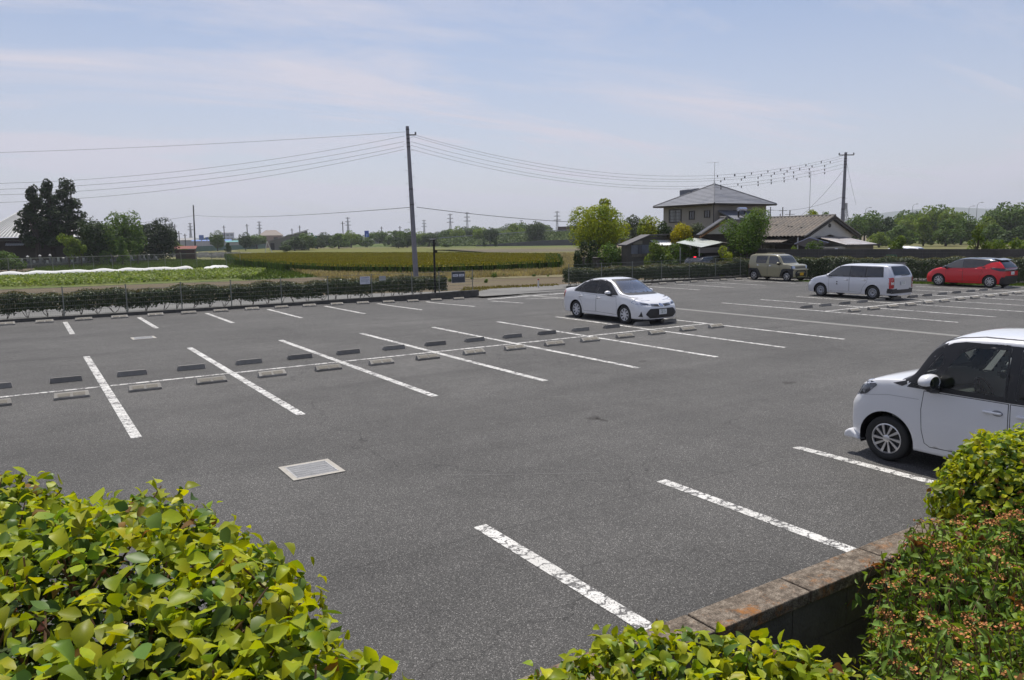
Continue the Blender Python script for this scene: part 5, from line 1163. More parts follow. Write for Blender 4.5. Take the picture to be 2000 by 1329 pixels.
field('pale_wheat_field', [(455, 485), (470, 491.5), (560, 499), (700, 500.5), (880, 496), (950, 493), (830, 485), (620, 486)], f_pale, ZG + .03)
field('brown_plot', [(830, 489), (930, 493.5), (1140, 491), (1140, 486), (1000, 487)], f_grey, ZG + .03)
field('brown_plot', [(930, 504), (1140, 500), (1145, 512), (1105, 520), (1090, 505)], f_grey, ZG + .03)
field('far_field', [(840, 477), (1140, 475.5), (1140, 483), (840, 484.5)], f_green, ZG + .035)
field('dry_verge', [(870, 498), (1000, 493), (1140, 497), (1140, 500), (1000, 503), (880, 502)], f_dry, ZG + .04)
field('dry_verge', [(560, 528), (700, 534), (880, 536), (1100, 531), (1140, 541), (880, 547), (640, 547)], f_dry, ZG + .03)
# big wheat field: a raised stand of stems with a dark green flank
wp = gp([(440, 506), (560, 502), (720, 503.5), (900, 504), (1090, 508), (1098, 528), (980, 536), (850, 541), (640, 538), (540, 530), (455, 519)])
field('wheat_field', wp, f_green, ZG + .05, world=True)
wh = ZG + .78
inset = [( x*.992 + 35*.008, y*.992 + 70*.008) for x, y in wp]
field('wheat_canopy', inset, f_wheat, wh, 'stuff', world=True)
def poly_edge_blades(name, poly, per_m, h, col, c2, seed, depth=1.6, w_=.07, z=ZG):
    rs = np.random.default_rng(seed); Vs = []
    for i in range(len(poly)):
        a = np.array(poly[i]); b_ = np.array(poly[(i+1) % len(poly)]); L_ = np.linalg.norm(b_-a); n = int(L_*per_m); t = rs.random(n)[:, None]; c = np.array(poly).mean(0); inw = (c - (a+b_)/2); inw = inw/np.linalg.norm(inw)
        Vs.append(a + (b_-a)*t + inw*(rs.random((n, 1))*depth - .1))
    p = np.concatenate(Vs); n = len(p); an = rs.uniform(0, 6.283, n); hh = h*rs.uniform(.8, 1.12, n); dx_, dy_ = np.cos(an)*w_/2, np.sin(an)*w_/2; lx, ly = rs.normal(0, .08, n), rs.normal(0, .08, n); Z = np.full(n, z)
    V = np.stack([np.stack([p[:, 0]-dx_, p[:, 1]-dy_, Z], 1), np.stack([p[:, 0]+dx_, p[:, 1]+dy_, Z], 1), np.stack([p[:, 0]+dx_*.7+lx, p[:, 1]+dy_*.7+ly, Z+hh], 1), np.stack([p[:, 0]-dx_*.7+lx, p[:, 1]-dy_*.7+ly, Z+hh], 1)], 1).reshape(-1, 3)
    o = link(name, mesh_np(V, np.arange(4*n).reshape(n, 4)), leafmat('m_' + name, col, c2, .5, .35, .15, (1.3, 1.3, .5), .7)); o['kind'] = 'stuff'
poly_edge_blades('wheat_stems', wp, 70, .86, (.085, .15, .02), (.05, .085, .018), 51, 1.8)
grass_tufts('wheat_ears', inset, 60000, .14, (.21, .185, .02), 52, .11, wh - .04, .3, .25, c2=(.14, .14, .015))
grass_tufts('dry_grass', gp([(560, 530), (700, 534), (880, 538), (1100, 531), (1115, 537), (880, 546), (640, 546)]), 16000, .34, (.42, .36, .23), 53, .05, ZG, .4, .3, c2=(.22, .18, .10))
grass_tufts('dry_grass', gp([(880, 497), (1000, 500), (1140, 497), (1140, 500), (1000, 504), (880, 503)]), 5000, .35, (.38, .31, .15), 54, .12, ZG, .35, .3)
grass_tufts('dry_grass', gp([(1095, 505), (1135, 500), (1140, 545), (1100, 535)]), 4000, .45, (.36, .30, .16), 154, .06, ZG, .35, .3)
grass_tufts('grass', gp([(66, 512), (310, 508), (560, 512), (640, 541), (480, 549), (420, 533), (0, 545), (70, 530)]), 26000, .22, (.16, .20, .035), 55, .10, ZG, .4, .3, c2=(.09, .14, .03))
grass_tufts('verge_weeds', gp([(890, 583), (905, 566), (960, 564), (1090, 559), (1092, 562), (960, 568)]) , 1400, .09, (.22, .19, .06), 56, .05, ZG + .08, .4)
# leafy crop rows
def crop():
    rs = np.random.default_rng(61); poly = gp([(-200, 548), (0, 543), (420, 529), (520, 530), (500, 543), (200, 556), (0, 562), (-200, 566)]); xs = [p[0] for p in poly]; ys = [p[1] for p in poly]; pts = []
    while len(pts) < 26000:
        X = rs.uniform(min(xs), max(xs), 20000); Y = rs.uniform(min(ys), max(ys), 20000); Y = np.round(Y/.75)*.75 + rs.normal(0, .17, 20000); pts += [(x, y) for x, y in zip(X, Y) if inpoly((x, y), poly)]
    pts = np.array(pts[:26000]); P_ = np.column_stack([pts, ZG + rs.random(len(pts))*.34 + .04]); 
    V, F = leaf_mesh(P_, np.tile([0, -.1, 1.0], (len(P_), 1)), .2, spread=.6, rs=rs, aspect=.8); o = link('leafy_crop', mesh_np(V, F), leafmat('crop_leaf', (.25, .29, .07), (.10, .15, .035), .6, .35, .3, (1.3, 1.4, .5), .5)); o['kind'] = 'stuff'
crop()
# weeds on the near brown field
def weed(x, y, s, seed, label=None):
    rs = np.random.default_rng(seed); n = int(90*s*3); d = unit(rs.normal(0, 1, (n, 3))); P_ = d*np.array([.5, .5, .4])*s*rs.random((n, 1))**.4 + np.array([0, 0, .38*s])
    P_[:, 2] = np.maximum(P_[:, 2], .02); V, F = leaf_mesh(P_, d + [0, 0, .5], .13, spread=.7, rs=rs); return V + np.array([x, y, ZG]), F
rr = random.Random(3); Vs, Fs, b0 = [], [], 0
for (px, py, s) in [(915, 541, .5), (925, 543, .4), (930, 539, .45), (953, 540, .4), (960, 541, .6), (965, 543, .7), (972, 540, .5), (985, 541, .5), (993, 540, .4), (1003, 538, .45), (949, 553, .35), (950, 550, .3), (922, 546, .3), (1043, 541, .35), (1075, 538, .35), (1070, 541, .25), (1090, 536, .3), (1120, 536, .4), (1150, 540, .5), (870, 548, .4), (880, 551, .4), (1068, 536, .3)]:
    c_ = G(px, py, ZG); V, F = weed(c_.x, c_.y, s*.75, int(px)); Vs.append(V); Fs.append(F[0] + b0); b0 += len(V)
o = link('field_weeds', mesh_np(np.concatenate(Vs), np.concatenate(Fs)), leafmat('weed_leaf', (.13, .19, .035), (.07, .11, .03), 1, .3, .3)); o['kind'] = 'stuff'
# white fleece tunnels
fleece = mat('white_fleece', (.66, .66, .63), .8, noise=(1.2, .12), bump=(4, .5, .05))
def tunnel(label, x0, x1, px, py, taper):
    pass
def tun(label, A, B, hh, seed):
    a = G(*A, ZG); b_ = G(*B, ZG); L_ = (b_-a).length; t = thing('crop_cover', label, 'crop cover', a, math.atan2((b_-a).y, (b_-a).x)); n = int(L_/.35); m_ = MB(); rr = random.Random(seed); K = 8; V = []
    for i in range(n+1):
        x = L_*i/n; f = min(1, (L_-x)/1.2 + .02, x/1.2 + .05); h = hh*(.82 + .20*abs(math.sin(x*1.25 + seed)) + .05*math.sin(x*3.3))*f; w_ = .62*(.6 + .4*f)
        for k in range(K+1): a_ = math.pi*k/K; V.append((x, -w_*math.cos(a_), h*math.sin(a_)**.8 if 0 < k < K else 0))
    m_.add(V, [(i*(K+1)+k, (i+1)*(K+1)+k, (i+1)*(K+1)+k+1, i*(K+1)+k+1) for i in range(n) for k in range(K)]); m_.build('fleece', fleece, t, 60)
    return t
tun('long white fleece tunnel covering a crop row in the left field', (-200, 552), (393, 531), .62, 1); tun('short white fleece tunnel at the right end of the crop row', (398, 532), (446, 527), .60, 4)
# chain-link fence in the left field
cl = thing('chain_link_fence', 'grey chain-link fence crossing the field beyond the white crop cover', 'fence', G(-180, 560, ZG)); O = Vector(cl.location); a = G(-180, 552, ZG); b_ = G(470, 521, ZG)
pm_ = MB(); n = 17
for k in range(n+1):
    q = a.lerp(b_, k/n) - O; MB().tube([q, q + Vector((0, 0, 1.75)), q + Vector((-.12, -.18, 1.95))], .028, 6).build('post', fpm, cl)
MB().tube([a - O + Vector((0, 0, 1.74)), b_ - O + Vector((0, 0, 1.74))], .024, 5).tube([a - O + Vector((0, 0, 1.0)), b_ - O + Vector((0, 0, 1.0))], .008, 4).build('top_rail', fpm, cl)
w_ = MB(); L_ = (b_-a).length; d = (b_-a)/L_; x = 0
while x < L_ - 1.7:
    w_.tube([a + d*x - O, a + d*(x+1.7) - O + Vector((0, 0, 1.7))], .004, 3, False); w_.tube([a + d*(x+1.7) - O, a + d*x - O + Vector((0, 0, 1.7))], .004, 3, False); x += .28
w_.build('wire_netting', fm, cl)

# ================================================================ utility poles and wires
polem = mat('pole_concrete', (.235, .235, .265), .85, noise=(2, .25), bump=(15, .3, .01)); poled = mat('pole_dark', (.045, .042, .04), .9)
insul = mat('insulator', (.10, .10, .11), .3); cable = mat('cable', (.02, .02, .02), .6)
def upole(label, base, top, r0, r1, arms=(), m=polem, steps=True, name='utility_pole'):
    t = thing(name, label, 'utility pole', base); v = Vector(top) - Vector(base); MB().tube([(0, 0, -.3), v], [r0, r1], 14).build('shaft', m, t, 60)
    if steps:
        s = MB(); 
        for i in range(16): 
            q = v*(.30 + .042*i); sg = 1 if i % 2 else -1; s.tube([q, q + Vector((.84, -.54, 0))*.36*sg], .011, 4)
        s.build('climbing_steps', steel, t)
    for f in (.98, .945, .92, .895, .87, .60, .50): q = v*f; MB().tube([q - v.normalized()*.03, q + v.normalized()*.03], r0 + (r1-r0)*f + .012, 12).build('clamp_band', poled, t)
    for (f, ln, dirv) in arms:
        q = v*f; a_ = MB(); a_.tube([q, q + Vector(dirv)*ln], .045, 6); a_.build('cross_arm', poled, t); MB().tube([q + Vector(dirv)*ln, q + Vector(dirv)*ln + Vector((0, 0, .2))], .06, 8).build('insulator', insul, t)
    return t
B1 = P(813, 546, 55.9); B1.z = ZG; T1 = P(795.5, 247, 55.9); upole('tall leaning concrete utility pole between the left hedge and the wheat field', B1, T1, .20, .115, [(.945, .55, (.84, -.54, 0))])
B2 = P(1643, 478, 79); B2.z = ZG; T2 = P(1652, 298, 79); t2 = upole('concrete utility pole with a cross arm beside the tiled roof house', B2, T2, .20, .12, [(.977, .75, (.84, -.54, 0)), (.977, .6, (-.84, .54, 0))])
B3 = P(381, 487, 175); B3.z = ZG; T3 = P(377.5, 401, 175); upole('slender dark utility pole behind the rusty shed', B3, T3, .17, .11, (), poled, False)
def sag(a, b_, s, n=28): a = Vector(a); b_ = Vector(b_); return [a.lerp(b_, i/n) - Vector((0, 0, 4*s*(i/n)*(1 - i/n))) for i in range(n+1)]
wires = {}
def wire(label, a, b_, s, r=.012, n=28, group='power lines strung between the poles'):
    t = thing('power_line', label, 'power line', a, 0, group); pts = sag(a, b_, s, n); MB().tube([p - Vector(a) for p in pts], r, 5).build('cable', cable, t); return t, pts
dpl = {i: 1 for i in range(1)}
ays = [(262, 'topmost'), (266, 'second'), (276, 'third'), (282, 'fourth'), (291, 'lowest')]
# right span: left pole -> right pole
Rs = [((806, 263), (1645, 305), 2.35), ((806, 267), (1645, 309), 2.45), ((802, 277), (1646, 314), 2.35), ((802, 284), (1646, 321), 2.45), ((803, 292), (1646, 328), 2.35)]
names = ['topmost', 'second highest', 'middle', 'second lowest', 'lowest']
mkm = mat('line_marker', (.03, .03, .035), .6)
mark = {0: [1402, 1436, 1471, 1497, 1523, 1545, 1572, 1604], 1: [1418, 1452, 1486, 1513, 1538, 1561, 1588, 1620], 2: [1410, 1445, 1479, 1505, 1531, 1553, 1580, 1613], 3: [1409, 1444, 1478, 1505, 1531, 1553, 1580, 1613], 4: [1408, 1445, 1479, 1506, 1531, 1554, 1581, 1613]}
for i, (A, Bq, s) in enumerate(Rs):
    a = P(*A, 55.9); b_ = P(*Bq, 79.0); t, pts = wire('%s cable of the span between the leaning pole and the right pole' % names[i], a, b_, s, .009)
    for px in mark[i]:
        # find the wire point whose image column matches
        best = None
        for k in range(len(pts)-1):
            for f in (0, .25, .5, .75):
                q = pts[k].lerp(pts[k+1], f); v = q - CAM; xx = v.dot(rt)/v.dot(fw)*FPX + 1000
                if best is None or abs(xx - px) < best[0]: best = (abs(xx - px), q)
        q = best[1] - a; big = 1.5 if (i < 2 and px in (1436, 1452)) else 1.0
        M = Matrix.Translation(q); MB().lathe([(.001, .04), (.03*big, -.02), (.05*big, -.10), (.035*big, -.17), (.001, -.2)], 8, M, 'z').build('line_marker', mkm, t)
# left span: left pole -> off frame to the left
Ls = [((792, 258), (-420, 306), 0.35), ((790, 266), (-420, 350), 1.5), ((789, 277), (-420, 362), 1.5), ((789, 286), (-420, 372), 1.55), ((790, 292), (-420, 388), 1.65)]
B4 = P(-424, 490, 78); B4.z = ZG; upole('utility pole outside the left edge that ends the cable span', B4, P(-420, 298, 78), .2, .12)
for i, (A, Bq, s) in enumerate(Ls):
    a = P(*A, 55.9); b_ = P(*Bq, 78.0); wire('%s cable running left from the leaning pole' % names[i], a, b_, s, .010)
# low phone cable on both sides
a = P(806, 405, 55.9); wire('low telephone cable running left to the dark slender pole', a, P(381, 421, 175), .5, .02); wire('low telephone cable running left out of the frame', P(381, 421, 175), P(-40, 430, 170), 1.5, .025)
wire('thick low telephone cable running right toward the house', P(814, 405, 55.9), P(1290, 438, 72), .35, .02)
wire('guy wire from the right pole down to the left', P(1646, 334, 79), P(1560, 425, 76), .3, .012); wire('thin service cable from the right pole to the left', P(1644, 385, 79), P(1500, 410, 90), .5, .012); wire('thin guy wire sloping right from the right pole', P(1652, 310, 79), P(1672, 400, 90), .1, .01)
MB_ = None

# ================================================================ houses on the right
wallbeige = mat('stucco_beige', (.32, .295, .26), .92, noise=(.6, .12), bump=(20, .3, .01)); slate = mat('slate_roof', (.165, .175, .205), .7, noise=(1.5, .2), bump=(4, .4, .03)); fascia = mat('dark_fascia', (.03, .027, .025), .6)
frame_dk = mat('window_frame_dark', (.03, .026, .024), .5); paneg = mat('window_pane', (.09, .095, .10), .06, spec=.9); panel_ = mat('window_pane_light', (.25, .26, .26), .1, spec=.8); whitepl = mat('white_plaster', (.55, .54, .50), .9, noise=(.8, .12)); woodd = mat('dark_wood', (.035, .027, .022), .85, noise=(3, .4))
def tiled(name, col, c2, sx, sy, rot=0):
    """roof tiles by colour alone, with the shade between ribs painted in"""
    m = bpy.data.materials.new(name); m.use_nodes = True; MATS[name] = m; nt = m.node_tree; b = nt.nodes['Principled BSDF']; N = nt.nodes.new; L = nt.links.new
    tc = N('ShaderNodeTexCoord'); t = N('ShaderNodeTexNoise'); t.inputs['Scale'].default_value = 1.6; t.inputs['Detail'].default_value = 7; L(tc.outputs['Object'], t.inputs['Vector']); r = N('ShaderNodeValToRGB'); r.color_ramp.elements[0].position = .35; r.color_ramp.elements[1].position = .65; r.color_ramp.elements[0].color = (*c2, 1); r.color_ramp.elements[1].color = (*col, 1); L(t.outputs[0], r.inputs[0]); sp_ = N('ShaderNodeSeparateXYZ'); L(tc.outputs['Object'], sp_.inputs[0])
    def groove_shade(sock, per, lo):  # shade between ribs and courses, put into the colour
        a = N('ShaderNodeMath'); a.operation = 'PINGPONG'; a.inputs[1].default_value = per/2; L(sock, a.inputs[0]); q = N('ShaderNodeMapRange'); q.inputs[1].default_value = 0; q.inputs[2].default_value = per*.3; q.inputs[3].default_value = lo; q.inputs[4].default_value = 1; L(a.outputs[0], q.inputs[0]); return q.outputs[0]
    g1 = groove_shade(sp_.outputs[1], 9.6/27, .48); g2 = groove_shade(sp_.outputs[0], .36, .7); mu = N('ShaderNodeMath'); mu.operation = 'MULTIPLY'; L(g1, mu.inputs[0]); L(g2, mu.inputs[1]); sc_ = N('ShaderNodeVectorMath'); sc_.operation = 'SCALE'; L(r.outputs[0], sc_.inputs[0]); L(mu.outputs[0], sc_.inputs['Scale']); L(sc_.outputs[0], b.inputs['Base Color']); b.inputs['Roughness'].default_value = .75
    return m
tilem = tiled('clay_tiles', (.195, .155, .12), (.11, .095, .08), 1, 1)
def roof_slope(b, p00, p10, p11, p01, n, rib=.05):
    """corrugated slope: ribs run from the p00-p10 eave to the p01-p11 ridge"""
    p00, p10, p11, p01 = map(Vector, (p00, p10, p11, p01)); nm = (p10-p00).cross(p01-p00).normalized()
    if nm.z < 0: nm = -nm
    V = []; K = n*4
    for i in range(K+1):
        f = i/K; h = nm*rib*abs(math.sin(math.pi*f*n)); V += [p00.lerp(p10, f) + h, p01.lerp(p11, f) + h]
    b.add(V, [(2*i, 2*i+2, 2*i+3, 2*i+1) for i in range(K)])
def window(parent, c, w_, h_, axis, m=paneg, bars=0, label=None, dr=1):
    """window centred at c on a wall facing -x (axis 'x') or -y (axis 'y'): frame, pane, bars"""
    t = .06; b = MB(); 
    def bx(B, u0, u1, z0, z1, d0, d1):
        if axis == 'x': B.box(c[0]-d1, c[0]-d0, c[1]+u0, c[1]+u1, c[2]+z0, c[2]+z1)
        else: B.box(c[0]+u0, c[0]+u1, c[1]-d1, c[1]-d0, c[2]+z0, c[2]+z1)
    bx(b, -w_/2, w_/2, h_/2-t, h_/2, 0, .07); bx(b, -w_/2, w_/2, -h_/2, -h_/2+t, 0, .07); bx(b, -w_/2, -w_/2+t, -h_/2+t, h_/2-t, 0, .07); bx(b, w_/2-t, w_/2, -h_/2+t, h_/2-t, 0, .07); bx(b, -.025, .025, -h_/2+t, h_/2-t, 0, .06)
    f = b.build('window', frame_dk, parent); p = MB(); bx(p, -w_/2+t, w_/2-t, -h_/2+t, h_/2-t, .005, .02); p.build('pane', m, f)
    if bars:
        q = MB()
        for k in range(1, bars): u = -w_/2 + w_*k/bars; bx(q, u-.012, u+.012, -h_/2+t, h_/2-t, .022, .04)
        for k in range(1, 4): z = -h_/2 + h_*k/4; bx(q, -w_/2+t, w_/2-t, z-.012, z+.012, .023, .041)
        q.build('window_bars', frame_dk, f)
    return f
# --- two-storey house
h1 = thing('two_storey_house', 'two-storey beige house with a grey hipped roof and aerial', 'house', (51.4, 30.8, ZG)); O = Vector((51.4, 30.8, ZG)); lx = lambda x, y, z: (x - O.x, y - O.y, z - O.z)
X0, X1, Y0, Y1 = 48.1, 54.75, 27.85, 33.8; EX0, EX1, EY0, EY1, EZ = 47.45, 55.35, 27.2, 34.45, 5.45
b = MB(); b.box(X0-O.x, X1-O.x, Y0-O.y, Y1-O.y, 0, 5.42-O.z); b.build('wall', wallbeige, h1)
AP = Vector(lx(51.4, 30.85, 7.32)); cn = [Vector(lx(EX0, EY0, EZ)), Vector(lx(EX1, EY0, EZ)), Vector(lx(EX1, EY1, EZ)), Vector(lx(EX0, EY1, EZ))]; b = MB()
for i in range(4):
    p, q = cn[i], cn[(i+1) % 4]; K = 14
    for k in range(K):            # courses of slate, each lapped over the last
        f0, f1 = k/K, (k+1)/K; a0, a1 = p.lerp(AP, f0), q.lerp(AP, f0); c0, c1 = p.lerp(AP, f1), q.lerp(AP, f1); up_ = Vector((0, 0, .022)); b.add([a0+up_, a1+up_, c1, c0, a0, a1], [(0, 1, 2, 3), (4, 5, 1, 0)])
rf = b.build('roof', slate, h1); b = MB()
for i in range(4): b.tube([cn[i] + Vector((0, 0, .03)), AP + Vector((0, 0, .03))], .05, 6)
b.build('ridge_caps', mat('ridge_grey', (.12, .125, .14), .6), rf)
b = MB(); b.box(EX0-O.x, EX1-O.x, EY0-O.y, EY1-O.y, EZ-O.z-.12, EZ-O.z-.004); b.build('soffit', fascia, h1)
b = MB()
for (p, q) in ((0, 1), (0, 3)): b.tube([cn[p] + Vector((-.03, -.03, -.04)), cn[q] + Vector((-.03, -.03, -.04))], .06, 6)
b.build('gutter', fascia, h1)
b = MB(); b.tube([lx(48.03, 27.78, 5.35), lx(48.03, 27.78, 2)], .04, 6); b.tube([lx(48.03, 28.1, 5.35), lx(48.03, 28.1, 2)], .001, 4); b.build('downpipe', fascia, h1)
b = MB(); b.prism([(49.9-O.x, 5.7-O.z), (49.9-O.x, 6.9-O.z), (50.9-O.x, 7.05-O.z), (50.9-O.x, 5.7-O.z)], 32.2-O.y, 33.6-O.y, 'y'); b.build('dormer', slate, h1)
window(h1, lx(X0, 32.3, 4.55), 1.5, 1.15, 'x', panel_, 8); window(h1, lx(X0, 30.3, 4.55), .62, .75, 'x'); window(h1, lx(X0, 28.55, 4.6), .62, .62, 'x'); window(h1, lx(51.2, Y0, 4.45), 1.5, .95, 'y', paneg); window(h1, lx(53.3, Y0, 4.3), 1.2, 1.1, 'y', paneg)
cond = thing('water_heater', 'cylindrical solar water tank on the lean-to roof of the beige house', 'water tank', lx(0, 0, 0)); cond.location = (49.9, 26.4, 4.62); cond.scale = (.75, .75, .75)
b = MB(); M = Matrix.Translation((0, 0, .42)) ; b.lathe([(.001, -.62), (.22, -.62), (.22, .62), (.001, .62)], 18, M, 'x'); b.build('tank', mat('tank_silver', (.5, .52, .62), .2, .8), cond, 40); b = MB(); b.box(-.6, .6, -.9, -.15, -.1, .0, Matrix.Rotation(R(24), 4, 'X')); b.build('collector_panel', paneg, cond); MB().box(-.55, -.5, -.1, .1, -1.0, .25).box(.5, .55, -.1, .1, -1.0, .25).build('stand', fascia, cond)
# lean-to wing carrying the tank
b = MB(); b.prism([(26.0-O.y, 4.1-O.z), (27.84-O.y, 4.9-O.z), (27.84-O.y, 4.8-O.z), (26.0-O.y, 4.0-O.z)], 48.6-O.x, 53.5-O.x, 'x'); b.build('lean_to_roof', slate, h1); MB().box(48.8-O.x, 53.3-O.x, 26.2-O.y, 27.84-O.y, 0, 4.05-O.z).build('wing_wall', wallbeige, h1)
def aerial(label, base, h, px=1, boom=.7):
    t = thing('tv_aerial', label, 'aerial', base); b = MB(); b.tube([(0, 0, 0), (0, 0, h)], .022, 6); b.build('mast', steel, t); b = MB(); b.tube([(-boom*.84, boom*.54, h-.05), (boom*.5*.84, -boom*.5*.54, h-.05)], .012, 4)
    for k in range(8): q = Vector((-boom*.84, boom*.54, h-.05)).lerp(Vector((boom*.5*.84, -boom*.5*.54, h-.05)), k/7); b.tube([q - Vector((.54, .84, 0))*.16, q + Vector((.54, .84, 0))*.16], .006, 3)
    for k in (0, 1, 2): q = Vector((boom*.5*.84, -boom*.5*.54, h-.2 + .15*k)); b.tube([q - Vector((.54, .84, 0))*.16, q + Vector((.54, .84, 0))*.16], .006, 3)
    b.build('antenna', steel, t); b = MB()
    for a_ in range(3): b.tube([(0, 0, .35), (.18*math.cos(a_*2.09), .18*math.sin(a_*2.09), -.05)], .01, 4)
    b.build('stay', steel, t)
    return t
aerial('television aerial on the peak of the grey hipped roof', (51.4, 30.85, 7.3), 1.95); aerial('tall thin aerial mast behind the tiled roof', (59.4, 26.8, 4.2), 4.2, boom=.55)
# --- tiled single-storey house: main wing and left wing
h2 = thing('tiled_house', 'single-storey house with brown tiled gable roofs and white gable ends', 'house', (53.3, 22, ZG)); O = Vector((53.3, 22, ZG)); lx = lambda x, y, z: (x - O.x, y - O.y, z - O.z)
b = MB(); b.box(50.5-O.x, 56.1-O.x, 20.55-O.y, 30.0-O.y, 0, 2.7-O.z); b.build('wall', woodd, h2)
b = MB(); b.prism([(50.2-O.x, 2.62-O.z), (53.3-O.x, 3.98-O.z), (56.4-O.x, 2.62-O.z), (55.6-O.x, 2.2-O.z), (53.3-O.x, 2.75-O.z), (51.0-O.x, 2.3-O.z)], 20.35-O.y, 20.54-O.y, 'y'); b.build('gable', whitepl, h2)
b = MB(); b.box(50.4-O.x, 56.2-O.x, 20.40-O.y, 20.52-O.y, .0, 2.2-O.z); b.build('gable_wall', wallbeige, h2)
b = MB(); b.lathe([(.001, -.03), (.16, -.03), (.16, .03)], 16, Matrix.Translation(lx(53.15, 20.34, 3.45)), 'y'); b.build('gable_vent', fascia, h2)
b = MB(); roof_slope(b, lx(49.75, 20.0, 2.62), lx(49.75, 29.6, 2.62), lx(53.3, 29.6, 4.2), lx(53.3, 20.0, 4.2), 27, .10); rf = b.build('roof', tilem, h2, 60)
b = MB(); roof_slope(b, lx(56.85, 20.0, 2.62), lx(56.85, 29.6, 2.62), lx(53.3, 29.6, 4.2), lx(53.3, 20.0, 4.2), 34, .055); b.build('roof', tilem, h2, 60)
b = MB(); b.tube([lx(53.3, 19.95, 4.24), lx(53.3, 29.7, 4.24)], .10, 8); b.tube([lx(53.3, 20.05, 4.22), lx(49.72, 20.05, 2.66)], .07, 6); b.tube([lx(53.3, 20.05, 4.22), lx(56.88, 20.05, 2.66)], .07, 6); b.build('ridge_tiles', mat('ridge_tile_grey', (.13, .12, .11), .8), rf)
for sx, xe in ((-1, 49.8), (1, 56.8)):
    b = MB(); M = None; b.prism([(53.3-O.x, 4.10-O.z), (xe-O.x, 2.54-O.z), (xe-O.x, 2.40-O.z), (53.3-O.x, 3.92-O.z)], 20.02-O.y, 20.2-O.y, 'y'); b.build('bargeboard', fascia, h2)
# plasterwork line on the roof: loose pale tiles
b = MB()
for k in range(16): q = Vector(lx(52.6, 28.6, 3.92)).lerp(Vector(lx(51.2, 21.6, 3.30)), k/15); b.box(q.x-.07, q.x+.07, q.y-.14, q.y+.10, q.z+.04, q.z+.075) if k % 4 != 2 else None
b.build('patched_tiles', mat('pale_tile', (.5, .46, .36), .8), rf)
b = MB(); roof_slope(b, lx(48.9, 21.6, 2.18), lx(48.9, 29, 2.18), lx(50.45, 29, 2.52), lx(50.45, 21.6, 2.52), 26, .035); b.build('porch_roof', tilem, h2, 60); MB().box(49.0-O.x, 50.4-O.x, 21.7-O.y, 28.9-O.y, 2.02-O.z, 2.12-O.z).build('porch_soffit', fascia, h2)
window(h2, lx(50.48, 24.6, 1.35), 2.6, 1.7, 'x', paneg, 5); MB().tube([lx(49.1, 24.8, 0), lx(49.1, 24.8, 3.3)], .05, 6).build('flue', mat('rust_pipe', (.14, .07, .05), .8), h2); MB().tube([lx(49.6, 20.6, 0.4), lx(49.6, 20.6, 2.55)], .05, 6).build('porch_post', mat('pale_post', (.4, .4, .38), .7), h2)
# left wing
b = MB(); b.prism([(40.95-O.x, 2.92-O.z), (43.05-O.x, 3.95-O.z), (45.2-O.x, 2.92-O.z)], 22.4-O.y, 22.6-O.y, 'y'); b.build('gable', whitepl, h2); MB().box(40.9-O.x, 47.8-O.x, 22.65-O.y, 23.2-O.y, 0, 2.9-O.z).build('wall', woodd, h2)
b = MB(); roof_slope(b, lx(40.45, 22.0, 2.86), lx(40.45, 22.5, 2.86), lx(43.05, 22.5, 4.06), lx(43.05, 22.0, 4.06), 5, .05); roof_slope(b, lx(45.7, 22.0, 2.86), lx(45.7, 22.5, 2.86), lx(43.05, 22.5, 4.06), lx(43.05, 22.0, 4.06), 5, .05); b.build('roof', slate, h2, 60)
b = MB(); b.tube([lx(43.05, 21.95, 4.12), lx(43.05, 22.55, 4.12)], .10, 8); b.tube([lx(43.05, 22.02, 4.1), lx(40.42, 22.02, 2.9)], .07, 6); b.tube([lx(43.05, 22.02, 4.1), lx(45.7, 22.02, 2.9)], .07, 6); b.build('ridge_tiles', MATS['ridge_tile_grey'], h2)
b = MB(); b.prism([(43.05-O.x, 3.92-O.z), (40.5-O.x, 2.78-O.z), (40.5-O.x, 2.66-O.z), (43.05-O.x, 3.74-O.z)], 22.05-O.y, 22.2-O.y, 'y'); b.build('bargeboard', mat('orange_wood', (.22, .11, .05), .8), h2)
# annexe with tin roof right of the pole
tin = mat('tin_roof', (.42, .42, .44), .45, .5, noise=(1.5, .35, (.28, .24, .22)), bump=(3, .3, .02)); an = thing('tin_roofed_annexe', 'small annexe with a pale tin roof right of the utility pole', 'shed', (53.4, 18.2, ZG)); O = Vector((53.4, 18.2, ZG)); lx = lambda x, y, z: (x - O.x, y - O.y, z - O.z)
b = MB(); roof_slope(b, lx(50.9, 17.3, 1.98), lx(55.3, 17.3, 1.90), lx(55.0, 20.2, 2.52), lx(51.2, 20.2, 2.6), 18, .03); b.build('roof', tin, an, 60); MB().box(51.0-O.x, 55.0-O.x, 17.7-O.y, 20.0-O.y, 0, 1.86-O.z).build('wall', mat('grey_render', (.17, .165, .15), .9, noise=(1, .3)), an); MB().box(50.85-O.x, 55.35-O.x, 17.26-O.y, 17.3-O.y, 1.84-O.z, 1.97-O.z).build('fascia_board', fascia, an)
sol = thing('awning_panel', 'tilted shiny blue-grey awning panel left of the utility pole', 'awning', (49.6, 19.2, 2.05)); M = Matrix.Rotation(R(-20), 4, 'X') @ Matrix.Rotation(R(12), 4, 'Y'); MB().box(-1.3, .9, -.7, .7, 0, .04, M).build('sheet', mat('polycarbonate', (.40, .40, .50), .12, .4), sol); MB().box(.25, .85, -.68, .1, .045, .055, M).build('bright_patch', mat('patch_white', (.8, .8, .8), .3), sol); MB().tube([(-1.2, -.6, -.1), (-1.2, -.6, -2.1)], .03, 5).tube([(.8, -.6, -.2), (.8, -.6, -2.1)], .03, 5).build('leg', fascia, sol)  # bright_patch: plain white rectangle laid over one part of the panel
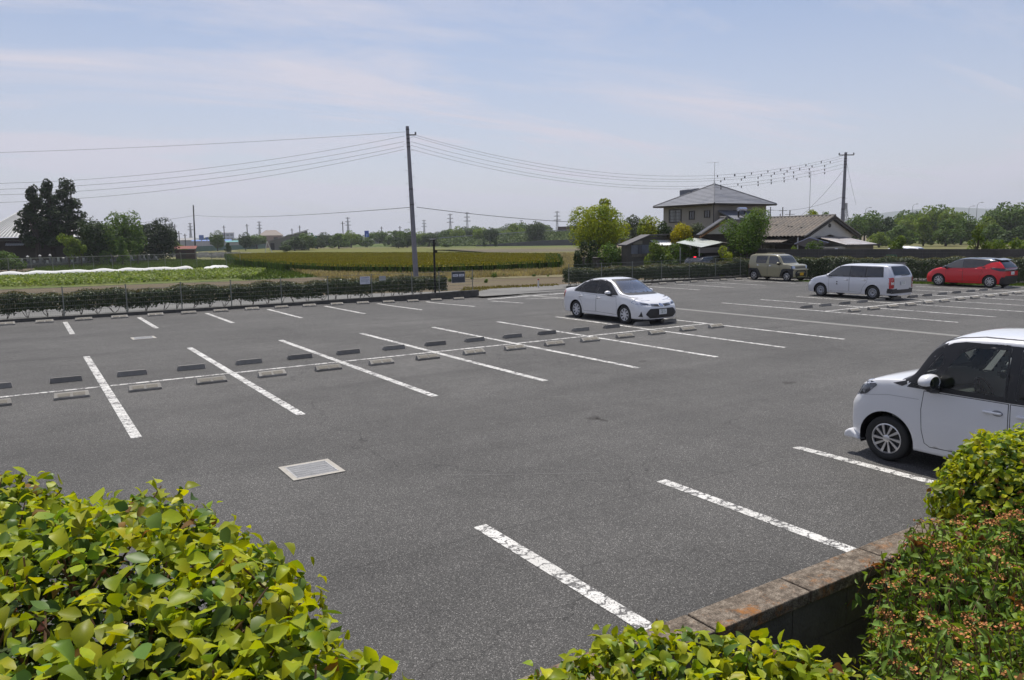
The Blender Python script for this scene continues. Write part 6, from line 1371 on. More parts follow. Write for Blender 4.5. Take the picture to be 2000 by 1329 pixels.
# meter box with a small mark on top of the wall
pb = thing('gate_pier', 'grey rendered gate pier with a small white notice behind the block wall', 'pier', (47.6, 17.0, ZG)); MB().box(-.5, 2.4, -.2, .2, 0, 1.98).box(-.56, -.1, -.26, .26, 1.98, 2.06).build('render', mat('pier_render', (.25, .245, .22), .9, noise=(1, .2)), pb); MB().box(1.15, 1.5, -.215, -.2, 1.66, 1.93).build('notice', signw, pb)
# shed with blue tarps
sd_ = thing('tarp_shed', 'ramshackle shed with blue-grey sheet panels under a sloping roof', 'shed', (39.5, 26.2, ZG)); O = Vector((39.5, 26.2, ZG)); lx = lambda x, y, z: (x - O.x, y - O.y, z - O.z)
blk_ = mat('shed_block', (.12, .115, .105), .95, noise=(1.2, .35), bump=(10, .4, .02)); b = MB(); b.prism([(36.9-O.x, 0), (36.9-O.x, 2.2-O.z), (38.95-O.x, 2.78-O.z), (43-O.x, 2.82-O.z), (43-O.x, 0)], 26.0-O.y, 26.6-O.y, 'y'); b.build('wall', blk_, sd_)
b = MB(); b.prism([(36.6-O.x, 2.22-O.z), (38.95-O.x, 2.95-O.z), (43.3-O.x, 2.98-O.z), (43.3-O.x, 2.88-O.z), (38.95-O.x, 2.84-O.z), (36.6-O.x, 2.12-O.z)], 25.7-O.y, 26.7-O.y, 'y'); b.build('roof', mat('shed_roof', (.09, .085, .09), .7, noise=(2, .3)), sd_)
tarp = mat('blue_tarp', (.19, .21, .26), .5, noise=(3, .35), bump=(5, .6, .04))
for a_, c_ in ((37.3, 37.95), (37.98, 38.3), (38.33, 39.15)): MB().box(a_-O.x, c_-O.x, 25.93-O.y, 25.99-O.y, 1.52-O.z, 2.18-O.z).build('sheet_panel', tarp if a_ != 37.98 else mat('tarp_dark', (.10, .105, .13), .5), sd_)
MB().box(37.5-O.x, 38.4-O.x, 25.95-O.y, 25.99-O.y, 2.22-O.z, 2.5-O.z).build('upper_panel', mat('pale_board', (.25, .24, .21), .8), sd_); MB().box(37.4-O.x, 39.1-O.x, 25.95-O.y, 25.99-O.y, 1.3-O.z, 1.5-O.z).build('patched_board', mat('board_patch', (.22, .20, .17), .9, noise=(6, .5)), sd_)
b = MB(); roof_slope(b, lx(39.2, 25.0, 2.12), lx(41.2, 25.0, 2.12), lx(41.2, 26.0, 2.5), lx(39.2, 26.0, 2.5), 8, .03); b.build('canopy', mat('white_tin', (.7, .7, .7), .4), sd_)
# ivy-clad low hut on the left of the yellow tree
ht = thing('block_hut', 'low grey block hut half buried in shrubs under the yellow-green tree', 'hut', (37.1, 28.0, ZG)); MB().box(-2.2, 2.2, -.8, .8, 0, 1.35).build('wall', blk_, ht); MB().box(-2.3, 2.3, -.9, .9, 1.35, 1.45).build('roof', fascia, ht); MB().box(-1.6, -1.3, -.83, -.81, .55, 1.0).build('opening', black, ht)
# carport
cp = thing('carport', 'carport with a bright translucent corrugated roof', 'carport', (40.2, 21.0, ZG)); O = Vector((40.2, 21.0, ZG)); lx = lambda x, y, z: (x - O.x, y - O.y, z - O.z)
b = MB(); roof_slope(b, lx(37.9, 19.6, 2.02), lx(37.7, 21.8, 2.35), lx(41.2, 23.2, 2.66), lx(41.2, 20.6, 2.3), 16, .03); b.build('roof', mat('corrugated_plastic', (.62, .64, .60), .35, noise=(1.5, .3, (.40, .42, .36))), cp, 60)
b = MB(); roof_slope(b, lx(43.2, 20.2, 2.0), lx(43.2, 22.4, 2.0), lx(41.25, 23.2, 2.66), lx(41.25, 20.6, 2.3), 10, .03); b.build('roof', mat('corrugated_old', (.30, .27, .23), .6), cp, 60)
for x, y in ((38.1, 19.9), (43.0, 20.5), (38.1, 21.7), (43.0, 22.2)): MB().tube([lx(x, y, ZG), lx(x, y, 2.0)], .04, 6).build('post', steel, cp)
MB().box(38-O.x, 41.1-O.x, 19.9-O.y, 19.94-O.y, 1.62-O.z, 1.98-O.z).build('side_screen', mat('screen_brown', (.15, .13, .12), .8), cp)
# concrete block boundary wall
bwm = mat('boundary_block', (.095, .088, .08), .95, noise=(.7, .35), bump=(8, .4, .02)); bw = thing('boundary_wall', 'long dark concrete block wall behind the right-hand hedges', 'wall', (43.2, 20.9, ZG)); O = Vector((43.2, 20.9, ZG))
wpt = [Vector((43.2, 20.9, 0)), Vector((46.3, 12.0, 0)), Vector((48.3, 3.0, 0)), Vector((50.5, -6, 0))]
for i in range(3):
    a, b_ = wpt[i], wpt[i+1]; d = (b_-a); L_ = d.length; d.normalize(); nrm = Vector((d.y, -d.x, 0)); n = int(L_/.4); B_ = MB(); zt = 1.80 if i == 0 else (1.79 if i == 1 else 1.78)
    for k in range(n):
        for r_ in range(9):
            x0 = L_*k/n + .004; x1 = L_*(k+1)/n - .003; z0 = r_*.215; z1 = z0 + .211; q = [a + d*x0, a + d*x1, a + d*x1 + nrm*.14, a + d*x0 + nrm*.14]; vs = [v - O*1 + Vector((0, 0, ZG)) + Vector((0, 0, z0)) for v in q] + [v - O + Vector((0, 0, ZG)) + Vector((0, 0, z1)) for v in q]
            B_.add(vs, [(3, 2, 1, 0), (4, 5, 6, 7), (0, 1, 5, 4), (1, 2, 6, 5), (2, 3, 7, 6), (3, 0, 4, 7)])
    B_.build('wall_section', bwm, bw)
    for f in (.2, .55, .9): q = a + d*L_*f - O + Vector((0, 0, ZG)) - nrm*.25; MB().box(q.x-.13, q.x+.13, q.y-.13, q.y+.13, 0, 1.42).box(q.x-.15, q.x+.15, q.y-.15, q.y+.15, 1.42, 1.47).build('buttress', mat('buttress_grey', (.14, .135, .125), .9), bw)
# board with dark characters and a green frame stand behind the van
bd = thing('entrance_board', 'grey board with dark slanted characters behind the silver van', 'sign', (P(1745, 513, 47.6).x, P(1745, 513, 47.6).y, -.38)); M = Matrix.Rotation(math.atan2(-.84, .54) + 0, 4, 'Z'); MB().box(-.6, .6, -.02, .02, 1.12, 1.56, M).build('panel', mat('board_grey', (.27, .27, .26), .6), bd); MB().tube([M @ Vector((-.5, .05, 0)), M @ Vector((-.5, .05, 1.2))], .03, 6).tube([M @ Vector((.5, .05, 0)), M @ Vector((.5, .05, 1.2))], .03, 6).build('leg', steel, bd)
b = MB(); rr = random.Random(8); x = -.50
while x < .48:
    if not -.02 < x < .08:
        b.box(x, x+.02, -.028, -.022, 1.30, 1.46, M); b.box(x, x+.085, -.0282, -.0222, 1.37, 1.40, M); b.box(x+.06, x+.08, -.0284, -.0224, 1.28, 1.44, M)
    x += .11
b.build('lettering', mat('ink_violet', (.05, .045, .07), .6), bd)
gs = thing('green_stand', 'small green wire stand behind the grey board', 'stand', (P(1741, 500, 51.5).x, P(1741, 500, 51.5).y, -.2)); b = MB()
for k in range(7): b.tube([M @ Vector((-.26 + .087*k, 0, .9)), M @ Vector((-.26 + .087*k, 0, 1.72))], .014, 4)
for z in (1.0, 1.35, 1.70): b.tube([M @ Vector((-.27, 0, z)), M @ Vector((.27, 0, z))], .016, 4)
b.build('wire_panel', mat('green_wire', (.06, .22, .12), .5), gs); MB().tube([M @ Vector((-.26, .2, 0)), M @ Vector((-.26, 0, .95))], .02, 4).tube([M @ Vector((.26, .2, 0)), M @ Vector((.26, 0, .95))], .02, 4).build('leg', steel, gs)
# half-hidden parked cars
def low_car(name, label, loc, rz, pm, H=1.5, glass_=dkgl, L=4.3, group=None):
    c = Car(name, label, loc, rz, L, 1.7, H, [(-L/2, .95), (-L/2+.1, H*.8), (-L/2+.5, H*.97), (0, H), (.5, H*.95), (1.1, H*.69), (1.7, H*.60), (L/2, .5)], [(-L/2, .9), (0, .9), (1.2, .87), (L/2, .48)], [1.3, -1.3], .3, .35, pm, tumble=.25, group=group)
    for sd in (1, -1): c.decal('side_window', rnd([(.95, .95), (.4, H*.9), (-1.4, H*.9), (-1.65, .98)], .05), 'y', glass_, .005, sd, res=.15)
    c.decal('windscreen', rnd([(-.6, H*.68), (.6, H*.68), (.5, H*.93), (-.5, H*.93)], .04), 'x', glass_, .005, 1, res=.15); c.decal('rear_window', rnd([(-.6, H*.68), (.6, H*.68), (.5, H*.92), (-.5, H*.92)], .04), 'x', glass_, .005, -1, res=.15)
    c.finish(); c.wheel('hub8', .2); return c
dc = low_car('dark_car', 'dark car with a lit red brake lamp half hidden behind the right hedge', (39.6, 20.1, -.05), R(3), paint('paint_dark', (.03, .033, .042), .3, .25), 1.5)
dc.decal('high_brake_lamp', rnd([(-.1, 1.38), (.1, 1.38), (.1, 1.42), (-.1, 1.42)], .01), 'x', mat('brake_lit', (.6, .01, .02), .3, emit=((1, .02, .04), 4)), .02, -1)
low_car('white_car', 'white car roof showing above the dark block wall', (52.3, 14.0, .0), R(100), white, 1.86, L=3.5)

# ================================================================ trees and shrubs near the houses
mY = leafmat('leaf_yellow_green', (.33, .36, .018), (.12, .19, .02), .55, .35, .35, (1.4, 1.3, .3)); mG = leafmat('leaf_mid_green', (.13, .21, .03), (.05, .095, .02), .7, .35, .28, (1.4, 1.4, .4)); mD = leafmat('leaf_dark_green', (.052, .085, .022), (.024, .042, .012), .6, .4, .15, (1.3, 1.4, .4)); mL = leafmat('leaf_light_green', (.17, .23, .03), (.08, .13, .025), .6, .35, .35, (1.4, 1.35, .35)); mGr = leafmat('leaf_grey_green', (.11, .135, .075), (.06, .08, .045), .7, .3, .2, (1.3, 1.3, .6))
mGold = leafmat('leaf_golden', (.42, .36, .012), (.24, .25, .02), .8, .3, .4, (1.3, 1.2, .3))
def at(px, D, ztop=None, ytop=None):
    q = P(px, ytop if ytop is not None else 460, D); return (q.x, q.y, ZG), q.z - ZG
def ptree(name, label, px, ytop, wpx, D, m, shape='round', crown=.25, nb=16, nl=3500, ls=.17, seed=1, cat='tree', group=None, tm=None, wz=1.0, trunk_r=None):
    loc, h = at(px, D, ytop=ytop); w_ = wpx/FPX*D*1.08*wz; return tree(name, label, cat, loc, h*1.02, w_, h*crown, nb, nl, ls, seed, m, shape, group, rz=seed*1.7, tm=tm, trunk_r=trunk_r)
ptree('yellow_green_tree', 'spreading yellow-green tree at the left end of the house plot', 1170, 399, 110, 64, mY, 'round', .30, 26, 14000, .16, 71)
ptree('yellow_green_tree', 'top sprig of young branches rising above the spreading yellow-green tree', 1182, 386, 26, 64.5, mY, 'round', .80, 6, 700, .15, 72)
ptree('dark_tree', 'dark ivy-covered trunk and foliage under the yellow-green tree', 1150, 462, 46, 60, mD, 'dome', .05, 14, 3600, .15, 73)
ptree('shrub', 'mid green shrub in front of the block hut', 1192, 462, 62, 58.5, mG, 'dome', .06, 16, 3600, .14, 74, 'shrub')
ptree('dark_tree', 'dark ivy mass smothering the left end of the block hut', 1140, 468, 40, 56.5, mD, 'dome', .0, 14, 4200, .14, 174)
ptree('shrub', 'low pale green shrub at the foot of the block hut', 1170, 496, 24, 57.5, mGr, 'dome', .05, 8, 900, .12, 75, 'shrub')
ptree('dark_tree', 'dark conical bush behind the right half of the yellow-green tree', 1196, 435, 34, 67, mD, 'cone', .05, 14, 2600, .16, 76)
ptree('distant_tree', 'grey-green tree seen between the yellow-green tree and the house', 1237, 422, 46, 120, mGr, 'round', .35, 14, 2200, .3, 77)
ptree('small_tree', 'small yellow-green tree left of the two-storey house', 1268, 420, 44, 75, mY, 'round', .45, 16, 3000, .17, 78)
ptree('dark_tree', 'dark green tree at the left wall of the two-storey house', 1300, 428, 36, 68, mD, 'round', .2, 12, 2400, .16, 79)
ptree('golden_shrub', 'golden yellow leafed shrub in front of the two-storey house', 1327, 433, 44, 60, mGold, 'round', .50, 12, 2600, .14, 80, 'shrub')
ptree('small_tree', 'wispy grey-green tree in front of the beige wall', 1353, 432, 34, 61, mGr, 'round', .55, 10, 1500, .13, 81)
ptree('shrub', 'broad mid green shrub left of the carport', 1338, 455, 74, 57, mG, 'dome', .05, 18, 5200, .14, 82, 'shrub')
ptree('shrub', 'light green bush right of the shed canopy', 1290, 462, 56, 56, mL, 'dome', .05, 14, 3600, .14, 83, 'shrub')
ptree('shrub', 'dark green bush at the hedge left of the dark car', 1312, 486, 80, 55, mD, 'dome', .05, 16, 3800, .13, 84, 'shrub')
ptree('garden_tree', 'dense dark green garden tree in front of the tiled roof', 1462, 407, 88, 57, mG, 'round', .30, 22, 8500, .13, 85)
ptree('garden_tree', 'upright fork of the garden tree near the water tank', 1478, 402, 60, 57.6, mL, 'round', .55, 12, 1500, .12, 86)
ptree('shrub', 'olive flowering bush beneath the garden tree by the carport', 1414, 472, 50, 55, mY, 'dome', .1, 12, 2600, .12, 87, 'shrub')
ptree('round_bush', 'round clipped bush in front of the tiled house', 1560, 470, 32, 58, mL, 'dome', .25, 12, 2200, .11, 88, 'shrub')
ptree('shrub', 'loose bush beside the gable wall of the tiled house', 1592, 464, 28, 58, mG, 'round', .3, 10, 1500, .12, 89, 'shrub')
ptree('small_tree', 'yellow-green treetop above the tiled ridge', 1582, 409, 28, 95, mY, 'round', .6, 8, 900, .2, 90)
ptree('distant_tree', 'dark treetop above the tiled ridge', 1605, 411, 34, 140, mG, 'round', .4, 9, 900, .32, 91)
ptree('sapling', 'bright green sapling rising above the block wall behind the silver van', 1757, 463, 28, 57, mL, 'round', .5, 8, 800, .14, 92)
ptree('sapling', 'bright green sapling above the block wall, tallest near the red car', 1912, 440, 36, 57, mL, 'cone', .4, 10, 800, .14, 93)
ptree('sapling', 'low bright green bush above the block wall between two saplings', 1946, 462, 46, 57, mL, 'round', .4, 10, 1100, .14, 94)
ptree('sapling', 'bright green sapling above the wall at the right frame edge', 1994, 462, 34, 56, mL, 'round', .45, 9, 900, .14, 95)
ptree('shrub', 'dark shrubby tangle right of the tin-roofed annexe', 1712, 470, 46, 66, mD, 'dome', .1, 10, 1500, .14, 96, 'shrub')

# ---- shared far trees
VAR = []
for i, (shp, cr) in enumerate((('round', .16), ('dome', .08), ('round', .22), ('dome', .12), ('cone', .08))):
    VAR.append(tree_mesh(1.0, .95, cr, 26, 3000, .07, 200 + i, shp, .03))
def fmat(i): return [leafmat('far_leaf_mid', (.12, .19, .03), (.05, .09, .018), .25, .3, .2), leafmat('far_leaf_dark', (.065, .105, .026), (.032, .058, .016), .25, .3, .15), leafmat('far_leaf_light', (.21, .27, .034), (.10, .155, .026), .25, .3, .3)][i]
def far_tree(px, ytop, wpx, D, v, mi, label, group='distant trees across the fields', name='distant_tree'):
    loc, h = at(px, D, ytop=ytop); t = thing(name, label, 'tree', loc, (px*1.37) % 6.28, group); w_ = wpx/FPX*D/.95*1.15
    key = (v, mi)
    cm_, tm_ = VAR[v]
    o = bpy.data.objects.new('crown', cm_); COL.objects.link(o); o.parent = t
    if not cm_.materials: cm_.materials.append(fmat(0)); tm_.materials.append(barkd)
    o.material_slots[0].link = 'OBJECT'; o.material_slots[0].material = fmat(mi)
    o2 = bpy.data.objects.new('trunk', tm_); COL.objects.link(o2); o2.parent = t
    t.scale = (w_, w_, h*1.03); return t
POSW = ['beyond the wheat field', 'on the far field edge']
prof = [(330, 464), (350, 462), (368, 462), (420, 455), (450, 462), (478, 458), (560, 456), (585, 458), (620, 459), (640, 456), (668, 455), (690, 452), (720, 455), (742, 453), (765, 450), (790, 448), (815, 452), (830, 455), (848, 450), (868, 447), (885, 448), (905, 442), (930, 445), (952, 446), (970, 442), (985, 440), (1002, 434), (1022, 435), (1048, 432), (1062, 440), (1080, 450), (1110, 452), (1125, 440)]
r3 = random.Random(12); k = 0; KIND = ['mid green', 'dark green', 'light green']; SH = ['rounded', 'low domed', 'broad', 'flat-topped', 'pointed']
x = 500.0
def yt(x):
    for a, b_ in zip(prof[:-1], prof[1:]):
        if a[0] <= x <= b_[0]: return a[1] + (b_[1]-a[1])*(x-a[0])/(b_[0]-a[0])
    return prof[-1][1]
def away(px):
    marks = [(560, 'the pale farmhouse'), (640, 'the barn'), (715, 'the blue sign'), (760, 'the grey hipped roof'), (806, 'the leaning pole'), (880, 'the lattice towers'), (960, 'the embankment'), (1048, 'the motorway wall'), (1200, 'the yellow-green tree')]
    return min(marks, key=lambda q: abs(q[0]-px))[1]
cnt = {}
def lab_for(px, mi, v, far):
    key = (away(px), mi, v, far); cnt[key] = cnt.get(key, 0) + 1; s = '%s %s distant tree %s %s' % (SH[v], KIND[mi], 'far behind' if far else 'near', key[0])
    return s + ('' if cnt[key] == 1 else ', %s from the left' % ORD[cnt[key]-1])
while x < 1135:
    D = 300 + r3.uniform(-30, 60); v = r3.choice([0, 1, 2, 3]); mi = r3.choice([0, 0, 1, 2]); y = yt(x) + r3.uniform(-2, 5)
    if not (505 < x < 560): far_tree(x, y, r3.uniform(26, 42), D, v, mi, lab_for(x, mi, v, False))
    x += r3.uniform(11, 18)
x = 320.0
while x < 1140:
    mi = r3.choice([0, 1, 1]); v = r3.choice([0, 1, 2, 3]); far_tree(x, yt(x) + r3.uniform(1, 5) + (4 if x < 520 else 0), r3.uniform(22, 38), 560 + r3.uniform(-40, 90), v, mi, lab_for(x, mi, v, True)); x += r3.uniform(12, 20)
# bushes in front, mid distance
for (px, yt_, wp_, D, v, mi, lb) in [(343, 462, 26, 190, 1, 2, 'light green domed tree left of the dark slender pole'), (423, 454, 24, 260, 0, 0, 'spreading tree in front of the blue-roofed store'), (445, 475, 14, 200, 4, 1, 'small dark conifer beside the gravestones'), (478, 457, 22, 260, 0, 1, 'dark round tree right of the blue-roofed store'), (560, 478, 18, 185, 2, 1, 'small lone tree at the field edge before the barn'), (588, 447, 46, 250, 1, 0, 'tall green tree behind the barn roof'), (575, 462, 44, 236, 3, 1, 'dark tree mass in front of the barn'), (602, 458, 28, 240, 0, 0, 'tree at the right end of the barn'), (778, 463, 26, 250, 3, 1, 'dark bush right of the grey hipped roof'), (1056, 455, 34, 300, 0, 1, 'dark tree clump standing before the embankment wall'), (870, 471, 22, 260, 1, 0, 'green bush at the foot of the embankment'), (945, 468, 8, 250, 4, 1, 'narrow dark bush on the embankment slope, left one'), (968, 466, 10, 250, 4, 1, 'narrow dark bush on the embankment slope, right one'), (12, 479, 44, 105, 1, 0, 'clipped green shrub at the left edge before the hall')]:
    far_tree(px, yt_, wp_, D, v, mi, lb, None, 'bush' if 'bush' in lb else 'tree')
# right-hand park trees
for i, (px, yt_, wp_, D, v, mi) in enumerate([(1668, 424, 40, 190, 0, 0), (1690, 418, 44, 200, 2, 0), (1712, 417, 44, 210, 0, 0), (1735, 424, 40, 205, 3, 1), (1752, 432, 40, 200, 1, 0), (1765, 425, 42, 220, 0, 2), (1718, 445, 34, 165, 1, 2), (1775, 412, 44, 230, 2, 0), (1799, 399, 60, 330, 1, 1), (1822, 408, 44, 215, 0, 2), (1806, 424, 38, 175, 4, 2), (1845, 406, 44, 215, 0, 0), (1862, 408, 40, 210, 2, 2), (1880, 424, 46, 190, 0, 0), (1898, 428, 34, 195, 1, 0), (1850, 430, 54, 175, 3, 0), (1760, 440, 50, 172, 3, 0), (1926, 428, 34, 200, 0, 2), (1945, 412, 46, 205, 2, 0), (1968, 402, 52, 210, 0, 0), (1990, 402, 50, 205, 2, 0), (2010, 402, 50, 205, 0, 0), (1985, 432, 50, 170, 1, 1), (1940, 438, 44, 175, 3, 0)]):
    far_tree(px, yt_, wp_, D, v, mi, '%s %s park tree beyond the block wall, %s from the left' % (SH[v], KIND[mi], ORD[i] if i < 18 else ['nineteenth', 'twentieth', 'last but three', 'last but two', 'last but one', 'last'][i-18]), 'park trees beyond the block wall', 'park_tree')
field('park_field', [(1560, 495), (1700, 470), (2100, 466), (2200, 520), (1700, 520)], f_stub, ZG + .02); field('park_lawn', [(1600, 471), (2200, 467), (2200, 474), (1600, 478)], f_green, ZG + .03)

# ================================================================ left: hall, cedars, cemetery
mC = leafmat('cedar_leaf', (.036, .058, .020), (.018, .032, .012), .6, .4, .08, (1.2, 1.3, .5))
for i, (px, yt_, wp_, lb) in enumerate([(62, 366, 62, 'tall dark cedar nearest the hall roof, shorter than its neighbours'), (90, 355, 64, 'tall dark cedar in the middle of the three beside the hall'), (128, 353, 80, 'tallest broad dark cedar right of the hall')]):
    ptree('cedar', lb, px, yt_, wp_, 124 + i*2, mC, 'cedar', .26, 34, 6500, .34, 110 + i, group=None, tm=barkd, trunk_r=.32, wz=.84)
ptree('broadleaf_tree', 'dark rounded tree right of the cedars', 188, 420, 76, 120, mD, 'round', .02, 22, 7500, .3, 114); ptree('broadleaf_tree', 'tall mid green tree behind the dark rounded tree', 238, 411, 64, 127, mG, 'round', .1, 22, 6500, .3, 115); ptree('broadleaf_tree', 'very dark broad conifer mass right of the cemetery trees', 298, 428, 66, 135, mC, 'round', .0, 24, 8000, .32, 116)
ptree('broadleaf_tree', 'mid green tree joining the two dark rounded trees', 214, 436, 44, 118, mG, 'dome', .05, 12, 3000, .28, 117)
ptree('young_tree', 'bright green young tree in front of the cedars', 130, 458, 38, 112, mL, 'round', .3, 10, 1400, .24, 118); ptree('young_tree', 'smaller bright green young tree right of the cedars', 155, 463, 24, 112, mL, 'round', .3, 8, 900, .22, 119); ptree('young_tree', 'light green conical tree among the gravestones', 236, 462, 30, 114, mG, 'cone', .15, 10, 1500, .22, 120); ptree('young_tree', 'small round clipped tree right of the conical tree', 266, 464, 20, 115, mG, 'dome', .3, 8, 1200, .2, 121)
hall = thing('temple_hall', 'dark timber hall with a pale ribbed hipped roof behind the cedars', 'hall', P(84, 500, 140)); hall.location.z = ZG; hall.rotation_euler.z = -.03
rm = mat('ribbed_metal_roof', (.46, .46, .45), .5, .3, noise=(1, .15)); b = MB(); E_ = 4.1; W1, D1 = 8.4, 6
roof_slope(b, (-W1, -D1, E_), (W1, -D1, E_), (.8, 0, E_+5.0), (-.8, 0, E_+5.0), 36, .08); roof_slope(b, (W1, -D1, E_), (W1, D1, E_), (.8, 0, E_+5.0), (.8, 0, E_+5.0), 20, .08); roof_slope(b, (-W1, D1, E_), (-W1, -D1, E_), (-.8, 0, E_+5.0), (-.8, 0, E_+5.0), 20, .08)
b.build('roof', rm, hall, 60); MB().box(-7.4, 7.4, -5.2, 5.2, 0, E_-.5).build('wall', woodd, hall); MB().box(-W1+.1, W1-.1, -D1+.1, D1-.1, E_-.45, E_-.05).build('eaves', woodd, hall); b = MB(); roof_slope(b, (-4.5, -6.4, 2.9), (-.2, -6.4, 2.9), (-.2, -5.1, 3.3), (-4.5, -5.1, 3.3), 14, .05); b.build('lower_roof', rm, hall)
cw = thing('cemetery_wall', 'low grey block wall in front of the gravestones', 'wall', P(-60, 516, 106)); cw.location.z = ZG; a = cw.location.copy(); b_ = G(312, 508.5, ZG); d = b_ - a; ang = math.atan2(d.y, d.x); cw.rotation_euler.z = ang; B_ = MB(); n = int(d.length/.6)
for k in range(n):
    for r_ in range(4): B_.box(.6*k + .006, .6*k + .594, 0, .2, r_*.24, r_*.24 + .235)
B_.build('blockwork', mat('cemetery_block', (.105, .105, .112), .95, noise=(1, .3)), cw)
stone = mat('granite', (.17, .17, .175), .5, noise=(6, .3)); stone_l = mat('granite_light', (.40, .40, .39), .5, noise=(6, .2)); rr = random.Random(9)
protos = []
for q, mm in enumerate((stone, stone_l, stone)):
    g = thing('gravestone', '', 'gravestone'); MB().box(-.45, .45, -.4, .4, 0, .3).box(-.3, .3, -.27, .27, .3, .55).build('plinth', stone, g); h = (.9, .75, 1.2)[q]; bevel(MB().box(-.17, .17, -.17, .17, .55, .55+h).build('shaft', mm, g), .02)
    if q == 2: MB().lathe([(.05, .55+h), (.34, .55+h+.02), (.05, .55+h+.28), (.001, .55+h+.4)], 8, None, 'z').build('lantern_cap', stone_l, g)
    protos.append(g)
i = 0
for px in list(range(10, 310, 8))[:38]:
    D = 110 + (px/310)*16 + rr.uniform(0, 5); q = i % 3; o = protos[q] if i < 3 else copy_tree(protos[q]); p = P(px + rr.uniform(-3, 3), 480, D); o.location = (p.x, p.y, ZG + .45); o.rotation_euler.z = ang + rr.uniform(-.1, .1); o.scale = (.62, .62, .55*rr.uniform(.7, 1.2))
    nb_ = 'hall' if px < 60 else 'cedars' if px < 160 else 'dark rounded tree' if px < 225 else 'conical tree' if px < 270 else 'dark conifer mass'
    tag(o, '%s gravestone below the %s, %s along the row' % (['dark slim', 'pale short', 'tall capped'][q], nb_, (ORD + ['nineteenth', 'twentieth', 'twenty-first', 'twenty-second', 'twenty-third', 'twenty-fourth', 'twenty-fifth', 'twenty-sixth', 'twenty-seventh', 'twenty-eighth', 'twenty-ninth', 'thirtieth', 'thirty-first', 'thirty-second', 'thirty-third', 'thirty-fourth', 'thirty-fifth', 'thirty-sixth', 'thirty-seventh', 'thirty-eighth'])[i]), 'gravestone', 'gravestones behind the block wall'); i += 1
field('cemetery_ground', [(-200, 512), (312, 506), (330, 497), (-200, 500)], f_grey, ZG + .3)
# far cemetery: low pale stones read as one mass
rs = np.random.default_rng(5); poly = gp([(330, 497.5), (380, 495.5), (470, 497), (545, 500), (470, 505), (380, 503.5), (330, 502)]); B_ = MB(); k = 0
while k < 420:
    x = rs.uniform(min(p[0] for p in poly), max(p[0] for p in poly)); y = rs.uniform(min(p[1] for p in poly), max(p[1] for p in poly))
    if inpoly((x, y), poly): s = rs.uniform(.15, .38); B_.box(x-s, x+s, y-s, y+s, ZG, ZG + rs.uniform(.15, .55)); k += 1
o = B_.build('rubble_stones', mat('pale_rubble', (.42, .40, .37), .9, noise=(1, .4))); o['kind'] = 'stuff'
hut = thing('rusty_shed', 'small rusty-roofed shed below the dark slender pole', 'shed', G(364, 507.5, ZG)); hut.rotation_euler.z = -.28
rust = mat('rust_red', (.24, .055, .03), .8, noise=(1.5, .4, (.12, .04, .03))); MB().box(-1.55, 1.55, -1.2, 1.2, 0, 1.72).build('wall', mat('hut_wall', (.07, .035, .03), .9, noise=(2, .4)), hut); b = MB(); roof_slope(b, (-1.8, -1.4, 1.85), (1.8, -1.4, 1.85), (1.8, 1.4, 2.35), (-1.8, 1.4, 2.35), 14, .04); b.build('roof', rust, hut, 60); MB().box(-.6, .1, -1.23, -1.2, .0, 1.5).build('door', mat('hut_door', (.045, .03, .03), .9), hut)
wf = thing('a_frame', 'white A-shaped frame standing at the field edge', 'frame', G(526, 501.5, ZG)); MB().tube([(-.9, 0, 0), (-.3, 0, 3.0)], .07, 5).tube([(.9, 0, 0), (-.3, 0, 3.0)], .07, 5).tube([(-.8, .3, 0), (-.3, 0, 3.0)], .05, 5).build('leg', mat('white_paint', (.6, .6, .55), .6), wf)
# far buildings
def house(name, label, px, ybase, wd, dp, hw_, hr, wallm, roofm, rot, hip=.5, D=None, cat='house', wins=()):
    loc = G(px, ybase, ZG) if D is None else P(px, ybase, D); t = thing(name, label, cat, (loc.x, loc.y, ZG), rot); MB().box(-wd/2, wd/2, -dp/2, dp/2, 0, hw_).build('wall', wallm, t); e = .5; b = MB(); E0 = [(-wd/2-e, -dp/2-e, hw_), (wd/2+e, -dp/2-e, hw_), (wd/2+e, dp/2+e, hw_), (-wd/2-e, dp/2+e, hw_)]; r0 = (-wd/2*(1-hip)-e*(hip == 0), 0, hw_+hr); r1 = (wd/2*(1-hip)+e*(hip == 0), 0, hw_+hr)
    b.add(E0 + [r0, r1], [(0, 1, 5, 4), (2, 3, 4, 5), (1, 2, 5), (3, 0, 4), (3, 2, 1, 0)]); b.build('roof', roofm, t)
    for (x, z, w_, h_) in wins: f = MB().box(x-w_/2, x+w_/2, -dp/2-.06, -dp/2-.002, z-h_/2, z+h_/2).build('window', frame_dk, t); MB().box(x-w_/2+.1, x+w_/2-.1, -dp/2-.08, -dp/2-.062, z-h_/2+.1, z+h_/2-.1).build('pane', paneg, f)
    return t
pinkw = mat('pinkish_wall', (.33, .25, .22), .9); brownr = mat('brown_roof', (.26, .22, .19), .8); greyr = mat('grey_roof', (.25, .25, .25), .7); farw = mat('far_wall', (.42, .42, .42), .9); farb = mat('far_blue', (.07, .15, .40), .6)
house('farmhouse', 'pinkish two-storey farmhouse with a brown hipped roof in the far fields', 531, 484.5, 9.5, 7.5, 5.4, 2.4, pinkw, brownr, -.35, .55, 360, wins=[(-2.6, 3.9, 1.5, 1.3), (2.2, 3.9, 1.8, 1.3), (-2.6, 1.3, 1.5, 1.6), (2.4, 1.3, 2.2, 1.6)])
barn = thing('barn', 'grey barn with a long single-pitch roof next to the farmhouse', 'barn', P(568, 487, 262)); barn.location.z = ZG; barn.rotation_euler.z = -.3
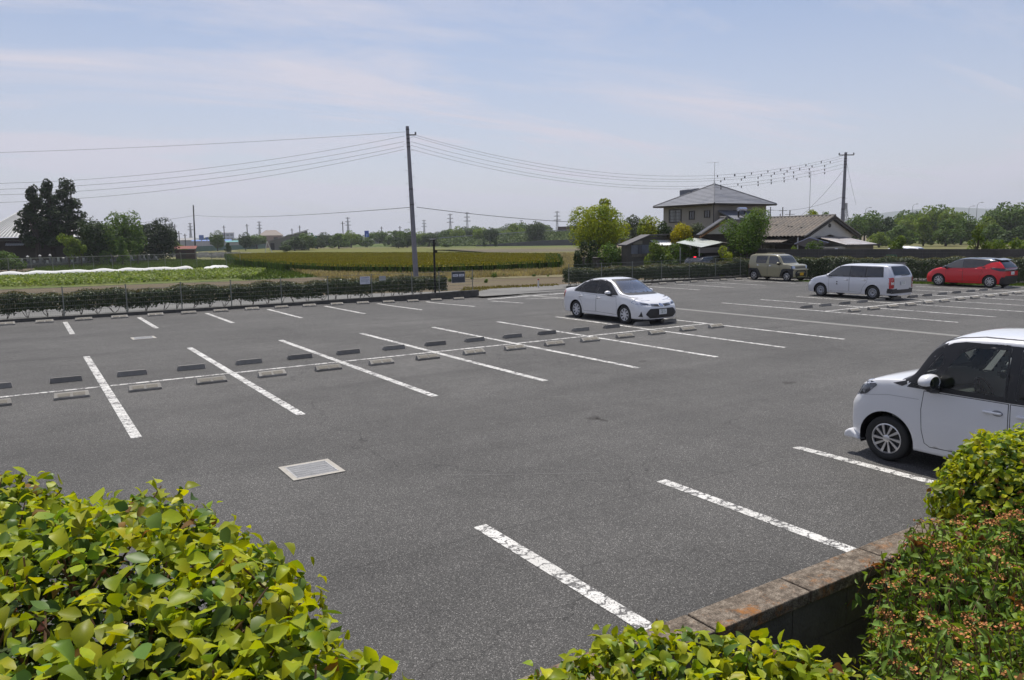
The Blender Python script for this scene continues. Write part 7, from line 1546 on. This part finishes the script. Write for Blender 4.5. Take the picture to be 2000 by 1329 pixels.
MB().prism([(-6.5, 0), (-6.5, 2.9), (5.5, 6.2), (5.5, 0)], -3, 3, 'y').build('wall', mat('barn_wall', (.20, .19, .18), .9, noise=(.5, .2)), barn); MB().prism([(-7.2, 2.85), (5.9, 6.45), (5.9, 6.6), (-7.2, 3.0)], -3.4, 3.4, 'y').build('roof', greyr, barn); MB().box(-6.2, -5.0, -3.05, -3.0, 0, 2.3).build('door', black, barn)
house('grey_roofed_house', 'low house with a broad grey hipped roof behind the wheat', 757, 473, 15, 9, 2.4, 3.1, farw, mat('far_grey_roof', (.30, .31, .30), .8), -.5, .7, 330)
house('long_grey_shed', 'long low grey shed left of the blue sign', 700, 471, 17, 6, 2.6, 1.4, farw, mat('far_dark_roof', (.13, .13, .14), .8), -.5, .1, 345); house('small_blue_shed', 'small dark blue roofed shed left of the long grey shed', 668, 470, 7, 5, 2.6, 1.4, farw, mat('far_navy', (.03, .05, .12), .7), -.5, .1, 350)
house('blue_roofed_store', 'long low store with a blue fascia in the far left distance', 414, 472, 18, 8, 3.4, .7, farw, farb, -.25, .0, 420, 'store'); house('pale_block', 'pale office block on the far left skyline', 446, 468, 12, 8, 12.5, .4, mat('far_pale', (.34, .38, .46), .9), greyr, -.3, 0, 900, 'building', wins=[(x_, z_, 3, 1.5) for x_ in (-4, 0, 4) for z_ in (6, 10)])
house('white_depot', 'white low depot left of the blue-roofed store', 362, 470, 10, 8, 4.0, 1.2, farw, greyr, -.3, .2, 430, 'building'); house('white_warehouse', 'small white warehouse right of the far store', 508, 474, 8, 5, 2.6, .8, farw, farw, -.3, 0, 400, 'building'); house('white_cabin', 'white cabin by the teal fence on the far left', 467, 476, 9, 5, 2.8, .6, farw, mat('far_teal', (.12, .30, .30), .8), -.3, 0, 330, 'building')
def post_sign(name, label, px, y0, y1, wpx, D, m, cat='sign'):
    a = P(px, y0, D); c_ = P(px, y1, D); t = thing(name, label, cat, (a.x, a.y, ZG), -.55); w_ = wpx/FPX*D/2; MB().box(-w_, w_, -.2, .2, c_.z - ZG, a.z - ZG).build('panel', m, t); MB().tube([(0, 0, 0), (0, 0, c_.z - ZG)], .22, 6).build('pole', steel, t); return t
tq = post_sign('blue_road_sign', 'blue road sign with a pale arrow above the far trees', 716, 451, 463, 8, 330, mat('sign_blue', (.03, .08, .42), .5)); MB().box(-.2, .15, -.25, -.205, 3.6, 5.4).box(.0, .5, -.252, -.207, 4.7, 5.1).build('arrow', mat('sign_pale_blue', (.3, .4, .7), .5), tq)
post_sign('blue_store_sign', 'tall blue sign panel beside the far store', 393, 459.5, 469, 8, 400, farb); post_sign('blue_store_sign', 'small blue oval sign right of the tall blue panel', 404, 464, 468, 5, 405, farb)
tt = thing('teal_mast', 'teal netting mast right of the barn', 'mast', P(614, 480, 300)); tt.location.z = ZG; MB().box(-.9, -.5, -.3, .3, 0, 5.8).box(.4, .9, -.3, .3, 0, 4.6).box(-.5, .4, -.05, .05, 2, 4.4).build('frame', mat('teal_net', (.10, .26, .26), .8), tt)
gf = thing('teal_fence', 'long teal screen fence in front of the far depot', 'fence', P(290, 482, 230)); gf.location.z = ZG; a = gf.location; b_ = P(520, 482, 330)
dd = Vector((b_.x - a.x, b_.y - a.y, 0)); M = Matrix.Rotation(math.atan2(dd.y, dd.x), 4, 'Z'); MB().box(0, dd.length, -.05, .05, 0, 1.7, M).build('screen', mat('teal_screen', (.10, .18, .17), .8, noise=(.3, .3)), gf)
# parked cars near the store, a few pixels each
cars_c = [((.6, .6, .6), 'white'), ((.5, .5, .52), 'silver'), ((.04, .04, .05), 'black'), ((.6, .6, .6), 'white'), ((.3, .02, .02), 'red')]
fc = None
for i, (px, D) in enumerate([(388, 300), (398, 305), (409, 300), (420, 310), (432, 305), (443, 310), (457, 300)]):
    col, cn_ = cars_c[i % 5]; p = P(px, 475, D); t = thing('distant_car', '%s car parked in front of the far store, %s from the left' % (cn_, ORD[i]), 'car', (p.x, p.y, ZG), -.3 + rr.uniform(-.3, .3), 'cars parked at the far store')
    o = MB().prism([(-2.1, .3), (-2.1, .9), (-1.7, 1.0), (-1.2, 1.5), (.6, 1.5), (1.2, 1.0), (2.0, .85), (2.1, .3)], -.85, .85, 'y').build('body', paint('far_paint_' + cn_, col), t); bevel(o, .08); MB().prism([(-1.55, 1.0), (-1.15, 1.4), (.55, 1.4), (1.0, 1.0)], -.86, .86, 'y').build('side_window', dkgl, t)
    for wx in (-1.3, 1.3): MB().lathe([(.3, -.87), (.3, .87)], 12, Matrix.Translation((wx, 0, .3)), 'y').build('wheel', rubber, t)
# embankment with retaining wall, rail and brown barrier
em_g = ground_mat('embankment_green', [(.3, (.045, .07, .02)), (.5, (.08, .115, .03)), (.7, (.12, .14, .04))], .12, fine=(1, .35), bump=(1.5, .9, .4))
def ridge(name, pts, m, kind='structure'):
    """pts: (px, ybase, Dbase, ztop, thickness)"""
    V, F = [], []
    for (px, Db, zt, th) in pts:
        a = P(px, 470, Db); d = (a - CAM); d.z = 0; d.normalize()
        for k, (f, z) in enumerate(((0, ZG - .2), (.25, zt*.45), (.6, zt*.8), (1, zt), (1.6, zt), (2.6, ZG - .2))): q = a + d*th*f; V.append((q.x, q.y, z))
    n = len(pts)
    for i in range(n-1):
        for k in range(5): F.append((i*6+k, (i+1)*6+k, (i+1)*6+k+1, i*6+k+1))
    me = mesh_np(V, np.array(F)); me.shade_smooth(); o = link(name, me, m); o['kind'] = kind; return o
ridge('embankment', [(600, 330, .6, 12), (780, 300, 1.2, 12), (860, 285, 2.3, 12), (950, 275, 3.3, 13), (1050, 270, 4.1, 14), (1150, 268, 4.6, 14), (1300, 268, 4.8, 14)], em_g)
rs = np.random.default_rng(77); n = 9000; t_ = rs.random(n); px_ = 800 + 380*t_; Pp = []
for i in range(n):
    px = px_[i]; Db = np.interp(px, [600, 780, 860, 950, 1050, 1150], [330, 300, 285, 275, 270, 268]); zt = np.interp(px, [600, 780, 860, 950, 1050, 1150], [.6, 1.2, 2.3, 3.3, 4.1, 4.6]); th = 13; f = rs.random()**.8; q = P(px, 470, Db + th*f); z = np.interp(f, [0, .25, .6, 1], [0, zt*.45, zt*.8, zt]); Pp.append((q.x, q.y, z + rs.uniform(.0, .5)))
V, F = leaf_mesh(np.array(Pp), np.tile([-.5, -.8, 1.0], (n, 1)), .75, spread=.8, rs=rs); o = link('embankment_scrub', mesh_np(V, F), leafmat('scrub_leaf', (.10, .145, .03), (.045, .075, .022), .12, .35, .2)); o['kind'] = 'stuff'
hw = thing('motorway_barrier', 'pale guard rail along the top of the embankment', 'guard rail', P(860, 468, 297)); b = MB(); O = Vector(hw.location); pr = None
for px, D, z in ((780, 312, 1.4), (860, 298, 2.7), (950, 288, 3.75), (1050, 284, 4.6), (1150, 282, 5.1), (1300, 282, 5.4)):
    q = P(px, 470, D); q.z = z + .35; q = q - O
    if pr is not None: b.tube([pr, q], .16, 4); b.tube([pr - Vector((0, 0, .4)), q - Vector((0, 0, .4))], .10, 4)
    pr = q
b.build('rail', mat('guard_rail_grey', (.28, .29, .28), .6), hw)
bw2 = thing('noise_barrier', 'brown-red noise barrier on the embankment left of the yellow-green tree', 'barrier', P(1090, 460, 292)); O = Vector(bw2.location); q1 = P(1090, 460, 292) - O; q2 = P(1240, 458, 292) - O; MB().add([(q1.x, q1.y, 4.3-O.z), (q2.x, q2.y, 4.3-O.z), (q2.x, q2.y, 7.0-O.z), (q1.x, q1.y, 6.6-O.z), (q1.x, q1.y+.3, 4.3-O.z), (q2.x, q2.y+.3, 4.3-O.z), (q2.x, q2.y+.3, 7.0-O.z), (q1.x, q1.y+.3, 6.6-O.z)], [(0, 1, 2, 3), (7, 6, 5, 4), (3, 2, 6, 7), (0, 3, 7, 4), (1, 5, 6, 2)]).build('panel', mat('barrier_brown', (.075, .04, .04), .8), bw2)
ew = thing('embankment_wall', 'grey retaining wall at the foot of the embankment', 'wall', P(980, 475, 262)); O = Vector(ew.location); ps = [P(px, 470, D) - O for px, D in ((930, 270), (1000, 264), (1060, 260), (1140, 259), (1300, 260))]; b = MB()
for i, (a, c_) in enumerate(zip(ps[:-1], ps[1:])): 
    h0, h1_ = (.3, 1.0, 1.6, 2.0, 2.0)[i:i+2]; b.add([(a.x, a.y, ZG-O.z), (c_.x, c_.y, ZG-O.z), (c_.x, c_.y, h1_-O.z), (a.x, a.y, h0-O.z)], [(0, 1, 2, 3)])
    b.add([(a.x, a.y+.3, ZG-O.z), (c_.x, c_.y+.3, ZG-O.z), (c_.x, c_.y+.3, h1_-O.z), (a.x, a.y+.3, h0-O.z), (a.x, a.y, h0-O.z), (c_.x, c_.y, h1_-O.z)], [(3, 2, 1, 0), (4, 5, 2, 3)])
b.build('concrete_face', mat('dark_concrete', (.085, .088, .095), .95, noise=(.3, .3)), ew)
# lattice towers
def lattice(label, px, ytop, D, zb=0, wdt=None, arms=3, m=None, group='lattice pylons on the horizon'):
    top = P(px, ytop, D); h = top.z - ZG; wdt = wdt or h*.12; t = thing('pylon', label, 'pylon', (top.x, top.y, ZG), -.57, group); m = m or mat('pylon_steel', (.22, .23, .25), .7); b = MB(); r_ = .00028*D
    W = lambda f: wdt*(1 - .82*min(1, f*1.15))
    K = 9; lv = [1 - (1 - i/K)**1.25 for i in range(K+1)]
    for sx in (-1, 1):
        for sy in (-1, 1): b.tube([(sx*W(f)/2, sy*W(f)/2, h*f) for f in lv], r_*1.3, 4)
    for i in range(K):
        f0, f1 = lv[i], lv[i+1]; a, c_ = W(f0)/2, W(f1)/2
        b.tube([(-a, -a, h*f0), (c_, -c_, h*f1)], r_, 3); b.tube([(a, -a, h*f0), (-c_, -c_, h*f1)], r_, 3); b.tube([(-c_, -c_, h*f1), (c_, -c_, h*f1)], r_, 3)
    b.build('frame', m, t)
    for k in range(arms): z = h*(.97 - .14*k); ln = wdt*(.75 + .18*k); a_ = MB(); a_.tube([(-ln, 0, z), (0, 0, z + h*.02), (ln, 0, z)], r_*1.2, 4); a_.tube([(-ln, 0, z), (0, 0, z - h*.02), (ln, 0, z)], r_, 3); a_.build('cross_arm', m, t)
    return t
for lb, px, yt_, D in (('tall pylon behind the slender dark pole', 371, 436, 1000), ('pylon above the pale farmhouse', 506, 433, 1000), ('pylon above the distant trees left of the blue sign', 679, 425, 900), ('small pylon just right of the leaning pole', 828, 430, 1100), ('pylon above the embankment, first of the pair', 879, 418, 850), ('pylon above the embankment, second of the pair', 912, 415, 900), ('white-topped pylon left of the yellow-green tree', 1088, 413, 800), ('very small pylon above the embankment trees', 1018, 430, 1500)): lattice(lb, px, yt_, D)
lattice('red and white lattice mast beside the right utility pole', 1653, 397, 500, wdt=4.5, arms=0, group=None)
for i, (px, yt_, D) in enumerate([(341, 438, 330), (349, 452, 260), (361, 457, 420), (437, 441, 420), (482, 438, 380), (585, 441, 420), (570, 447, 450), (669, 433, 330), (745, 443, 420), (1004, 440, 300), (1051, 440, 290), (781, 442, 400), (1076, 443, 300), (1524, 418, 200), (1543, 411, 160), (1529, 405, 190), (1505, 405, 220)]):
    top = P(px, yt_, D); t = thing('distant_pole', 'thin distant utility pole on the skyline, %s from the left' % sorted(zip([341, 349, 361, 437, 482, 585, 570, 669, 745, 1004, 1051, 781, 1076, 1524, 1543, 1529, 1505], range(17))).index((px, i)).__class__.__name__ if False else 'thin distant utility pole on the skyline near %s' % ('the dark conifers' if px < 345 else 'the light green domed tree' if px < 355 else 'the white depot' if px < 400 else 'the blue-roofed store' if px < 460 else 'the white warehouse' if px < 500 else 'the barn roof' if px == 585 else 'the farmhouse roof' if px == 570 else 'the small blue shed' if px == 669 else 'the grey hipped roof' if px == 745 else 'the dark bush before the wheat' if px == 781 else 'the embankment trees' if px == 1004 else 'the dark clump on the embankment' if px == 1051 else 'the noise barrier' if px == 1076 else 'the ridge tiles, middle one' if px == 1529 else 'the ridge tiles, thick one' if px == 1543 else 'the ridge tiles, short one' if px == 1524 else 'the right eave of the hipped roof'), 'utility pole', (top.x, top.y, ZG), 0, 'distant utility poles')
    MB().tube([(0, 0, 0), (0, 0, top.z - ZG)], .00045*D + .03, 6).build('shaft', poled, t); MB().tube([(-.8, .5, top.z - ZG - .8), (.8, -.5, top.z - ZG - .8)], .0002*D + .02, 4).build('cross_arm', poled, t)
for lb, px, yt_, D in (('tall motorway lamp above the park trees, left of the pair', 1893, 403, 420), ('tall motorway lamp above the park trees, right of the pair', 1909, 396, 400), ('motorway lamp above the trees right of the utility pole', 1691, 406, 400), ('short motorway lamp beside the hill of trees', 1783, 399, 430)):
    top = P(px, yt_, D); t = thing('motorway_lamp', lb, 'street lamp', (top.x, top.y, ZG), 0, 'motorway lamps'); h = top.z - ZG; MB().tube([(0, 0, 0), (0, 0, h*.93), (.6, -.4, h*.99), (1.6, -1.0, h)], [.16, .11, .09, .08], 6).build('pole', mat('lamp_far', (.25, .26, .28), .7), t); MB().box(1.3, 2.4, -1.5, -.9, h - .08, h + .15).build('lamp_head', MATS['lamp_far'], t)
# hills on the horizon
hm = ground_mat('hill_forest', [(.3, (.05, .07, .05)), (.7, (.07, .09, .06))], .004)
def hills(name, pts, D, th):
    V, F = [], []
    for (px, y) in pts:
        a = P(px, y, D); c_ = P(px, y, D - th); e = P(px, y, D + th); V += [(c_.x, c_.y, -5), (a.x, a.y, a.z), (e.x, e.y, -5)]
    F = [(3*i+k, 3*i+3+k, 3*i+4+k, 3*i+1+k) for i in range(len(pts)-1) for k in (0, 1)]; me = mesh_np(V, np.array(F)); me.shade_smooth(); link(name, me, hm)['kind'] = 'structure'
hills('hills', [(1560, 445), (1640, 430), (1690, 420), (1740, 414), (1800, 408), (1860, 405), (1930, 408), (2000, 404), (2100, 410), (2250, 420)], 4200, 600)
hills('hills', [(-200, 468), (100, 466), (320, 466), (500, 464), (700, 462), (900, 459), (1150, 455), (1400, 452), (1600, 448), (1800, 446), (2200, 444)], 3900, 500)
# haze: one closed box of air round everything, the sky outside
hz = MB().box(-4600, 5200, -60, 5600, -3.0, 190).build('haze', None); hz['kind'] = 'stuff'; vm = bpy.data.materials.new('haze_air'); vm.use_nodes = True; nt = vm.node_tree; nt.nodes.clear(); o = nt.nodes.new('ShaderNodeOutputMaterial'); v = nt.nodes.new('ShaderNodeVolumePrincipled'); v.inputs['Color'].default_value = (.86, .90, .96, 1); v.inputs['Density'].default_value = 0.00026; v.inputs['Anisotropy'].default_value = .3; nt.links.new(v.outputs[0], o.inputs['Volume']); hz.data.materials.append(vm)
